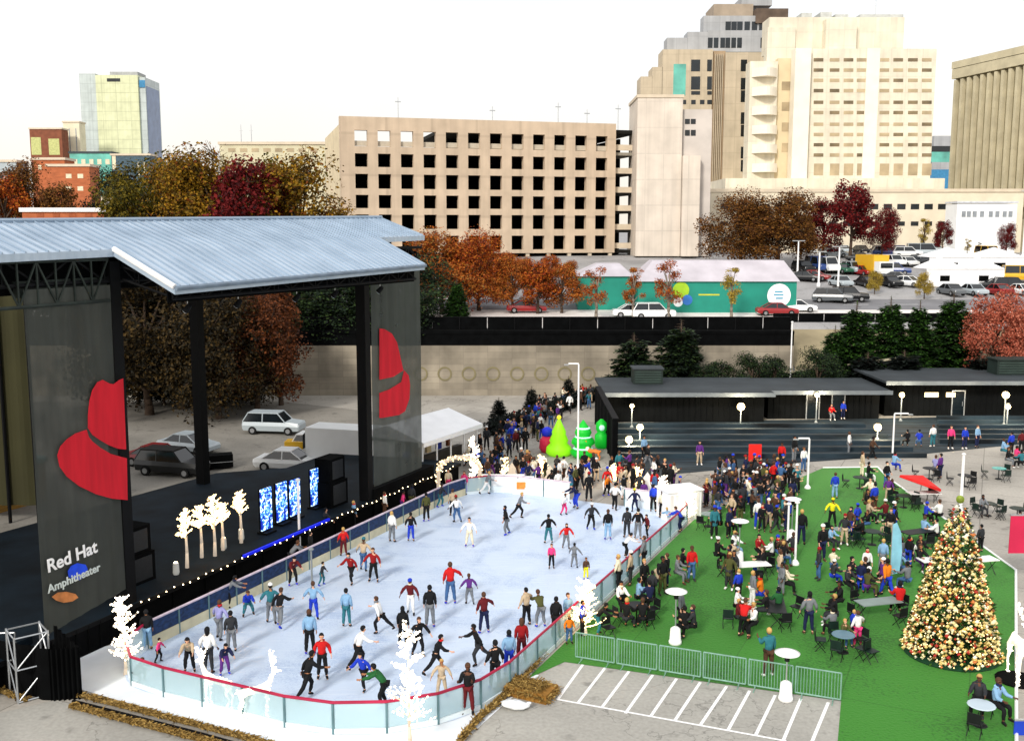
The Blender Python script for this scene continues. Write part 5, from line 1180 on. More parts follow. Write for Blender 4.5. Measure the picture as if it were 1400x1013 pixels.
# in front of the garage
for (px, pt_, pr, lf, wd, Y, lab) in (
    (605, 316, 'B', 'orange', 1.35, 116, 'large orange tree beside the stage roof end'), (655, 320, 'W', 'rust', 1.15, 119, 'large rust orange tree behind the dark conifer'), (700, 350, 'B', 'orange', 1.2, 117, 'low orange tree by the sidewalk next to the garage entry'),
    (735, 356, 'A', 'rust', 1.25, 116.5, 'low rust tree by the sidewalk, middle of the orange clump'), (768, 360, 'C', 'orange', 1.3, 117, 'low orange tree at the end of the clump near the teal hall')):
    tree(px, 430, pt_, pr, lf, lab, Y=Y, wide=wd)
for i, (px, pb, pt_, lf) in enumerate(((690, 395, 345, 'rust'), (722, 392, 352, 'orange'), (752, 390, 348, 'rust'), (780, 385, 356, 'orange'), (668, 400, 340, 'orange'), (638, 400, 330, 'rust'))):
    tree(px, pb, pt_, 'ABCABC'[i], lf, '%s tree before the garage ground floor, %s from the teal hall' % (('rust' if lf == 'rust' else 'orange'), ('fourth', 'third', 'second', 'first', 'fifth', 'sixth')[i]), wide=1.35)
tree(625, 455, 376, 'P', 'green', 'dark green conifer standing above the black street fence', Y=104.5, zb=6.4, wide=1.0)
for i, (px, pt_, lf) in enumerate(((815, 360, 'rust'), (866, 362, 'orange'), (914, 350, 'rust'), (1000, 362, 'sand'))):
    tree(px, 440, pt_, 'S2' if i % 2 == 0 else 'S', lf, ('sparse rust street tree before the gap between the teal halls', 'thin orange street tree before the long teal hall', 'sparse rust street tree beside the green emblem', 'thin sandy street tree before the long teal hall end')[i], Y=112, wide=1.25, name='street_tree', group='sparse street trees on the sidewalk', bark=m_bark2)
# below the wall, pines
for (px, pb, pt_, pr, wd, Y, lab) in (
    (866, 520, 450, 'H', 1.6, 97, 'dark pine at the beige wall end'), (930, 520, 430, 'H', 1.45, 97.5, 'tall dark pine rising in front of the street fence'), (682, 572, 541, 'K', 2.0, 86, 'small black conifer beside the ticket tent'), (727, 560, 526, 'K', 1.7, 91, 'small black conifer behind the queue'), (777, 545, 512, 'K', 1.6, 96, 'small black conifer by the arm of the light pole'), (948, 500, 466, 'K', .9, 99.5, 'thin black conifer on the slope')):
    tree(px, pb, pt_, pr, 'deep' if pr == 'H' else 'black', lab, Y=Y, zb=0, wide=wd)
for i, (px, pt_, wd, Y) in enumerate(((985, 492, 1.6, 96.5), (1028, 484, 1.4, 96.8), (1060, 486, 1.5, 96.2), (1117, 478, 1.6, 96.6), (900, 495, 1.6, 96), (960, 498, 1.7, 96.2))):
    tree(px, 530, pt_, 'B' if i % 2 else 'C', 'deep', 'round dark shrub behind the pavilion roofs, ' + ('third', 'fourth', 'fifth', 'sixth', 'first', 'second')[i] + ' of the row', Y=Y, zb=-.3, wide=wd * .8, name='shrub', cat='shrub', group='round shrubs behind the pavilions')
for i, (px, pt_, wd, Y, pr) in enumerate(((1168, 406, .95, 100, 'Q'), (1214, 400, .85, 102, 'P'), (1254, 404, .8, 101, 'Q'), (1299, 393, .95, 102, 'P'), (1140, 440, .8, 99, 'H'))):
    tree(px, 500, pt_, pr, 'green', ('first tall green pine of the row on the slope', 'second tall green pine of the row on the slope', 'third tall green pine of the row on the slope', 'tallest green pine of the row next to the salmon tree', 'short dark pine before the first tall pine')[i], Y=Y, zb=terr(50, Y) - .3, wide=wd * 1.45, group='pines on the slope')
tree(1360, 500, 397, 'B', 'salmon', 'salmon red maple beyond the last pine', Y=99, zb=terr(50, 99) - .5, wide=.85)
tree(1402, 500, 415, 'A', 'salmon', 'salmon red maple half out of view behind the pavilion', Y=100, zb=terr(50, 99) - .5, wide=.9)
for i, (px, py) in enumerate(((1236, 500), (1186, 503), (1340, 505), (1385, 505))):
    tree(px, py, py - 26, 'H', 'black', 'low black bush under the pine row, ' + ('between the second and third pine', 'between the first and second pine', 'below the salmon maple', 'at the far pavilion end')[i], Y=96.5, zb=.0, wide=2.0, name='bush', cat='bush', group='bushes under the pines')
t = thing('low_hedge', G(668, 596), 0, 'low black hedge along the path below the small conifers', 'hedge'); k = MB(); hr = random.Random(6); p0 = G(668, 596); p1 = G(815, 545); dd = p1 - p0
for i in range(5200):
    u = hr.random(); c = dd * u + Vector((hr.gauss(0, .35), hr.gauss(0, .35), hr.uniform(.05, 1.15))); d = Vector((hr.gauss(0, 1), hr.gauss(0, 1), hr.gauss(0, 1))).normalized(); e_ = d.orthogonal().normalized() * .09; k.quad(c, c + d * .1 + e_, c + d * .24, c + d * .1 - e_)
k.build('foliage', LEAF['black'], t); k = MB(); k.prism([(dd.x * u - .12, dd.y * u) for u in (0, 1)] + [(dd.x * u + .12, dd.y * u) for u in (1, 0)], 0, .8); k.build('stems', m_black, t)
# far lot trees
for (px, pb, pt_, pr, lf, wd, Y, lab) in (
    (1012, 365, 266, 'W', 'brown', 1.3, 160, 'wide brown tree beside the stair tower'), (1062, 365, 262, 'B', 'brown', 1.45, 156, 'wide golden brown tree in front of the podium'), (1125, 345, 270, 'C', 'darkred', 1.1, 172, 'dark red tree, shortest of the three by the podium'), (1162, 350, 248, 'A', 'darkred', .95, 168, 'tallest dark red tree before the cream tower'),
    (1205, 350, 284, 'B', 'darkred', .95, 172, 'broad dark red tree below the tall one'), (1095, 350, 290, 'A', 'brown', .8, 170, 'brown tree between the golden and red trees'), (1288, 350, 302, 'A', 'darkred', .8, 175, 'small dark red tree in front of the podium windows'), (1375, 350, 305, 'B', 'darkred', .8, 175, 'small dark red tree before the white building'),
    (1262, 348, 296, 'S', 'sand', 1.1, 174, 'thin bare-looking tree before the podium'), (1264, 400, 372, 'B', 'sand', .9, 128, 'round sandy yellow tree on the far lot'), (1196, 392, 370, 'B', 'sand', .9, 132, 'round orange yellow bush tree behind the parked cars'), (1322, 350, 325, 'S2', 'sand', 1.2, 178, 'small sandy tree beside the white building door'), (1338, 350, 330, 'S2', 'olive', 1.0, 180, 'small olive tree beside the white building')):
    tree(px, pb, pt_, pr, lf, lab, Y=Y, wide=wd)

# ================= VEHICLES =================
m_tyre = mat('tyre', '#101010', .9, .1); m_rim = mat('rim', '#9a9c9e', .35, .1, 4, metal=.6); m_cgl = mat('car_glass', '#10161b', .1, .2, 1, spec=.7)
m_head = mat('headlight', '#e8eaea', .2, .05); m_tail = mat('taillight', '#8a0f10', .3, .1)
def ring_body(prof, W_, tuck=.12):
    """prof: (y, zlow, zhigh, halfwidth-scale) stations along the length"""
    k = MB(); n = len(prof)
    for (y, zl, zh, ws) in prof:
        w_ = W_ / 2 * ws; zm = zl + (zh - zl) * .55
        k.v += [(-w_ * .9, y, zl), (-w_, y, zm), (-w_ * .9, y, zh), (w_ * .9, y, zh), (w_, y, zm), (w_ * .9, y, zl)]
    for j in range(n - 1):
        for i in range(6): k.f.append((j * 6 + i, j * 6 + (i + 1) % 6, (j + 1) * 6 + (i + 1) % 6, (j + 1) * 6 + i)); k.mi.append(0)
    k.f.append(tuple(range(5, -1, -1))); k.mi.append(0); k.f.append(tuple(range((n - 1) * 6, n * 6))); k.mi.append(0)
    return k
def car_proto(kind):
    P = {}
    if kind == 'sedan':
        L_, W_, zb_, zt = 4.6, 1.8, .9, 1.43; body = [(-2.3, .35, .62, .86), (-2.2, .28, .74, .95), (-1.3, .25, .88, 1), (.9, .25, .92, 1), (2.1, .28, .9, .95), (2.3, .38, .78, .86)]; cab = [(-1.25, .86), (-.45, zt), (.75, zt), (1.6, .9)]
    elif kind == 'suv':
        L_, W_, zb_, zt = 4.8, 1.9, 1.0, 1.75; body = [(-2.4, .4, .8, .86), (-2.3, .32, .95, .95), (-1.3, .3, 1.06, 1), (1.0, .3, 1.08, 1), (2.3, .32, 1.06, .96), (2.4, .45, .95, .88)]; cab = [(-1.25, 1.02), (-.6, zt), (1.9, zt - .03), (2.3, 1.04)]
    else:
        L_, W_, zb_, zt = 5.4, 2.0, 1.2, 2.3; body = [(-2.7, .45, 1.0, .86), (-2.6, .35, 1.15, .95), (-1.9, .35, 1.3, 1), (1.0, .35, 1.3, 1), (2.6, .35, 1.3, .98), (2.7, .45, 1.25, .95)]; cab = [(-1.85, 1.25), (-1.2, zt), (2.55, zt), (2.65, 1.26)]
    P['body'] = ring_body(body, W_).mesh('body', [m_white], False)
    w0, w1 = W_ * .46, W_ * .39; (ya, za), (yb, zb2), (yc, zc), (yd, zd) = cab
    k = MB(); h = .02
    k.add([(-w0, ya, za), (w0, ya, za), (w0, yd, zd), (-w0, yd, zd), (-w1, yb, zb2 - .05), (w1, yb, zb2 - .05), (w1, yc, zc - .05), (-w1, yc, zc - .05)], [(0, 1, 5, 4), (1, 2, 6, 5), (2, 3, 7, 6), (3, 0, 4, 7), (4, 5, 6, 7)])
    P['cabin_glass'] = k.mesh('cabin_glass', [m_cgl])
    k = MB(); k.bx(-w1 - .02, w1 + .02, yb - .03, yc + .03, zb2 - .05, zb2 + .02)
    for sx in (-1, 1):
        for (y0, z0, y1, z1) in ((ya, za, yb, zb2 - .03), (yd, zd, yc, zc - .03)): k.tube((sx * (w0 + .005), y0, z0), (sx * (w1 + .005), y1, z1), .04, n=5)
        ym = (yb + yc) / 2; k.tube((sx * (w0 + .005), ym, za), (sx * (w1 + .005), ym, zb2 - .03), .045, n=5)
    P['roof'] = k.mesh('roof', [m_white])
    k = MB(); k.tube((-.11, 0, 0), (.11, 0, 0), .33, n=14); P['wheel'] = k.mesh('wheel', [m_tyre])
    k = MB(); k.tube((-.12, 0, 0), (.12, 0, 0), .19, n=10); P['rim'] = k.mesh('rim', [m_rim])
    k = MB(); k.bx(-.17, .17, -.03, .03, -.07, .07); P['head'] = k.mesh('headlight', [m_head]); k = MB(); k.bx(-.14, .14, -.03, .03, -.08, .08); P['tail'] = k.mesh('taillight', [m_tail])
    P['L'] = L_; P['W'] = W_; P['zl'] = body[1][2] - .12
    return P
CP = {q: car_proto(q) for q in ('sedan', 'suv', 'van')}
PAINT = {n_: mat('paint_' + n_, c_, .3, .04, 1, spec=.6) for n_, c_ in dict(white='#e6e8e8', silver='#a9b3b8', black='#121417', red='#8e1216', blue='#24407c', grey='#5d6266', teal='#8fc0c8', yellow='#d8a81c', green='#1f5a44').items()}
def car(px, py, kind, colr, rz, lab, p=None, name=None):
    pos = p if p is not None else GT(px, py) if py < 470 else G(px, py)
    t = thing(name or {'sedan': 'parked_car', 'suv': 'parked_suv', 'van': 'parked_van'}[kind], pos + Vector((0, 0, .02)), R(rz), lab, {'sedan': 'car', 'suv': 'car', 'van': 'van'}[kind], 'cars parked around the plaza'); P = CP[kind]; pm = PAINT[colr]
    inst('body', P['body'], t, pm); inst('cabin_glass', P['cabin_glass'], t); inst('roof', P['roof'], t, pm)
    for sx in (-1, 1):
        for sy in (-1, 1):
            w_ = inst('wheel', P['wheel'], t, None, (sx * (P['W'] / 2 - .1), sy * P['L'] * .31, .33)); inst('rim', P['rim'], w_)
        inst('headlight', P['head'], t, None, (sx * P['W'] * .33, -P['L'] / 2 + .04, P['zl'] - .08)); inst('taillight', P['tail'], t, None, (sx * P['W'] * .34, P['L'] / 2 - .04, P['zl'] - .02))
    return t
car(375, 592, 'suv', 'silver', 82, 'silver station car parked alone behind the stage')
car(236, 648, 'suv', 'black', 75, 'black car parked behind the near stage column, beside the red one')
car(215, 636, 'sedan', 'red', 75, 'red car parked close behind the curtain')
car(258, 618, 'sedan', 'silver', 70, 'second silver car parked behind the black and red cars')
car(395, 642, 'sedan', 'white', 80, 'white low car behind the blue stage panels')
car(445, 625, 'suv', 'white', 82, 'white car next to the white box truck behind the stage')
# box truck
t = thing('box_truck', G(486, 640), R(75), 'white box truck parked behind the far stage column', 'truck'); k = MB(); k.bx(-1.1, 1.1, -1.6, 3.2, .8, 2.9); k.build('box', PAINT['white'], t)
k = MB(); k.side([(-1.05, .5), (1.05, .5), (1.05, 1.6), (.9, 2.2), (-.9, 2.2), (-1.05, 1.6)], -3.3, -1.65); k.build('cab', PAINT['white'], t); k = MB(); k.bx(-.85, .85, -3.34, -3.31, 1.4, 2.05); k.build('windscreen', m_cgl, t)
for sx in (-1, 1):
    for y in (-2.6, 2.2): w_ = inst('wheel', CP['suv']['wheel'], t, None, (sx * .95, y, .42), None, (1.3, 1.3, 1.3)); inst('rim', CP['suv']['rim'], w_)
    inst('headlight', CP['suv']['head'], t, None, (sx * .7, -3.33, .85))
k = MB(); k.bx(1.11, 1.14, .2, 1.6, 1.4, 2.3); k.build('side_panel', PAINT['yellow'], t)
t = thing('yellow_loader', G(407, 626), 0, 'small yellow loader with a dark cab behind the stage', 'loader'); k = MB(); k.bx(-.8, .5, -.6, .6, .5, 1.3); k.build('body', PAINT['yellow'], t); k = MB(); k.bx(.5, 1.3, -.5, .5, .5, 1.8); k.build('cab', m_cgl, t)
for sx in (-.6, .9):
    for y in (-.6, .6): inst('wheel', CP['suv']['wheel'], t, None, (sx, y, .36), (0, 0, math.pi / 2))
t = thing('equipment_case', G(300, 640), R(20), 'dark wheeled equipment cases behind the stage deck', 'case'); k = MB(); k.bx(-.9, .9, -.5, .5, .12, 1.0); k.build('case', m_black, t); k = MB(); k.bx(-.92, .92, -.52, .52, .5, .54); k.build('edge_strip', m_alu, t)
t = thing('site_container', G(6, 700), R(64), 'tan wooden site cabin with a teal roof strip at the view edge', 'cabin'); k = MB(); k.bx(-3, 3, 0, 2.4, 0, 2.4); k.build('wall', mat('tan_wood', '#9a7434', .8, .3, 1.5, stretch=(.5, .5, 5)), t); k = MB(); k.bx(-3.1, 3.1, -.1, 2.5, 2.41, 2.7); k.build('roof', mat('teal_strip', '#6fa3a0', .6, .1), t)
t = thing('olive_screen', (-28.6, 56, 0), 0, 'tall olive canvas screen beyond the grey curtain at the view edge', 'screen'); k = MB()
for i in range(40): x0 = -8 + i * .25; k.quad((x0, .06 * math.sin(i * 1.3), 1), (x0 + .25, .06 * math.sin((i + 1) * 1.3), 1), (x0 + .25, .06 * math.sin((i + 1) * 1.3), 14), (x0, .06 * math.sin(i * 1.3), 14))
k.build('canvas', mat('olive_canvas', '#33321c', .9, .25, .5, stretch=(1, 1, .3)), t)
for x in (-4, 0.4, 2.0): k = MB(); k.tube((x, -.1, 0), (x, -.1, 14.3), .1, n=6); k.build('pole', m_blackm, t)
k = MB(); k.tube((-8, 0, 14.05), (2.0, 0, 14.05), .09, n=6); k.build('top_beam', m_alu, t)
LOT = [(1062, 432, 'sedan', 'red', 88, 'red car on the street before the round emblem'), (865, 434, 'sedan', 'white', 90, 'white car on the street before the long teal hall'), (893, 436, 'suv', 'white', 92, 'white suv following the white car on the street'), (1100, 385, 'sedan', 'black', 60, 'black car just past the teal hall end'),
       (1112, 384, 'sedan', 'red', 60, 'small red car past the teal hall end'), (1160, 412, 'suv', 'black', 75, 'black suv near the street light pole'), (1138, 414, 'suv', 'grey', 70, 'grey suv beside the street light pole base'), (1088, 427, 'sedan', 'white', 88, 'white car at the corner of the round emblem wall'),
       (1118, 372, 'van', 'blue', 10, 'blue van in the far lot row'), (1130, 373, 'van', 'white', 10, 'white van parked beside the blue van'), (1098, 373, 'suv', 'black', 10, 'black suv in the far lot row beside the blue van'), (1150, 374, 'sedan', 'green', 20, 'green car in the far lot row'), (1166, 374, 'suv', 'silver', 10, 'silver suv in the far lot row'),
       (1180, 377, 'sedan', 'red', 15, 'red car next to the yellow truck in the far lot'), (1222, 376, 'suv', 'blue', 70, 'blue suv behind the sandy tree'), (1240, 392, 'sedan', 'white', 40, 'white car under the sandy yellow tree'), (1226, 386, 'sedan', 'grey', 60, 'grey car near the sandy yellow tree'),
       (1176, 358, 'sedan', 'black', 80, 'black car on the upper lane of the far lot'), (1212, 351, 'suv', 'blue', 80, 'dark blue car on the upper lane below the red trees'), (1140, 352, 'sedan', 'silver', 80, 'silver car on the upper lane below the red trees'), (1240, 352, 'suv', 'white', 80, 'white suv on the upper lane'), (1262, 352, 'van', 'silver', 80, 'silver van on the upper lane'),
       (1382, 398, 'suv', 'black', 80, 'black suv at the edge of the far lot'), (1365, 396, 'sedan', 'black', 80, 'black car next to the suv at the far lot edge'), (1398, 386, 'van', 'yellow', 80, 'yellow van at the far lot edge'), (1290, 354, 'sedan', 'grey', 80, 'grey car behind the marquee on the upper lane'), (1350, 356, 'van', 'yellow', 5, 'orange yellow van beside the white building'), (720, 428, 'sedan', 'red', 90, 'red car hidden behind the orange sidewalk trees')]
rl = random.Random(44); cn = ['white', 'silver', 'black', 'grey', 'red', 'blue', 'silver', 'white', 'grey', 'black']
for j, (py, x0, x1, n_, row) in enumerate(((346, 1105, 1300, 9, 'row below the podium'), (364, 1200, 1262, 4, 'row between the yellow truck and the marquee'), (404, 1300, 1395, 4, 'row before the marquee'), (338, 1120, 1290, 7, 'hindmost row by the podium wall'), (392, 1150, 1215, 3, 'row behind the sandy tree'))):
    for i in range(n_):
        cc = cn[(i * 3 + j * 4) % 10]; LOT.append((x0 + (x1 - x0) * i / max(1, n_ - 1) + rl.uniform(-2, 2), py, rl.choice(['sedan', 'suv', 'sedan']), cc, rl.choice([8, 12, 188]), '%s car, %s along the %s' % (cc, ('first', 'second', 'third', 'fourth', 'fifth', 'sixth', 'seventh', 'eighth', 'ninth')[i], row)))
for q in LOT: car(q[0], q[1], q[2], q[3], q[4], q[5])
t = thing('yellow_truck', GT(1194, 378), R(10), 'yellow box truck parked in the far lot', 'truck'); k = MB(); k.bx(-1.2, 1.2, -2, 3.2, .7, 3.1); k.build('box', PAINT['yellow'], t); k = MB(); k.bx(-1.1, 1.1, -3.5, -2.05, .5, 2.2); k.build('cab', PAINT['white'], t); k = MB(); k.bx(-.9, .9, -3.54, -3.51, 1.3, 2.0); k.build('windscreen', m_cgl, t)
for sx in (-1, 1):
    for y in (-2.7, 2.2): inst('wheel', CP['suv']['wheel'], t, None, (sx * 1.0, y, .42), None, (1.3, 1.3, 1.3))

# ================= CROWD BARRIERS =================
m_gal = mat('galvanised', '#7fa596', .45, .2, 4, metal=.2)
A_ = G(786, 902); B_ = G(1152, 962); dv = B_ - A_; nb = 6; ang = math.atan2(dv.y, dv.x); bl = dv.length / nb
for i in range(nb):
    t = thing('crowd_barrier', A_ + dv * (i / nb), ang, 'galvanised crowd barrier between car park and turf, ' + ('first', 'second', 'third', 'fourth', 'fifth', 'sixth')[i] + ' from the rink', 'barrier', 'crowd barriers along the car park')
    k = MB(); w_ = bl - .08; P = [(0.03, 0, .12), (0.03, 0, 1.08), (w_, 0, 1.08), (w_, 0, .12), (0.03, 0, .12)]; k.path([(x, y, z + .03) for x, y, z in P], .028, 6)
    k.build('frame', m_gal, t); k = MB()
    for j in range(1, 15): k.tube((w_ * j / 15, 0, .15), (w_ * j / 15, 0, 1.1), .013, n=5)
    k.build('bars', m_gal, t)
    for x in (.25, w_ - .25): k = MB(); k.tube((x, -.3, .02), (x, .3, .02), .022, n=5); k.tube((x, 0, .02), (x, 0, .15), .022, n=5); k.build('foot', m_gal, t)

# ================= CHRISTMAS TREE =================
cb = G(1300, 893); t = thing('christmas_tree', cb, 0, 'large Christmas tree covered in gold and red baubles on the turf', 'Christmas tree'); rr = random.Random(21); HTX = 6.1
def cr_(z): return 1.7 * (1 - z / HTX) ** .82 + .05
k = MB(); k.path([(0, 0, 0), (0, 0, HTX * .95)], [.12, .03], 8); k.build('trunk', m_bark, t)
lf = MB()
for i in range(9000):
    z = .12 + (HTX - .2) * (1 - math.sqrt(rr.random())); a = rr.uniform(0, 6.28); q = rr.random() ** .35; r_ = cr_(z) * q * (1 + .07 * math.sin(a * 7 + z * 5)); p = Vector((r_ * math.cos(a), r_ * math.sin(a), z))
    d = Vector((math.cos(a), math.sin(a), rr.uniform(-.4, .4))).normalized(); s = rr.uniform(.1, .24); sd = d.cross(Vector((rr.uniform(-.7, .7), rr.uniform(-.7, .7), 1))).normalized() * s * .22; lf.add([p, p + d * s * .5 + sd, p + d * s, p + d * s * .5 - sd], [(0, 1, 2, 3)])
lf.build('foliage', LEAF['green'], t)
k = MB()
for i in range(2300):
    z = .12 + (HTX - .25) * (1 - math.sqrt(rr.random())); a = rr.uniform(0, 6.28); r_ = cr_(z) * rr.uniform(.92, 1.08); p = (r_ * math.cos(a), r_ * math.sin(a), z); k.octa(p, rr.choice([.045, .06, .075, .095]))
tag(k.build('baubles', island_mat('bauble_colours', ['#dcc27a', '#e8d79c', '#cdb060', '#a83024', '#efe3b4', '#e0cc8c', '#d9bd72', '#7b4a1c', '#f3ead0', '#d6bc6c', '#c4743a', '#e4d29a'], .5, True, emit=.07, spec=.35), t), kind='stuff')
k = MB()
for i in range(420):
    z = .12 + (HTX - .25) * (1 - math.sqrt(rr.random())); a = rr.uniform(0, 6.28); r_ = cr_(z) * 1.06; k.octa((r_ * math.cos(a), r_ * math.sin(a), z), .026)
tag(k.build('fairy_lights', mat('fairy_bulb', '#fff0c0', .4, 0, 1, emit=2.6, emitcol='#ffd890'), t), kind='stuff')
k = MB(); k.lathe([(1.75, 0), (1.8, .06), (1.6, .14), (1.2, .2)], 28); k.build('skirt', mat('green_skirt', '#0e3a22', .9, .2, 3), t)
k = MB(); k.ball((0, 0, HTX + .05), .16, 8); k.build('topper', mat('topper', '#7a8c2c', .6, .3, 5), t)

# ================= TABLES, CHAIRS, HEATERS =================
m_tw = mat('white_table', '#f0f0ee', .5, .05, 2); m_dkg = mat('dark_green_metal', '#10251f', .5, .3, 3); m_bk = mat('black_plastic', '#111315', .5, .2, 3)
def chair_parts(seatm):
    P = {}
    k = MB(); k.bx(-.22, .22, -.22, .22, .43, .46); P['seat'] = (k.mesh('seat', [seatm]), 0)
    k = MB(); k.side([(-.21, .5), (.21, .5), (.2, .84), (-.2, .84)], .2, .225); P['backrest'] = (k.mesh('backrest', [seatm]), 0)
    k = MB(); k.tube((-.2, -.2, 0), (-.2, .18, .43), .015, n=5); k.tube((-.2, .2, 0), (-.2, -.15, .43), .015, n=5); k.tube((-.2, .16, .4), (-.2, .215, .85), .015, n=5); P['leg_frame'] = (k.mesh('leg_frame', [m_bk]), 0)
    k = MB(); k.tube((.2, -.2, 0), (.2, .18, .43), .015, n=5); k.tube((.2, .2, 0), (.2, -.15, .43), .015, n=5); k.tube((.2, .16, .4), (.2, .215, .85), .015, n=5); P['leg_frame2'] = (k.mesh('leg_frame', [m_bk]), 0)
    return P
CH = {'dark green': chair_parts(m_dkg), 'black': chair_parts(m_bk)}
FURN = []
def chair(p, rz, colr, lab):
    t = thing('folding_chair', p + Vector((0, 0, .02)), rz, lab, 'chair', 'folding chairs on the turf')
    for n_, (me, _) in CH[colr].items(): inst(n_.rstrip('2'), me, t)
    return t
k = MB(); k.lathe([(.42, .7), (.45, .72), (.42, .745)], 16); TT = k.mesh('tabletop', [m_tw]); k = MB(); k.tube((0, 0, .02), (0, 0, .7), .03, n=6); k.lathe([(.24, 0), (.2, .04), (.05, .07)], 10); TS = k.mesh('pedestal', [m_bk])
k = MB(); k.bx(-.95, .95, -.38, .38, .71, .745); RT = k.mesh('tabletop', [m_tw]); k = MB(); k.tube((-.8, -.3, 0), (-.8, .3, .7), .018, n=5); k.tube((-.8, .3, 0), (-.8, -.3, .7), .018, n=5); RL = k.mesh('trestle', [m_bk])
CHN = 0
def table(px, py, kind, lab, chairs=0, colr='dark green', topm=None, rz=0, sc=1):
    global CHN
    p = G(px, py); t = thing('round_table' if kind == 'r' else 'long_table', p + Vector((0, 0, .02)), R(rz), lab, 'table', 'tables on the turf', scale=sc)
    if kind == 'r': inst('tabletop', TT, t, topm or m_tw); inst('pedestal', TS, t)
    else:
        inst('tabletop', RT, t, topm or m_tw); inst('trestle', RL, t); inst('trestle', RL, t, None, (1.6, 0, 0))
    key = lab.split(',')[-1] if ',' in lab else lab
    for i in range(chairs):
        a = 6.28 * (i + .3) / chairs; r_ = .85 if kind == 'r' else 1.0
        q = p + Vector((r_ * math.cos(a) * (1.3 if kind != 'r' else 1), r_ * math.sin(a), 0)); CHN += 1
        chair(q, a - math.pi / 2, colr, '%s folding chair, %s round the %s' % (colr, ('first', 'second', 'third', 'fourth', 'fifth')[i], lab.replace('with', 'of').split(' by ')[0][:38].strip() if False else lab))
TB = [(1024, 792, 'l', 'white table near seated trio', 3, 'black', None, 10), (1340, 992, 'r', 'pale blue-grey corner table', 2, 'black', mat('pale_blue_top', '#b9c9d4', .5, .05), 0), (1152, 892, 'r', 'blue-grey table by standing child', 5, 'dark green', mat('blue_grey_top', '#5f7d8c', .5, .1), 0),
      (1150, 742, 'r', 'grey table behind yellow-jacket child', 4, 'dark green', mat('grey_top', '#7d8c88', .5, .1), 0), (1235, 694, 'r', 'green table under red umbrella', 4, 'dark green', m_dkg, 0), (1262, 690, 'l', 'white table beside red umbrella', 2, 'black', None, 5),
      (1200, 845, 'l', 'grey long table of the family', 4, 'black', mat('grey_top'), 15), (1282, 785, 'l', 'white bench table behind Christmas tree', 0, 'black', None, 8), (1335, 785, 'l', 'white table past Christmas tree', 1, 'dark green', None, 12), (1192, 745, 'r', 'dark table mid turf', 4, 'dark green', m_dkg, 0),
      (870, 850, 'r', 'black table by rink boards', 4, 'black', m_bk, 0), (1060, 850, 'l', 'black long table of red-coat group', 3, 'black', m_bk, 80), (1255, 745, 'l', 'dark table above Christmas tree', 3, 'black', m_bk, 20), (1350, 705, 'r', 'bistro table on concrete', 4, 'dark green', m_dkg, 0), (1390, 712, 'r', 'outer bistro table on concrete', 3, 'dark green', m_dkg, 0),
      (1270, 655, 'r', 'table behind red umbrella', 3, 'black', m_bk, 0), (1318, 665, 'r', 'dark table at concrete edge', 3, 'black', m_bk, 0), (1175, 668, 'r', 'dark table at turf far edge', 3, 'dark green', m_dkg, 0), (968, 720, 'r', 'grey table at rink corner', 2, 'black', mat('grey_top'), 0), (1365, 655, 'r', 'teal table on plaza', 3, 'dark green', mat('teal_top', '#4fa39c', .5, .1), 0)]
for q in TB: table(*q[:4], chairs=q[4], colr=q[5], topm=q[6], rz=q[7])
chair(G(995, 858), R(170), 'dark green', 'lone dark green folding chair on open turf')
chair(G(1190, 905), R(30), 'dark green', 'dark green folding chair turned away near the standing child')
chair(G(832, 872), R(30), 'black', 'black folding chair beside the first barrier')
def heater(px, pb, pt_, lab):
    b = G(px, pb); h = D(px, pt_, b.y).z; t = thing('patio_heater', b + Vector((0, 0, .02)), 0, lab, 'patio heater', 'patio heaters with white discs')
    k = MB(); k.lathe([(.26, 0), (.26, .12), (.23, .14), (.2, .62), (.12, .68), (.04, .72)], 12); k.build('tank_cover', m_tw, t, smooth=True)
    k = MB(); k.tube((0, 0, .7), (0, 0, h - .3), .03); k.build('pole', m_alu, t); k = MB(); k.lathe([(.09, h - .32), (.1, h - .06)], 10); k.build('burner', m_bk, t)
    k = MB(); k.lathe([(.43, h - .04), (.44, h - .02), (.25, h + .04), (.04, h + .08)], 20); k.build('reflector_disc', mat('white_disc', '#f4f6f8', .35, .03), t, smooth=True)
heater(923, 880, 808, 'patio heater with white disc beside the black-coated family'); heater(1074, 957, 892, 'patio heater with white disc behind the fourth barrier'); heater(1010, 772, 712, 'patio heater with white disc at the edge of the crowd'); heater(1082, 742, 682, 'patio heater with white disc beside the pair of white posts')
# red umbrella, leaning
t = thing('red_umbrella', G(1256, 688), 0, 'big red patio umbrella tipped over at the far turf edge', 'umbrella'); M = Matrix.Translation((0, 0, 1.2)) @ Matrix.Rotation(R(20), 4, 'Y') @ Matrix.Rotation(R(-6), 4, 'X')
k = MB(M); n = 8; vs = [(0, 0, .55)] + [(1.3 * math.cos(6.283 * i / n), 1.3 * math.sin(6.283 * i / n), .12) for i in range(n)] + [(1.3 * math.cos(6.283 * i / n), 1.3 * math.sin(6.283 * i / n), -.03) for i in range(n)]
k.add(vs, [(0, 1 + i, 1 + (i + 1) % n) for i in range(n)] + [(1 + i, 1 + n + i, 1 + n + (i + 1) % n, 1 + (i + 1) % n) for i in range(n)]); k.build('canopy', mat('umbrella_red', '#d3201c', .7, .1, 1.5), t)
k = MB(); k.tube((0, 0, .05), M @ Vector((0, 0, .5)), .03); k.build('pole', m_alu, t); k = MB(M)
for i in range(n): k.tube((0, 0, .5), (1.26 * math.cos(6.283 * i / n), 1.26 * math.sin(6.283 * i / n), .09), .012, n=4)
k.build('ribs', m_alu, t); k = MB(); k.lathe([(.35, 0), (.3, .08), (.06, .12)], 12); k.build('base', m_bk, t)
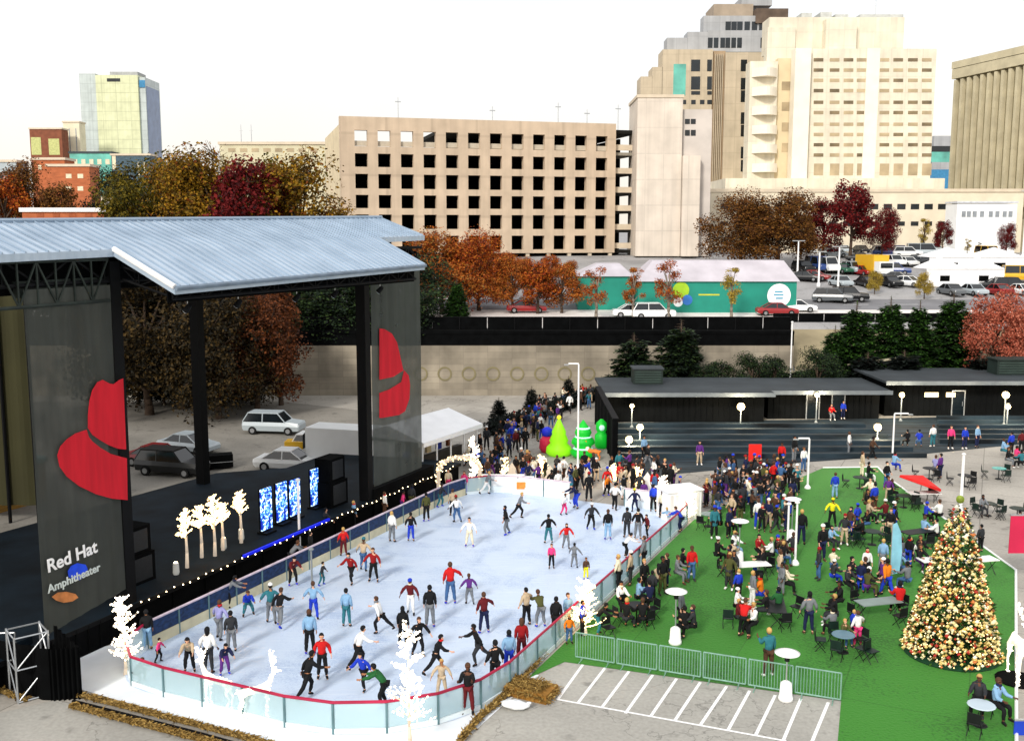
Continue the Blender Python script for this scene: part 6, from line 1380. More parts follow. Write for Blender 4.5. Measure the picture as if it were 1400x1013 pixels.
for (px, pb, w_, h_, col_, lab) in ((1032, 632, .9, 1.3, '#e0241c', 'bright red board standing on the terrace steps'),):
    t = thing('red_board', G(px, pb), 0, lab, 'board'); k = MB(); k.bx(-w_ / 2, w_ / 2, 0, .08, .1, h_); k.build('panel', mat('board_red', col_, .6, .1), t); k = MB(); k.bx(-w_ / 2, w_ / 2, -.2, .3, 0, .1); k.build('foot', m_bk, t)
# blue-wrapped feather flag on turf
t = thing('blue_flag', G(1216, 800), 0, 'pale blue feather flag standing over the family table', 'flag'); k = MB(); k.side([(0, .5), (.42, .6), (.5, 1.6), (.42, 2.5), (.2, 3.0), (0, 2.9)], -.012, .012); k.build('cloth', mat('flag_blue', '#7fb8cc', .7, .2, 1.5), t); k = MB(); k.tube((0, 0, 0), (0, 0, 3.0), .02); k.build('pole', m_alu, t); k = MB(); k.lathe([(.2, 0), (.18, .05)], 8); k.build('base', m_bk, t)
# ================= PEOPLE =================
SKIN = {'fair': mat('skin_fair', '#d9a688', .6, .05), 'tan': mat('skin_tan', '#a9714c', .6, .05), 'deep': mat('skin_deep', '#5e3a28', .6, .05)}
CL = dict(black='#0d0e11', charcoal='#2b2d31', grey='#6f7378', white='#e4e4e2', red='#c01818', maroon='#5c1218', navy='#141c40', blue='#1c3ab8', lightblue='#7fa6c8', teal='#2a6c78', green='#1e5a2c', olive='#4a4c26', beige='#b8a488', brown='#4c3324', pink='#d83a78', purple='#5a2a7a', yellow='#e0d820', orange='#e07a14', denim='#3c5f8c', cream='#ddd2b8', darkred='#8a1014', lavender='#8f8fc0', blond='#b89458')
CM = {}
def cloth(n):
    if n not in CM: CM[n] = mat('cloth_' + n, CL[n], .85, .16, 5)
    return CM[n]
WORD = dict(lightblue='light blue', darkred='dark red')
def rdir(side, pitch, abd):
    p, a = R(pitch), R(abd); return Vector((side * math.sin(a), -math.cos(a) * math.sin(p), -math.cos(a) * math.cos(p)))
POSES = {  # lean, arm(pitch, abduct, bend) x2, leg(pitch, abduct, bend) x2, head turn
    'stand': (2, (4, 10, 14), (0, 9, 18), (0, 5, 2), (3, 5, 4)),
    'pockets': (0, (-14, 22, 48), (-12, 20, 50), (4, 6, 6), (-2, 5, 3)),
    'folded': (3, (28, 8, 95), (24, 10, 90), (0, 6, 2), (2, 5, 3)),
    'walk': (5, (-24, 8, 20), (26, 8, 25), (24, 3, 6), (-18, 3, 22)),
    'glide': (12, (12, 38, 22), (-8, 42, 18), (22, 6, 34), (-4, 8, 22)),
    'stride': (22, (-38, 18, 26), (42, 14, 40), (34, 4, 48), (-32, 20, 14)),
    'arms_out': (6, (10, 36, 24), (6, 44, 24), (8, 10, 14), (4, 10, 10)),
    'reach': (6, (8, 12, 20), (30, 50, 10), (4, 8, 8), (2, 8, 6)),
    'bend': (44, (60, 10, 20), (55, 12, 25), (24, 8, 40), (20, 8, 36)),
    'crouch': (40, (60, 12, 30), (66, 10, 26), (82, 12, 104), (70, 12, 96)),
    'sit': (6, (34, 10, 58), (30, 12, 60), (82, 9, 84), (80, 8, 78)),
    'phone': (4, (22, 12, 108), (4, 10, 14), (0, 5, 2), (3, 6, 4)),
}
def skeleton(pose):
    lean, aL, aR, lL, lR = POSES[pose]; J = {}; l = R(lean)
    def up(x, h, fwd=0): return Vector((x, -h * math.sin(l) - fwd * math.cos(l), h * math.cos(l) - fwd * math.sin(l)))
    J['pel'] = Vector((0, 0, 0)); J['waist'] = up(0, .13); J['chest'] = up(0, .33); J['nb'] = up(0, .49)
    l2 = l * .55; nb = J['nb']
    def hd(x, h, fwd=0): return nb + Vector((x, -h * math.sin(l2) - fwd * math.cos(l2), h * math.cos(l2) - fwd * math.sin(l2)))
    J['neck'] = hd(0, .06); J['jaw'] = hd(0, .115, .02); J['head'] = hd(0, .18, .005); J['crown'] = hd(0, .245, -.005); J['nose'] = hd(0, .155, .105); J['earL'] = hd(.085, .165); J['earR'] = hd(-.085, .165)
    J['hd'] = hd
    for s, side, arm, leg in (('L', 1, aL, lL), ('R', -1, aR, lR)):
        sh = up(side * .165, .44); d1 = rdir(side, arm[0], arm[1]); el = sh + d1 * .28; d2 = rdir(side, arm[0] + arm[2], arm[1] * .55); wr = el + d2 * .24; pm = wr + d2 * .07
        J['sh' + s], J['el' + s], J['wr' + s], J['pm' + s], J['hd' + s] = sh, el, wr, pm, d2
        hp = Vector((side * .085, 0, -.06)); e1 = rdir(side, leg[0], leg[1]); kn = hp + e1 * .41; e2 = rdir(side, leg[0] - leg[2], leg[1] * .7); an = kn + e2 * .40
        fdir = Vector((side * .18, -1, 0)).normalized(); fz = max(-.35, min(.35, (leg[0] - leg[2]) / 60 * .5)); fd = (fdir + Vector((0, 0, fz))).normalized() if leg[0] - leg[2] < -30 else fdir
        J['hp' + s], J['kn' + s], J['an' + s], J['toe' + s], J['heel' + s], J['fd' + s] = hp, kn, an, an + fd * .15 + Vector((0, 0, -.055)), an - fd * .04 + Vector((0, 0, -.05)), fd
    low = min(J['toeL'].z, J['toeR'].z, J['heelL'].z, J['heelR'].z) - .04
    for k_, v in J.items():
        if isinstance(v, Vector) and k_ not in ('hdL', 'hdR', 'fdL', 'fdR'): v.z -= low
    J['low'] = low
    return J
class SK:
    def __init__(s): s.v = []; s.r = []; s.e = []
    def n(s, p, r, par=None):
        s.v.append(tuple(p)); s.r.append(r); i = len(s.v) - 1
        if par is not None: s.e.append((par, i))
        return i
    def mesh(s, name, sub=1): return skin(s.v, s.r, s.e, name, sub)
def person_meshes(pose):
    J = skeleton(pose); out = {}
    b = SK(); p = b.n(J['pel'], (.135, .1)); w_ = b.n(J['waist'], (.12, .085), p); c = b.n(J['chest'], (.145, .1), w_); nb = b.n(J['nb'], .07, c); ne = b.n(J['neck'], .05, nb); jw = b.n(J['jaw'], .062, ne); h = b.n(J['head'], .086, jw); b.n(J['crown'], .066, h)
    b.n(J['nose'], .018, jw); b.n(J['earL'], .018, h); b.n(J['earR'], .018, h)
    for s in 'LR':
        sg = 1 if s == 'L' else -1
        sh = b.n(J['sh' + s], .055, c); el = b.n(J['el' + s], .042, sh); wr = b.n(J['wr' + s], .026, el); pm = b.n(J['pm' + s], (.034, .018), wr)
        d = J['hd' + s]; sd = d.cross(Vector((1, 0, 0))).normalized(); n_ = Vector((-sg, 0, 0)); n_ = (n_ - d * n_.dot(d)).normalized()
        for q, L_ in ((-1.5, .058), (-.5, .072), (.5, .068), (1.5, .055)):
            f1 = b.n(J['pm' + s] + d * .035 + sd * q * .02, .0095, pm); f2 = b.n(J['pm' + s] + d * (.035 + L_ * .5) + sd * q * .022 + n_ * .008, .009, f1); b.n(J['pm' + s] + d * (.03 + L_ * .85) + sd * q * .022 + n_ * .03, .008, f2)
        t1_ = b.n(J['pm' + s] - d * .03 + sd * -.045, .011, pm); b.n(J['pm' + s] + d * .01 + sd * -.062 + n_ * .015, .009, t1_)
        hp = b.n(J['hp' + s], .085, p); kn = b.n(J['kn' + s], .055, hp); cf = b.n(J['kn' + s].lerp(J['an' + s], .3), .056, kn); an = b.n(J['an' + s], .036, cf); b.n(J['toe' + s], .032, an); b.n(J['heel' + s], .03, an)
    out['body'] = b.mesh('body')
    # the upper garment: hips to neck and both sleeves
    for nm, ex in (('jacket', .035), ('coat', .04)):
        k = SK(); low = J['pel'].lerp(J['hpL'].lerp(J['hpR'], .5), .9); p = k.n(low, (.175, .14)); w2 = k.n(J['waist'], (.165, .135), p); c = k.n(J['chest'], (.185, .145), w2); nb = k.n(J['nb'] - (J['nb'] - J['chest']).normalized() * .01, .1, c); k.n(J['neck'] + (J['neck'] - J['nb']) * .15, .078, nb)
        if nm == 'coat':
            m_ = J['knL'].lerp(J['knR'], .5); k.n(low.lerp(m_, .62), (.21, .17), p)
        for s in 'LR':
            sh = k.n(J['sh' + s], .088, c); el = k.n(J['el' + s], .072, sh); k.n(J['wr' + s] - (J['wr' + s] - J['el' + s]) * .06, .052, el)
        out[nm] = k.mesh(nm)
    k = SK(); p = k.n(J['pel'] + Vector((0, 0, -.01)), (.142, .108))
    for s in 'LR':
        hp = k.n(J['hp' + s], .108, p); kn = k.n(J['kn' + s], .08, hp); cf = k.n(J['kn' + s].lerp(J['an' + s], .35), .075, kn); k.n(J['an' + s] + (J['kn' + s] - J['an' + s]) * .1, .052, cf)
    out['trousers'] = k.mesh('trousers')
    for s in 'LR':
        k = SK(); a0 = k.n(J['an' + s] + (J['kn' + s] - J['an' + s]) * .16, .056); a1 = k.n(J['an' + s], .052, a0); k.n(J['heel' + s], .042, a1); a2 = k.n(J['an' + s].lerp(J['toe' + s], .55), .048, a1); k.n(J['toe' + s], .042, a2)
        out['shoe' + s] = k.mesh('shoe', 1)
    hd = J['hd']; off = Vector((0, 0, -J['low']))
    # hd closes over the un-lowered neck base, which was shifted in place, so no offset is needed
    def shell(name, cx_h, cx_f, rx, ry, rz, tail=0, brim=0):
        # ellipsoid cap in the head's own tilted frame: x sideways, fwd, h up along the neck
        vs = []; fs = []; nu, nv = 12, 8
        for j in range(nv + 1):
            q = math.pi * j / nv
            for i in range(nu):
                a = 2 * math.pi * i / nu; f_ = math.cos(a) * math.sin(q); x_ = math.sin(a) * math.sin(q); h_ = math.cos(q)
                rr_ = ry * (.86 if f_ > 0 else 1.08)
                if tail and h_ < 0 and f_ < .1: h_ *= 1 + tail; 
                if brim and h_ < -.25: h_ = -.25
                low_front = (f_ > .25 and h_ < .3 and not brim)
                vs.append(hd(rx * x_, cx_h + rz * h_, cx_f + rr_ * f_ * (.35 if low_front else 1)))
        for j in range(nv):
            for i in range(nu): fs.append((j * nu + i, (j + 1) * nu + i, (j + 1) * nu + (i + 1) % nu, j * nu + (i + 1) % nu))
        k = MB(); k.add(vs, fs); return k.mesh(name, [], True)
    out['hair'] = shell('hair', .19, -.012, .096, .108, .115)
    out['long_hair'] = shell('long_hair', .185, -.018, .1, .112, .122, tail=1.1)
    out['hat'] = shell('hat', .225, -.004, .104, .118, .105, brim=1)
    k = MB(); c0 = J['neck'] + Vector((0, -.01, 0)); k.ball((0, 0, 0), .1, 10, .62); k.v = [(x + c0.x, y * 1.05 + c0.y, z + c0.z) for x, y, z in k.v]; out['scarf'] = k.mesh('scarf', [], True)
    return out
PM = {p: person_meshes(p) for p in POSES}
for p in PM.values():
    for n_ in ('jacket', 'coat', 'trousers'):
        for v in p[n_].vertices: v.co += v.normal * .022 * noise.noise(v.co * 9)
for p in PM.values():
    for n_, me in p.items():
        me.materials.clear(); me.materials.append(SKIN['fair'])
PEOPLE = []
def person(px, py, pose, rz, top, bot, head='hair_black', sc=1.0, zone='', z=0.02, coat=False, sk=None, act=None, shoe=None):
    PEOPLE.append(dict(px=px, py=py, pose=pose, rz=rz, top=top, bot=bot, head=head, sc=sc, zone=zone, z=z, coat=coat, sk=sk, act=act, shoe=shoe))
ICE = 'on the ice'
S_ = [  # px, py(feet), pose, heading (0 faces the camera), top, trousers, head, scale, extra
    (202, 889, 'stand', 200, 'black', 'lightblue', 'hair_black', 1), (217, 905, 'glide', 90, 'pink', 'black', 'hair_black', .6), (260, 918, 'bend', 10, 'beige', 'black', 'long_black', 1), (286, 920, 'pockets', 170, 'white', 'charcoal', 'long_black', 1.08),
    (307, 922, 'bend', 30, 'navy', 'purple', 'hair_black', .9), (300, 874, 'glide', 160, 'lavender', 'grey', 'hair_brown', 1), (317, 892, 'stand', 200, 'charcoal', 'grey', 'hair_black', 1.02), (339, 840, 'crouch', 20, 'blue', 'teal', 'hair_brown', .95), (290, 840, 'glide', 250, 'purple', 'pink', 'hair_black', .65),
    (311, 830, 'bend', 100, 'grey', 'black', 'hair_black', .95), (371, 852, 'glide', 190, 'teal', 'grey', 'hat_white', 1.05), (382, 857, 'stride', 160, 'black', 'grey', 'hair_brown', 1.05), (429, 846, 'glide', 190, 'lightblue', 'blue', 'hair_brown', 1), (424, 895, 'stand', 180, 'lightblue', 'black', 'hair_brown', 1.1),
    (441, 928, 'pockets', 10, 'red', 'black', 'hair_black', 1.05), (420, 954, 'stride', 120, 'black', 'black', 'hair_black', 1.1), (474, 857, 'stand', 170, 'lightblue', 'teal', 'hair_black', 1), (521, 866, 'stride', 250, 'white', 'black', 'hair_brown', 1), (490, 913, 'stride', 110, 'white', 'black', 'hair_black', 1.05),
    (498, 943, 'stride', 330, 'blue', 'black', 'hair_black', .95), (527, 967, 'bend', 260, 'green', 'black', 'hair_black', 1.05), (562, 840, 'glide', 350, 'maroon', 'white', 'hat_blue', 1), (588, 858, 'stand', 180, 'black', 'grey', 'hair_black', 1.1), (662, 866, 'reach', 200, 'maroon', 'navy', 'hair_brown', 1.05),
    (655, 909, 'stride', 280, 'black', 'charcoal', 'hair_black', 1.05), (596, 922, 'stride', 90, 'black', 'black', 'hair_black', 1), (640, 976, 'folded', 350, 'black', 'maroon', 'hair_brown', 1.1), (604, 952, 'arms_out', 10, 'beige', 'beige', 'hair_blond', .85), (677, 941, 'pockets', 200, 'black', 'black', 'hair_black', 1.1),
    (696, 923, 'stand', 190, 'lightblue', 'blue', 'hair_black', 1.05), (713, 905, 'stand', 180, 'darkred', 'maroon', 'long_brown', 1.05), (720, 856, 'reach', 220, 'beige', 'black', 'hair_black', 1), (740, 858, 'bend', 200, 'olive', 'grey', 'hair_brown', 1.02), (551, 884, 'stand', 170, 'black', 'black', 'hair_black', 1), (572, 897, 'glide', 30, 'black', 'black', 'hair_brown', 1),
    (616, 826, 'reach', 190, 'red', 'denim', 'hair_brown', 1.15), (642, 826, 'glide', 200, 'purple', 'grey', 'hair_brown', .85), (481, 798, 'stride', 330, 'darkred', 'black', 'hair_black', 1), (470, 760, 'pockets', 200, 'red', 'maroon', 'hair_blond', .9), (497, 780, 'glide', 170, 'beige', 'denim', 'hat_teal', 1),
    (511, 795, 'arms_out', 350, 'darkred', 'black', 'hair_brown', 1), (536, 741, 'stand', 150, 'white', 'grey', 'hair_blond', 1), (562, 740, 'pockets', 180, 'black', 'blue', 'hair_black', .95), (583, 713, 'stand', 200, 'olive', 'black', 'hair_black', 1), (550, 702, 'glide', 100, 'pink', 'purple', 'hair_black', .85), (526, 707, 'stand', 120, 'white', 'brown', 'hair_brown', .9),
    (619, 705, 'stand', 200, 'beige', 'black', 'hair_brown', .95), (625, 714, 'glide', 220, 'white', 'denim', 'hat_darkred', .95), (642, 747, 'arms_out', 355, 'white', 'cream', 'hair_black', .95), (693, 731, 'glide', 280, 'black', 'grey', 'hair_black', 1), (709, 709, 'stride', 80, 'grey', 'black', 'hair_blond', 1), (750, 743, 'arms_out', 190, 'black', 'teal', 'hair_black', .95),
    (754, 777, 'stand', 0, 'pink', 'black', 'hair_brown', .75), (774, 750, 'glide', 10, 'red', 'grey', 'hair_brown', .85), (785, 776, 'arms_out', 160, 'grey', 'grey', 'hair_black', .75), (771, 704, 'glide', 60, 'white', 'pink', 'hair_brown', .8), (789, 695, 'bend', 300, 'navy', 'blue', 'hat_teal', 1.05), (805, 686, 'stand', 180, 'black', 'black', 'hat_darkred', 1.1),
    (808, 724, 'glide', 20, 'charcoal', 'black', 'hat_white', .95), (831, 738, 'stand', 180, 'black', 'lightblue', 'hair_brown', 1), (857, 735, 'stand', 190, 'charcoal', 'charcoal', 'hair_black', 1), (872, 737, 'pockets', 170, 'black', 'grey', 'hair_black', 1.02), (885, 735, 'glide', 300, 'maroon', 'black', 'hair_black', .8), (854, 762, 'bend', 100, 'white', 'black', 'hair_black', .85),
    (801, 792, 'stand', 10, 'brown', 'yellow', 'hair_brown', .65), (635, 676, 'stand', 350, 'pink', 'lavender', 'hair_brown', .9), (665, 676, 'stride', 90, 'grey', 'white', 'hair_blond', .95), (613, 673, 'stand', 20, 'cream', 'pink', 'hair_black', .9), (602, 693, 'glide', 80, 'charcoal', 'teal', 'hair_black', .9), (563, 698, 'stand', 160, 'charcoal', 'olive', 'hair_black', .95),
    (754, 676, 'pockets', 180, 'black', 'charcoal', 'hair_black', .95), (763, 677, 'stand', 190, 'white', 'black', 'hair_brown', .95), (840, 697, 'glide', 150, 'white', 'black', 'hair_black', 1), (905, 708, 'stand', 180, 'cream', 'black', 'hair_brown', .95), (893, 700, 'stand', 160, 'blue', 'black', 'hair_black', 1), (868, 700, 'glide', 200, 'navy', 'navy', 'hat_yellow', .85),
    (880, 690, 'stand', 10, 'purple', 'grey', 'hair_brown', .9), (852, 684, 'stand', 120, 'black', 'white', 'hair_black', .95), (829, 678, 'glide', 60, 'orange', 'black', 'hair_black', .85), (915, 724, 'bend', 200, 'lightblue', 'white', 'hair_blond', .8), (400, 800, 'bend', 30, 'maroon', 'black', 'hair_black', 1), (440, 800, 'glide', 90, 'charcoal', 'teal', 'hair_black', .7),
    (604, 722, 'pockets', 200, 'black', 'denim', 'hair_brown', .0), (700, 905, 'glide', 10, 'brown', 'grey', 'hair_black', .0)]
for q in S_:
    if q[7] > .1: person(*q[:7], q[7] * .96, zone=ICE, z=.04)
# along the stage side boards, outside
for q in [(425, 770, 'stand', 120, 'black', 'black', 'hair_black', .95), (445, 735, 'reach', 120, 'charcoal', 'black', 'hair_black', .95), (398, 780, 'bend', 120, 'grey', 'black', 'hair_brown', .95), (484, 722, 'stand', 120, 'lightblue', 'black', 'hair_blond', .9), (520, 700, 'stand', 150, 'maroon', 'black', 'hair_black', .9), (540, 690, 'pockets', 120, 'black', 'charcoal', 'hair_brown', .9), (572, 678, 'stand', 130, 'grey', 'black', 'hair_black', .9), (588, 670, 'stand', 100, 'lavender', 'black', 'hair_black', .9), (555, 684, 'phone', 140, 'white', 'black', 'hair_blond', .85)]:
    person(*q[:8], zone='by the stage-side boards')
person(186, 935, 'crouch', 80, 'black', 'black', 'hair_brown', .8, zone='on the white matting')
# turf side of the boards
for q in [(776, 860, 'stand', 30, 'lightblue', 'grey', 'hair_brown', .9), (778, 880, 'pockets', 20, 'orange', 'denim', 'hair_blond', .7), (760, 872, 'stand', 160, 'black', 'black', 'hair_black', 1), (796, 868, 'stand', 60, 'blue', 'black', 'hair_black', .85), (816, 868, 'bend', 80, 'black', 'teal', 'hair_black', .9), (880, 780, 'stand', 250, 'grey', 'black', 'hair_brown', 1), (932, 727, 'bend', 250, 'blue', 'navy', 'hair_brown', .9), (846, 808, 'reach', 250, 'cream', 'black', 'hair_blond', 1), (862, 800, 'stand', 250, 'beige', 'charcoal', 'hat_white', .95),
          (848, 836, 'sit', 20, 'white', 'black', 'hair_black', 1), (872, 832, 'sit', 100, 'lightblue', 'black', 'hair_black', 1), (888, 836, 'sit', 200, 'navy', 'black', 'hair_black', 1), (878, 862, 'sit', 170, 'black', 'black', 'hair_brown', 1), (856, 862, 'sit', 150, 'black', 'charcoal', 'hair_blond', 1), (880, 812, 'stand', 30, 'black', 'black', 'hair_blond', .95), (930, 858, 'stand', 60, 'grey', 'black', 'hair_blond', .95), (936, 874, 'sit', 200, 'black', 'black', 'hair_black', 1), (948, 872, 'sit', 260, 'charcoal', 'black', 'hair_brown', 1),
          (945, 795, 'stand', 10, 'red', 'denim', 'hair_brown', 1), (925, 796, 'sit', 60, 'grey', 'grey', 'hair_brown', .95), (932, 786, 'sit', 100, 'black', 'charcoal', 'hair_black', .95), (1105, 867, 'pockets', 180, 'grey', 'navy', 'hair_black', 1.05), (1050, 925, 'phone', 190, 'teal', 'brown', 'hair_blond', 1.08),
          (980, 772, 'sit', 120, 'black', 'black', 'hat_white', 1), (1000, 776, 'sit', 160, 'beige', 'charcoal', 'hair_black', 1), (1003, 762, 'sit', 30, 'white', 'lightblue', 'hair_blond', 1), (1036, 765, 'sit', 20, 'darkred', 'black', 'hair_black', .95), (1055, 772, 'sit', 260, 'white', 'black', 'hair_blond', 1), (1044, 784, 'sit', 220, 'black', 'black', 'hair_brown', .95),
          (1009, 822, 'stand', 200, 'blue', 'black', 'hair_blond', .85), (1006, 842, 'sit', 70, 'white', 'black', 'hat_white', .9), (1008, 858, 'sit', 60, 'maroon', 'charcoal', 'hair_blond', .9), (1028, 830, 'stand', 100, 'grey', 'white', 'hair_blond', .95), (1040, 828, 'sit', 250, 'orange', 'blue', 'hair_black', 1.05), (1016, 872, 'bend', 160, 'red', 'black', 'hair_brown', 1), (1030, 868, 'sit', 300, 'white', 'black', 'hair_blond', 1), (1048, 850, 'sit', 250, 'black', 'charcoal', 'hair_brown', 1), (1064, 846, 'sit', 200, 'green', 'charcoal', 'hair_black', 1),
          (1095, 745, 'stand', 160, 'black', 'navy', 'hair_blond', 1.1), (1084, 765, 'sit', 180, 'charcoal', 'maroon', 'hair_brown', 1), (1123, 768, 'stand', 20, 'black', 'navy', 'hat_white', 1.1), (1135, 750, 'sit', 30, 'lightblue', 'charcoal', 'hair_black', .9), (1141, 682, 'stand', 180, 'blue', 'lightblue', 'hair_brown', .95), (1137, 720, 'arms_out', 0, 'yellow', 'black', 'hat_yellow', .95), (1036, 724, 'stand', 170, 'white', 'blue', 'hair_brown', 1),
          (1172, 884, 'reach', 200, 'white', 'pink', 'hair_brown', .85), (1166, 876, 'stand', 120, 'blue', 'navy', 'hair_blond', .75), (1141, 856, 'sit', 250, 'black', 'charcoal', 'hair_blond', 1), (1148, 836, 'sit', 280, 'black', 'black', 'hair_black', 1), (1138, 872, 'sit', 200, 'grey', 'black', 'hair_black', .9), (1153, 882, 'sit', 20, 'olive', 'denim', 'hair_blond', .8), (1162, 800, 'sit', 60, 'black', 'black', 'hair_black', 1), (1158, 812, 'sit', 30, 'charcoal', 'black', 'hair_black', 1), (1184, 792, 'stand', 0, 'white', 'black', 'hair_black', .9), (1182, 806, 'sit', 180, 'black', 'charcoal', 'hair_brown', 1.1),
          (1203, 802, 'sit', 60, 'black', 'black', 'hair_blond', 1), (1212, 816, 'walk', 200, 'orange', 'blue', 'hair_black', 1.05), (1229, 842, 'sit', 180, 'red', 'black', 'hair_black', 1.1), (1240, 808, 'sit', 210, 'grey', 'denim', 'hair_black', 1), (1228, 790, 'sit', 120, 'lightblue', 'denim', 'hair_brown', 1), (1206, 782, 'stand', 150, 'lightblue', 'grey', 'hair_blond', .95), (1232, 772, 'sit', 200, 'grey', 'lavender', 'hair_brown', 1), (1245, 772, 'sit', 160, 'white', 'grey', 'hair_black', .95),
          (1265, 716, 'sit', 100, 'blue', 'black', 'hat_blue', .9), (1284, 716, 'sit', 200, 'white', 'black', 'hair_brown', 1), (1262, 740, 'sit', 120, 'lightblue', 'charcoal', 'hair_brown', 1), (1280, 744, 'sit', 240, 'white', 'black', 'hair_black', 1), (1184, 700, 'sit', 40, 'black', 'brown', 'hair_black', 1), (1186, 716, 'sit', 100, 'beige', 'black', 'hair_blond', 1), (1195, 700, 'stand', 200, 'blue', 'brown', 'hair_black', 1), (1210, 716, 'sit', 200, 'maroon', 'charcoal', 'hat_white', 1), (1186, 660, 'sit', 90, 'black', 'white', 'hair_black', 1), (1178, 652, 'stand', 90, 'beige', 'cream', 'hair_brown', 1),
          (1222, 645, 'sit', 120, 'lightblue', 'blue', 'hair_black', 1), (1285, 655, 'stand', 220, 'purple', 'navy', 'hair_black', 1), (1278, 650, 'sit', 140, 'lavender', 'grey', 'hair_brown', 1), (1336, 975, 'sit', 330, 'charcoal', 'black', 'hair_blond', 1.02), (1360, 982, 'sit', 30, 'lightblue', 'black', 'hair_brown', 1.05), (1392, 728, 'sit', 120, 'charcoal', 'black', 'hair_black', .9), (1340, 755, 'stand', 200, 'charcoal', 'black', 'hair_black', .85), (1302, 755, 'sit', 0, 'white', 'charcoal', 'hair_black', 1), (1342, 705, 'sit', 0, 'grey', 'charcoal', 'hair_black', .9)]:
    person(*q[:8], zone='on the turf' if not (q[0] < 885 and q[1] > 855 and q[2] != 'sit') else 'beside the barriers', z=.04)
# plaza people far away
for q in [(1160, 622, 'stand', 60, 'white', 'grey', 'hair_brown', 1), (1192, 628, 'walk', 90, 'brown', 'black', 'hair_black', 1), (1240, 612, 'sit', 180, 'black', 'black', 'hair_black', 1), (1256, 612, 'sit', 160, 'blue', 'denim', 'hair_black', 1), (1275, 611, 'stand', 190, 'white', 'teal', 'hair_brown', 1), (1299, 614, 'stand', 0, 'pink', 'black', 'hair_black', 1.05), (1318, 614, 'stand', 10, 'blue', 'navy', 'hair_black', 1), (1335, 612, 'stand', 30, 'lightblue', 'navy', 'hair_brown', 1), (1370, 625, 'sit', 60, 'lightblue', 'teal', 'hair_brown', 1), (1382, 622, 'stand', 200, 'blue', 'black', 'hair_black', 1), (1396, 620, 'stand', 160, 'maroon', 'black', 'hair_black', 1), (1388, 636, 'sit', 100, 'pink', 'black', 'hair_black', 1), (1376, 638, 'sit', 60, 'black', 'grey', 'hair_brown', 1), (1396, 642, 'sit', 200, 'teal', 'black', 'hair_black', 1),
          (978, 572, 'stand', 0, 'red', 'black', 'hair_black', .9), (1136, 574, 'sit', 0, 'red', 'grey', 'hair_brown', 1), (1152, 573, 'stand', 10, 'blue', 'navy', 'hair_black', .95), (1249, 566, 'stand', 0, 'red', 'black', 'hair_brown', 1), (1293, 562, 'stand', 0, 'red', 'black', 'hair_black', .8), (956, 636, 'stand', 0, 'purple', 'beige', 'hair_black', 1), (880, 628, 'stand', 30, 'lightblue', 'black', 'hair_black', 1), (885, 640, 'walk', 60, 'black', 'grey', 'hair_brown', 1), (1068, 638, 'stand', 0, 'red', 'black', 'hair_black', 1), (1085, 632, 'stand', 40, 'black', 'grey', 'hair_black', 1.1), (1098, 645, 'stand', 20, 'white', 'denim', 'hair_brown', 1), (836, 655, 'stand', 30, 'black', 'beige', 'hair_brown', .9), (718, 618, 'stand', 20, 'black', 'black', 'hair_black', 1.1)]:
    person(*q[:8], zone='on the plaza behind the turf' if q[1] > 580 and q[0] > 950 else ('at the pavilions' if q[0] > 950 else 'near the inflatables'))
# the crowd between rink corner and bar, and the queue up the path
pr = random.Random(77)
tops = ['black'] * 14 + ['charcoal'] * 6 + ['grey', 'grey', 'navy', 'navy', 'navy', 'red', 'maroon', 'white', 'beige', 'denim', 'purple', 'blue', 'teal', 'brown', 'olive', 'cream', 'brown']
bots = ['black'] * 7 + ['denim'] * 4 + ['charcoal', 'navy', 'grey', 'brown', 'blue', 'beige', 'purple', 'olive']
heads = ['hair_black'] * 4 + ['hair_brown'] * 3 + ['hair_blond', 'hair_black', 'long_black', 'long_brown', 'hat_white', 'hat_darkred', 'hat_blue']
used_pos = []; combos = {}
def crowd(poly_pts, n, zone, mind=.42, z=.02, poses=('stand', 'pockets', 'folded', 'phone', 'walk')):
    xs = [p[0] for p in poly_pts]; ys_ = [p[1] for p in poly_pts]; c = 0; tries = 0
    while c < n and tries < 6000:
        tries += 1; x = pr.uniform(min(xs), max(xs)); y = pr.uniform(min(ys_), max(ys_)); ins = False; j = len(poly_pts) - 1
        for i in range(len(poly_pts)):
            xi, yi = poly_pts[i]; xj, yj = poly_pts[j]
            if (yi > y) != (yj > y) and x < (xj - xi) * (y - yi) / (yj - yi) + xi: ins = not ins
            j = i
        if not ins: continue
        g_ = G(x, y)
        if any((g_ - u).length < mind for u in used_pos): continue
        for _ in range(60):
            top, bot, hd_ = pr.choice(tops), pr.choice(bots), pr.choice(heads)
            if (top, bot, hd_, zone) not in combos: break
        combos[(top, bot, hd_, zone)] = 1; used_pos.append(g_); c += 1
        person(x, y, pr.choice(poses), pr.uniform(0, 360), top, bot, hd_, pr.uniform(.88, 1.08), zone, z, coat=pr.random() < .5)
# seated groups spread over the turf
for (x0, y0, n) in ((985, 735, 4), (1060, 775, 4), (1170, 735, 5), (1225, 730, 4), (1205, 675, 4), (1245, 770, 4), (1075, 810, 3), (990, 800, 3), (905, 815, 4), (1190, 820, 4), (1130, 790, 3)):
    for i in range(n):
        x = x0 + pr.uniform(-17, 17); y = y0 + pr.uniform(-11, 11)
        for _ in range(60):
            top, bot, hd_ = pr.choice(tops), pr.choice(bots), pr.choice(heads)
            if (top, bot, hd_, 'T') not in combos: break
        combos[(top, bot, hd_, 'T')] = 1; person(x, y, pr.choice(['sit', 'sit', 'stand', 'pockets']), pr.uniform(0, 360), top, bot, hd_, pr.uniform(.85, 1.05), 'on the turf', .04, coat=pr.random() < .5)
crowd([(962, 700), (972, 668), (985, 655), (1060, 650), (1092, 668), (1090, 700), (1070, 735), (1020, 722), (990, 716)], 50, 'in the crowd by the bar', .5)
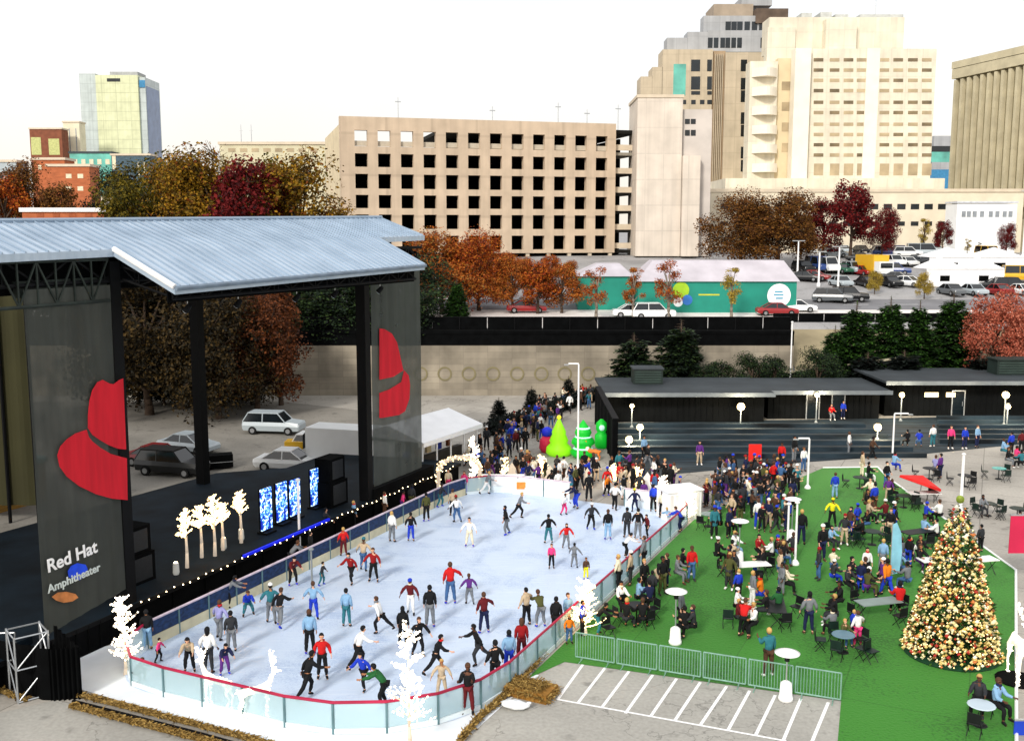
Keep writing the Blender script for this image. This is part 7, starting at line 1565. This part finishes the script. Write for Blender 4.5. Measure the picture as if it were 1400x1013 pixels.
crowd([(625, 640), (655, 616), (700, 590), (745, 560), (790, 545), (812, 545), (812, 560), (770, 580), (735, 605), (700, 625), (668, 655)], 62, 'in the queue up the path', .6)
crowd([(745, 668), (935, 690), (925, 668), (760, 652)], 9, 'behind the far ice end', .6)

crowd([(745, 668), (935, 690), (925, 662), (860, 650), (640, 648), (660, 662)], 40, 'X', .5)
crowd([(975, 668), (985, 655), (1060, 650), (1092, 668), (1080, 690), (1000, 700)], 26, 'X', .35)
# ---- write each label so that it fits one person only ----
HEADW = {'hair_black': 'black hair', 'hair_brown': 'brown hair', 'hair_blond': 'blond hair', 'long_black': 'long black hair', 'long_brown': 'long brown hair', 'hat_white': 'white hat', 'hat_blue': 'blue hat', 'hat_teal': 'teal hat', 'hat_darkred': 'dark red hat', 'hat_yellow': 'yellow hat'}
ACTW = {'stand': '', 'pockets': '', 'folded': 'arms folded', 'walk': 'walking', 'glide': 'gliding', 'stride': 'striding', 'arms_out': 'arms spread', 'reach': 'reaching out', 'bend': 'bending', 'crouch': 'crouching', 'sit': 'seated', 'phone': 'phoning'}
def wd(c): return WORD.get(c, c)
def lab0(P):
    a = ACTW[P['pose']]; w_ = 'skater' if P['zone'] == ICE else ('child' if P['sc'] < .8 else 'person')
    if P['zone'] == ICE and P['sc'] < .8: w_ = 'small skater'
    return ' '.join(x for x in (a, w_, 'in', wd(P['top']), 'and', wd(P['bot']) + ',', HEADW[P['head']] + ',', P['zone']) if x)
from collections import defaultdict
by = defaultdict(list)
for P in PEOPLE: P['label'] = lab0(P); by[P['label']].append(P)
for lab, L_ in by.items():
    if len(L_) > 1:
        L_.sort(key=lambda P: P['px'])
        for i, P in enumerate(L_):
            P['label'] = lab + (', leftmost', ', rightmost')[i] if len(L_) == 2 else lab + ', %s from left' % ('first', 'second', 'third', 'fourth', 'fifth', 'sixth', 'seventh', 'eighth')[min(i, 7)]
QUEUE = [P for P in PEOPLE if P['zone'] in ('in the queue up the path', 'X')]
PEOPLE = [P for P in PEOPLE if P['zone'] not in ('in the queue up the path', 'X')]
qv, qf, qm, qs, qmats = [], [], [], [], []
def qadd(me, M, m):
    if m not in qmats: qmats.append(m)
    o = len(qv); qv.extend(tuple(M @ v.co) for v in me.vertices); k_ = qmats.index(m)
    for f in me.polygons: qf.append(tuple(o + i for i in f.vertices)); qm.append(k_)
for P in QUEUE:
    m = PM[P['pose']]; M = Matrix.Translation(G(P['px'], P['py'], .02)) @ Matrix.Rotation(R(P['rz']), 4, 'Z') @ Matrix.Scale(P['sc'], 4)
    a, c_ = P['head'].split('_')
    for n_, mt in (('body', SKIN[rnd.choice(['fair', 'tan', 'deep'])]), ('coat' if P['coat'] else 'jacket', cloth(P['top'])), ('trousers', cloth(P['bot'])), ('shoeL', cloth('black')), ('shoeR', cloth('black')), ('hat' if a == 'hat' else 'hair', cloth(c_))): qadd(m[n_], M, mt)
me = bpy.data.meshes.new('crowd'); me.from_pydata(qv, [], qf)
for m in qmats: me.materials.append(m)
me.polygons.foreach_set('material_index', qm); me.polygons.foreach_set('use_smooth', [True] * len(qf)); me.update()
tag(inst('crowd', me, None), 'dense crowd queueing up the path and standing behind the far ice end', 'crowd', kind='stuff')
for i, P in enumerate(PEOPLE):
    pos = G(P['px'], P['py'], P['z']); rz = R(P['rz']); m = PM[P['pose']]; sk = SKIN[P['sk'] or rnd.choice(['fair', 'fair', 'tan', 'deep'])]
    grp = {ICE: 'skaters on the ice', 'on the turf': 'people on the turf', 'in the crowd by the bar': 'crowd beside the bar', 'in the queue up the path': 'people queueing up the path'}.get(P['zone'], 'people around the rink')
    o = inst('person', m['body'], None, sk, pos, (0, 0, rz), (P['sc'],) * 3); tag(o, P['label'], 'person', grp)
    inst('jacket', m['coat' if (P['coat'] and P['pose'] != 'sit') else 'jacket'], o, cloth(P['top'])); inst('trousers', m['trousers'], o, cloth(P['bot']))
    sh = P['shoe'] or (('blue' if rnd.random() < .3 else 'black') if P['zone'] == ICE else rnd.choice(['black', 'brown', 'white', 'charcoal']))
    nm = 'ice_skate' if P['zone'] == ICE else 'shoe'
    inst(nm, m['shoeL'], o, cloth(sh)); inst(nm, m['shoeR'], o, cloth(sh))
    if i % 4 == 1: inst('scarf', m['scarf'], o, cloth(('red', 'cream', 'grey', 'black', 'navy')[i % 5]))
    a, c_ = P['head'].split('_')
    if a == 'hat': inst('hair', m['hair'], o, cloth(rnd.choice(['brown', 'black']))); inst('hat', m['hat'], o, cloth(c_))
    else: inst('hair', m['long_hair' if a == 'long' else 'hair'], o, cloth(c_))
print('people', len(PEOPLE), 'objects', len(bpy.data.objects))
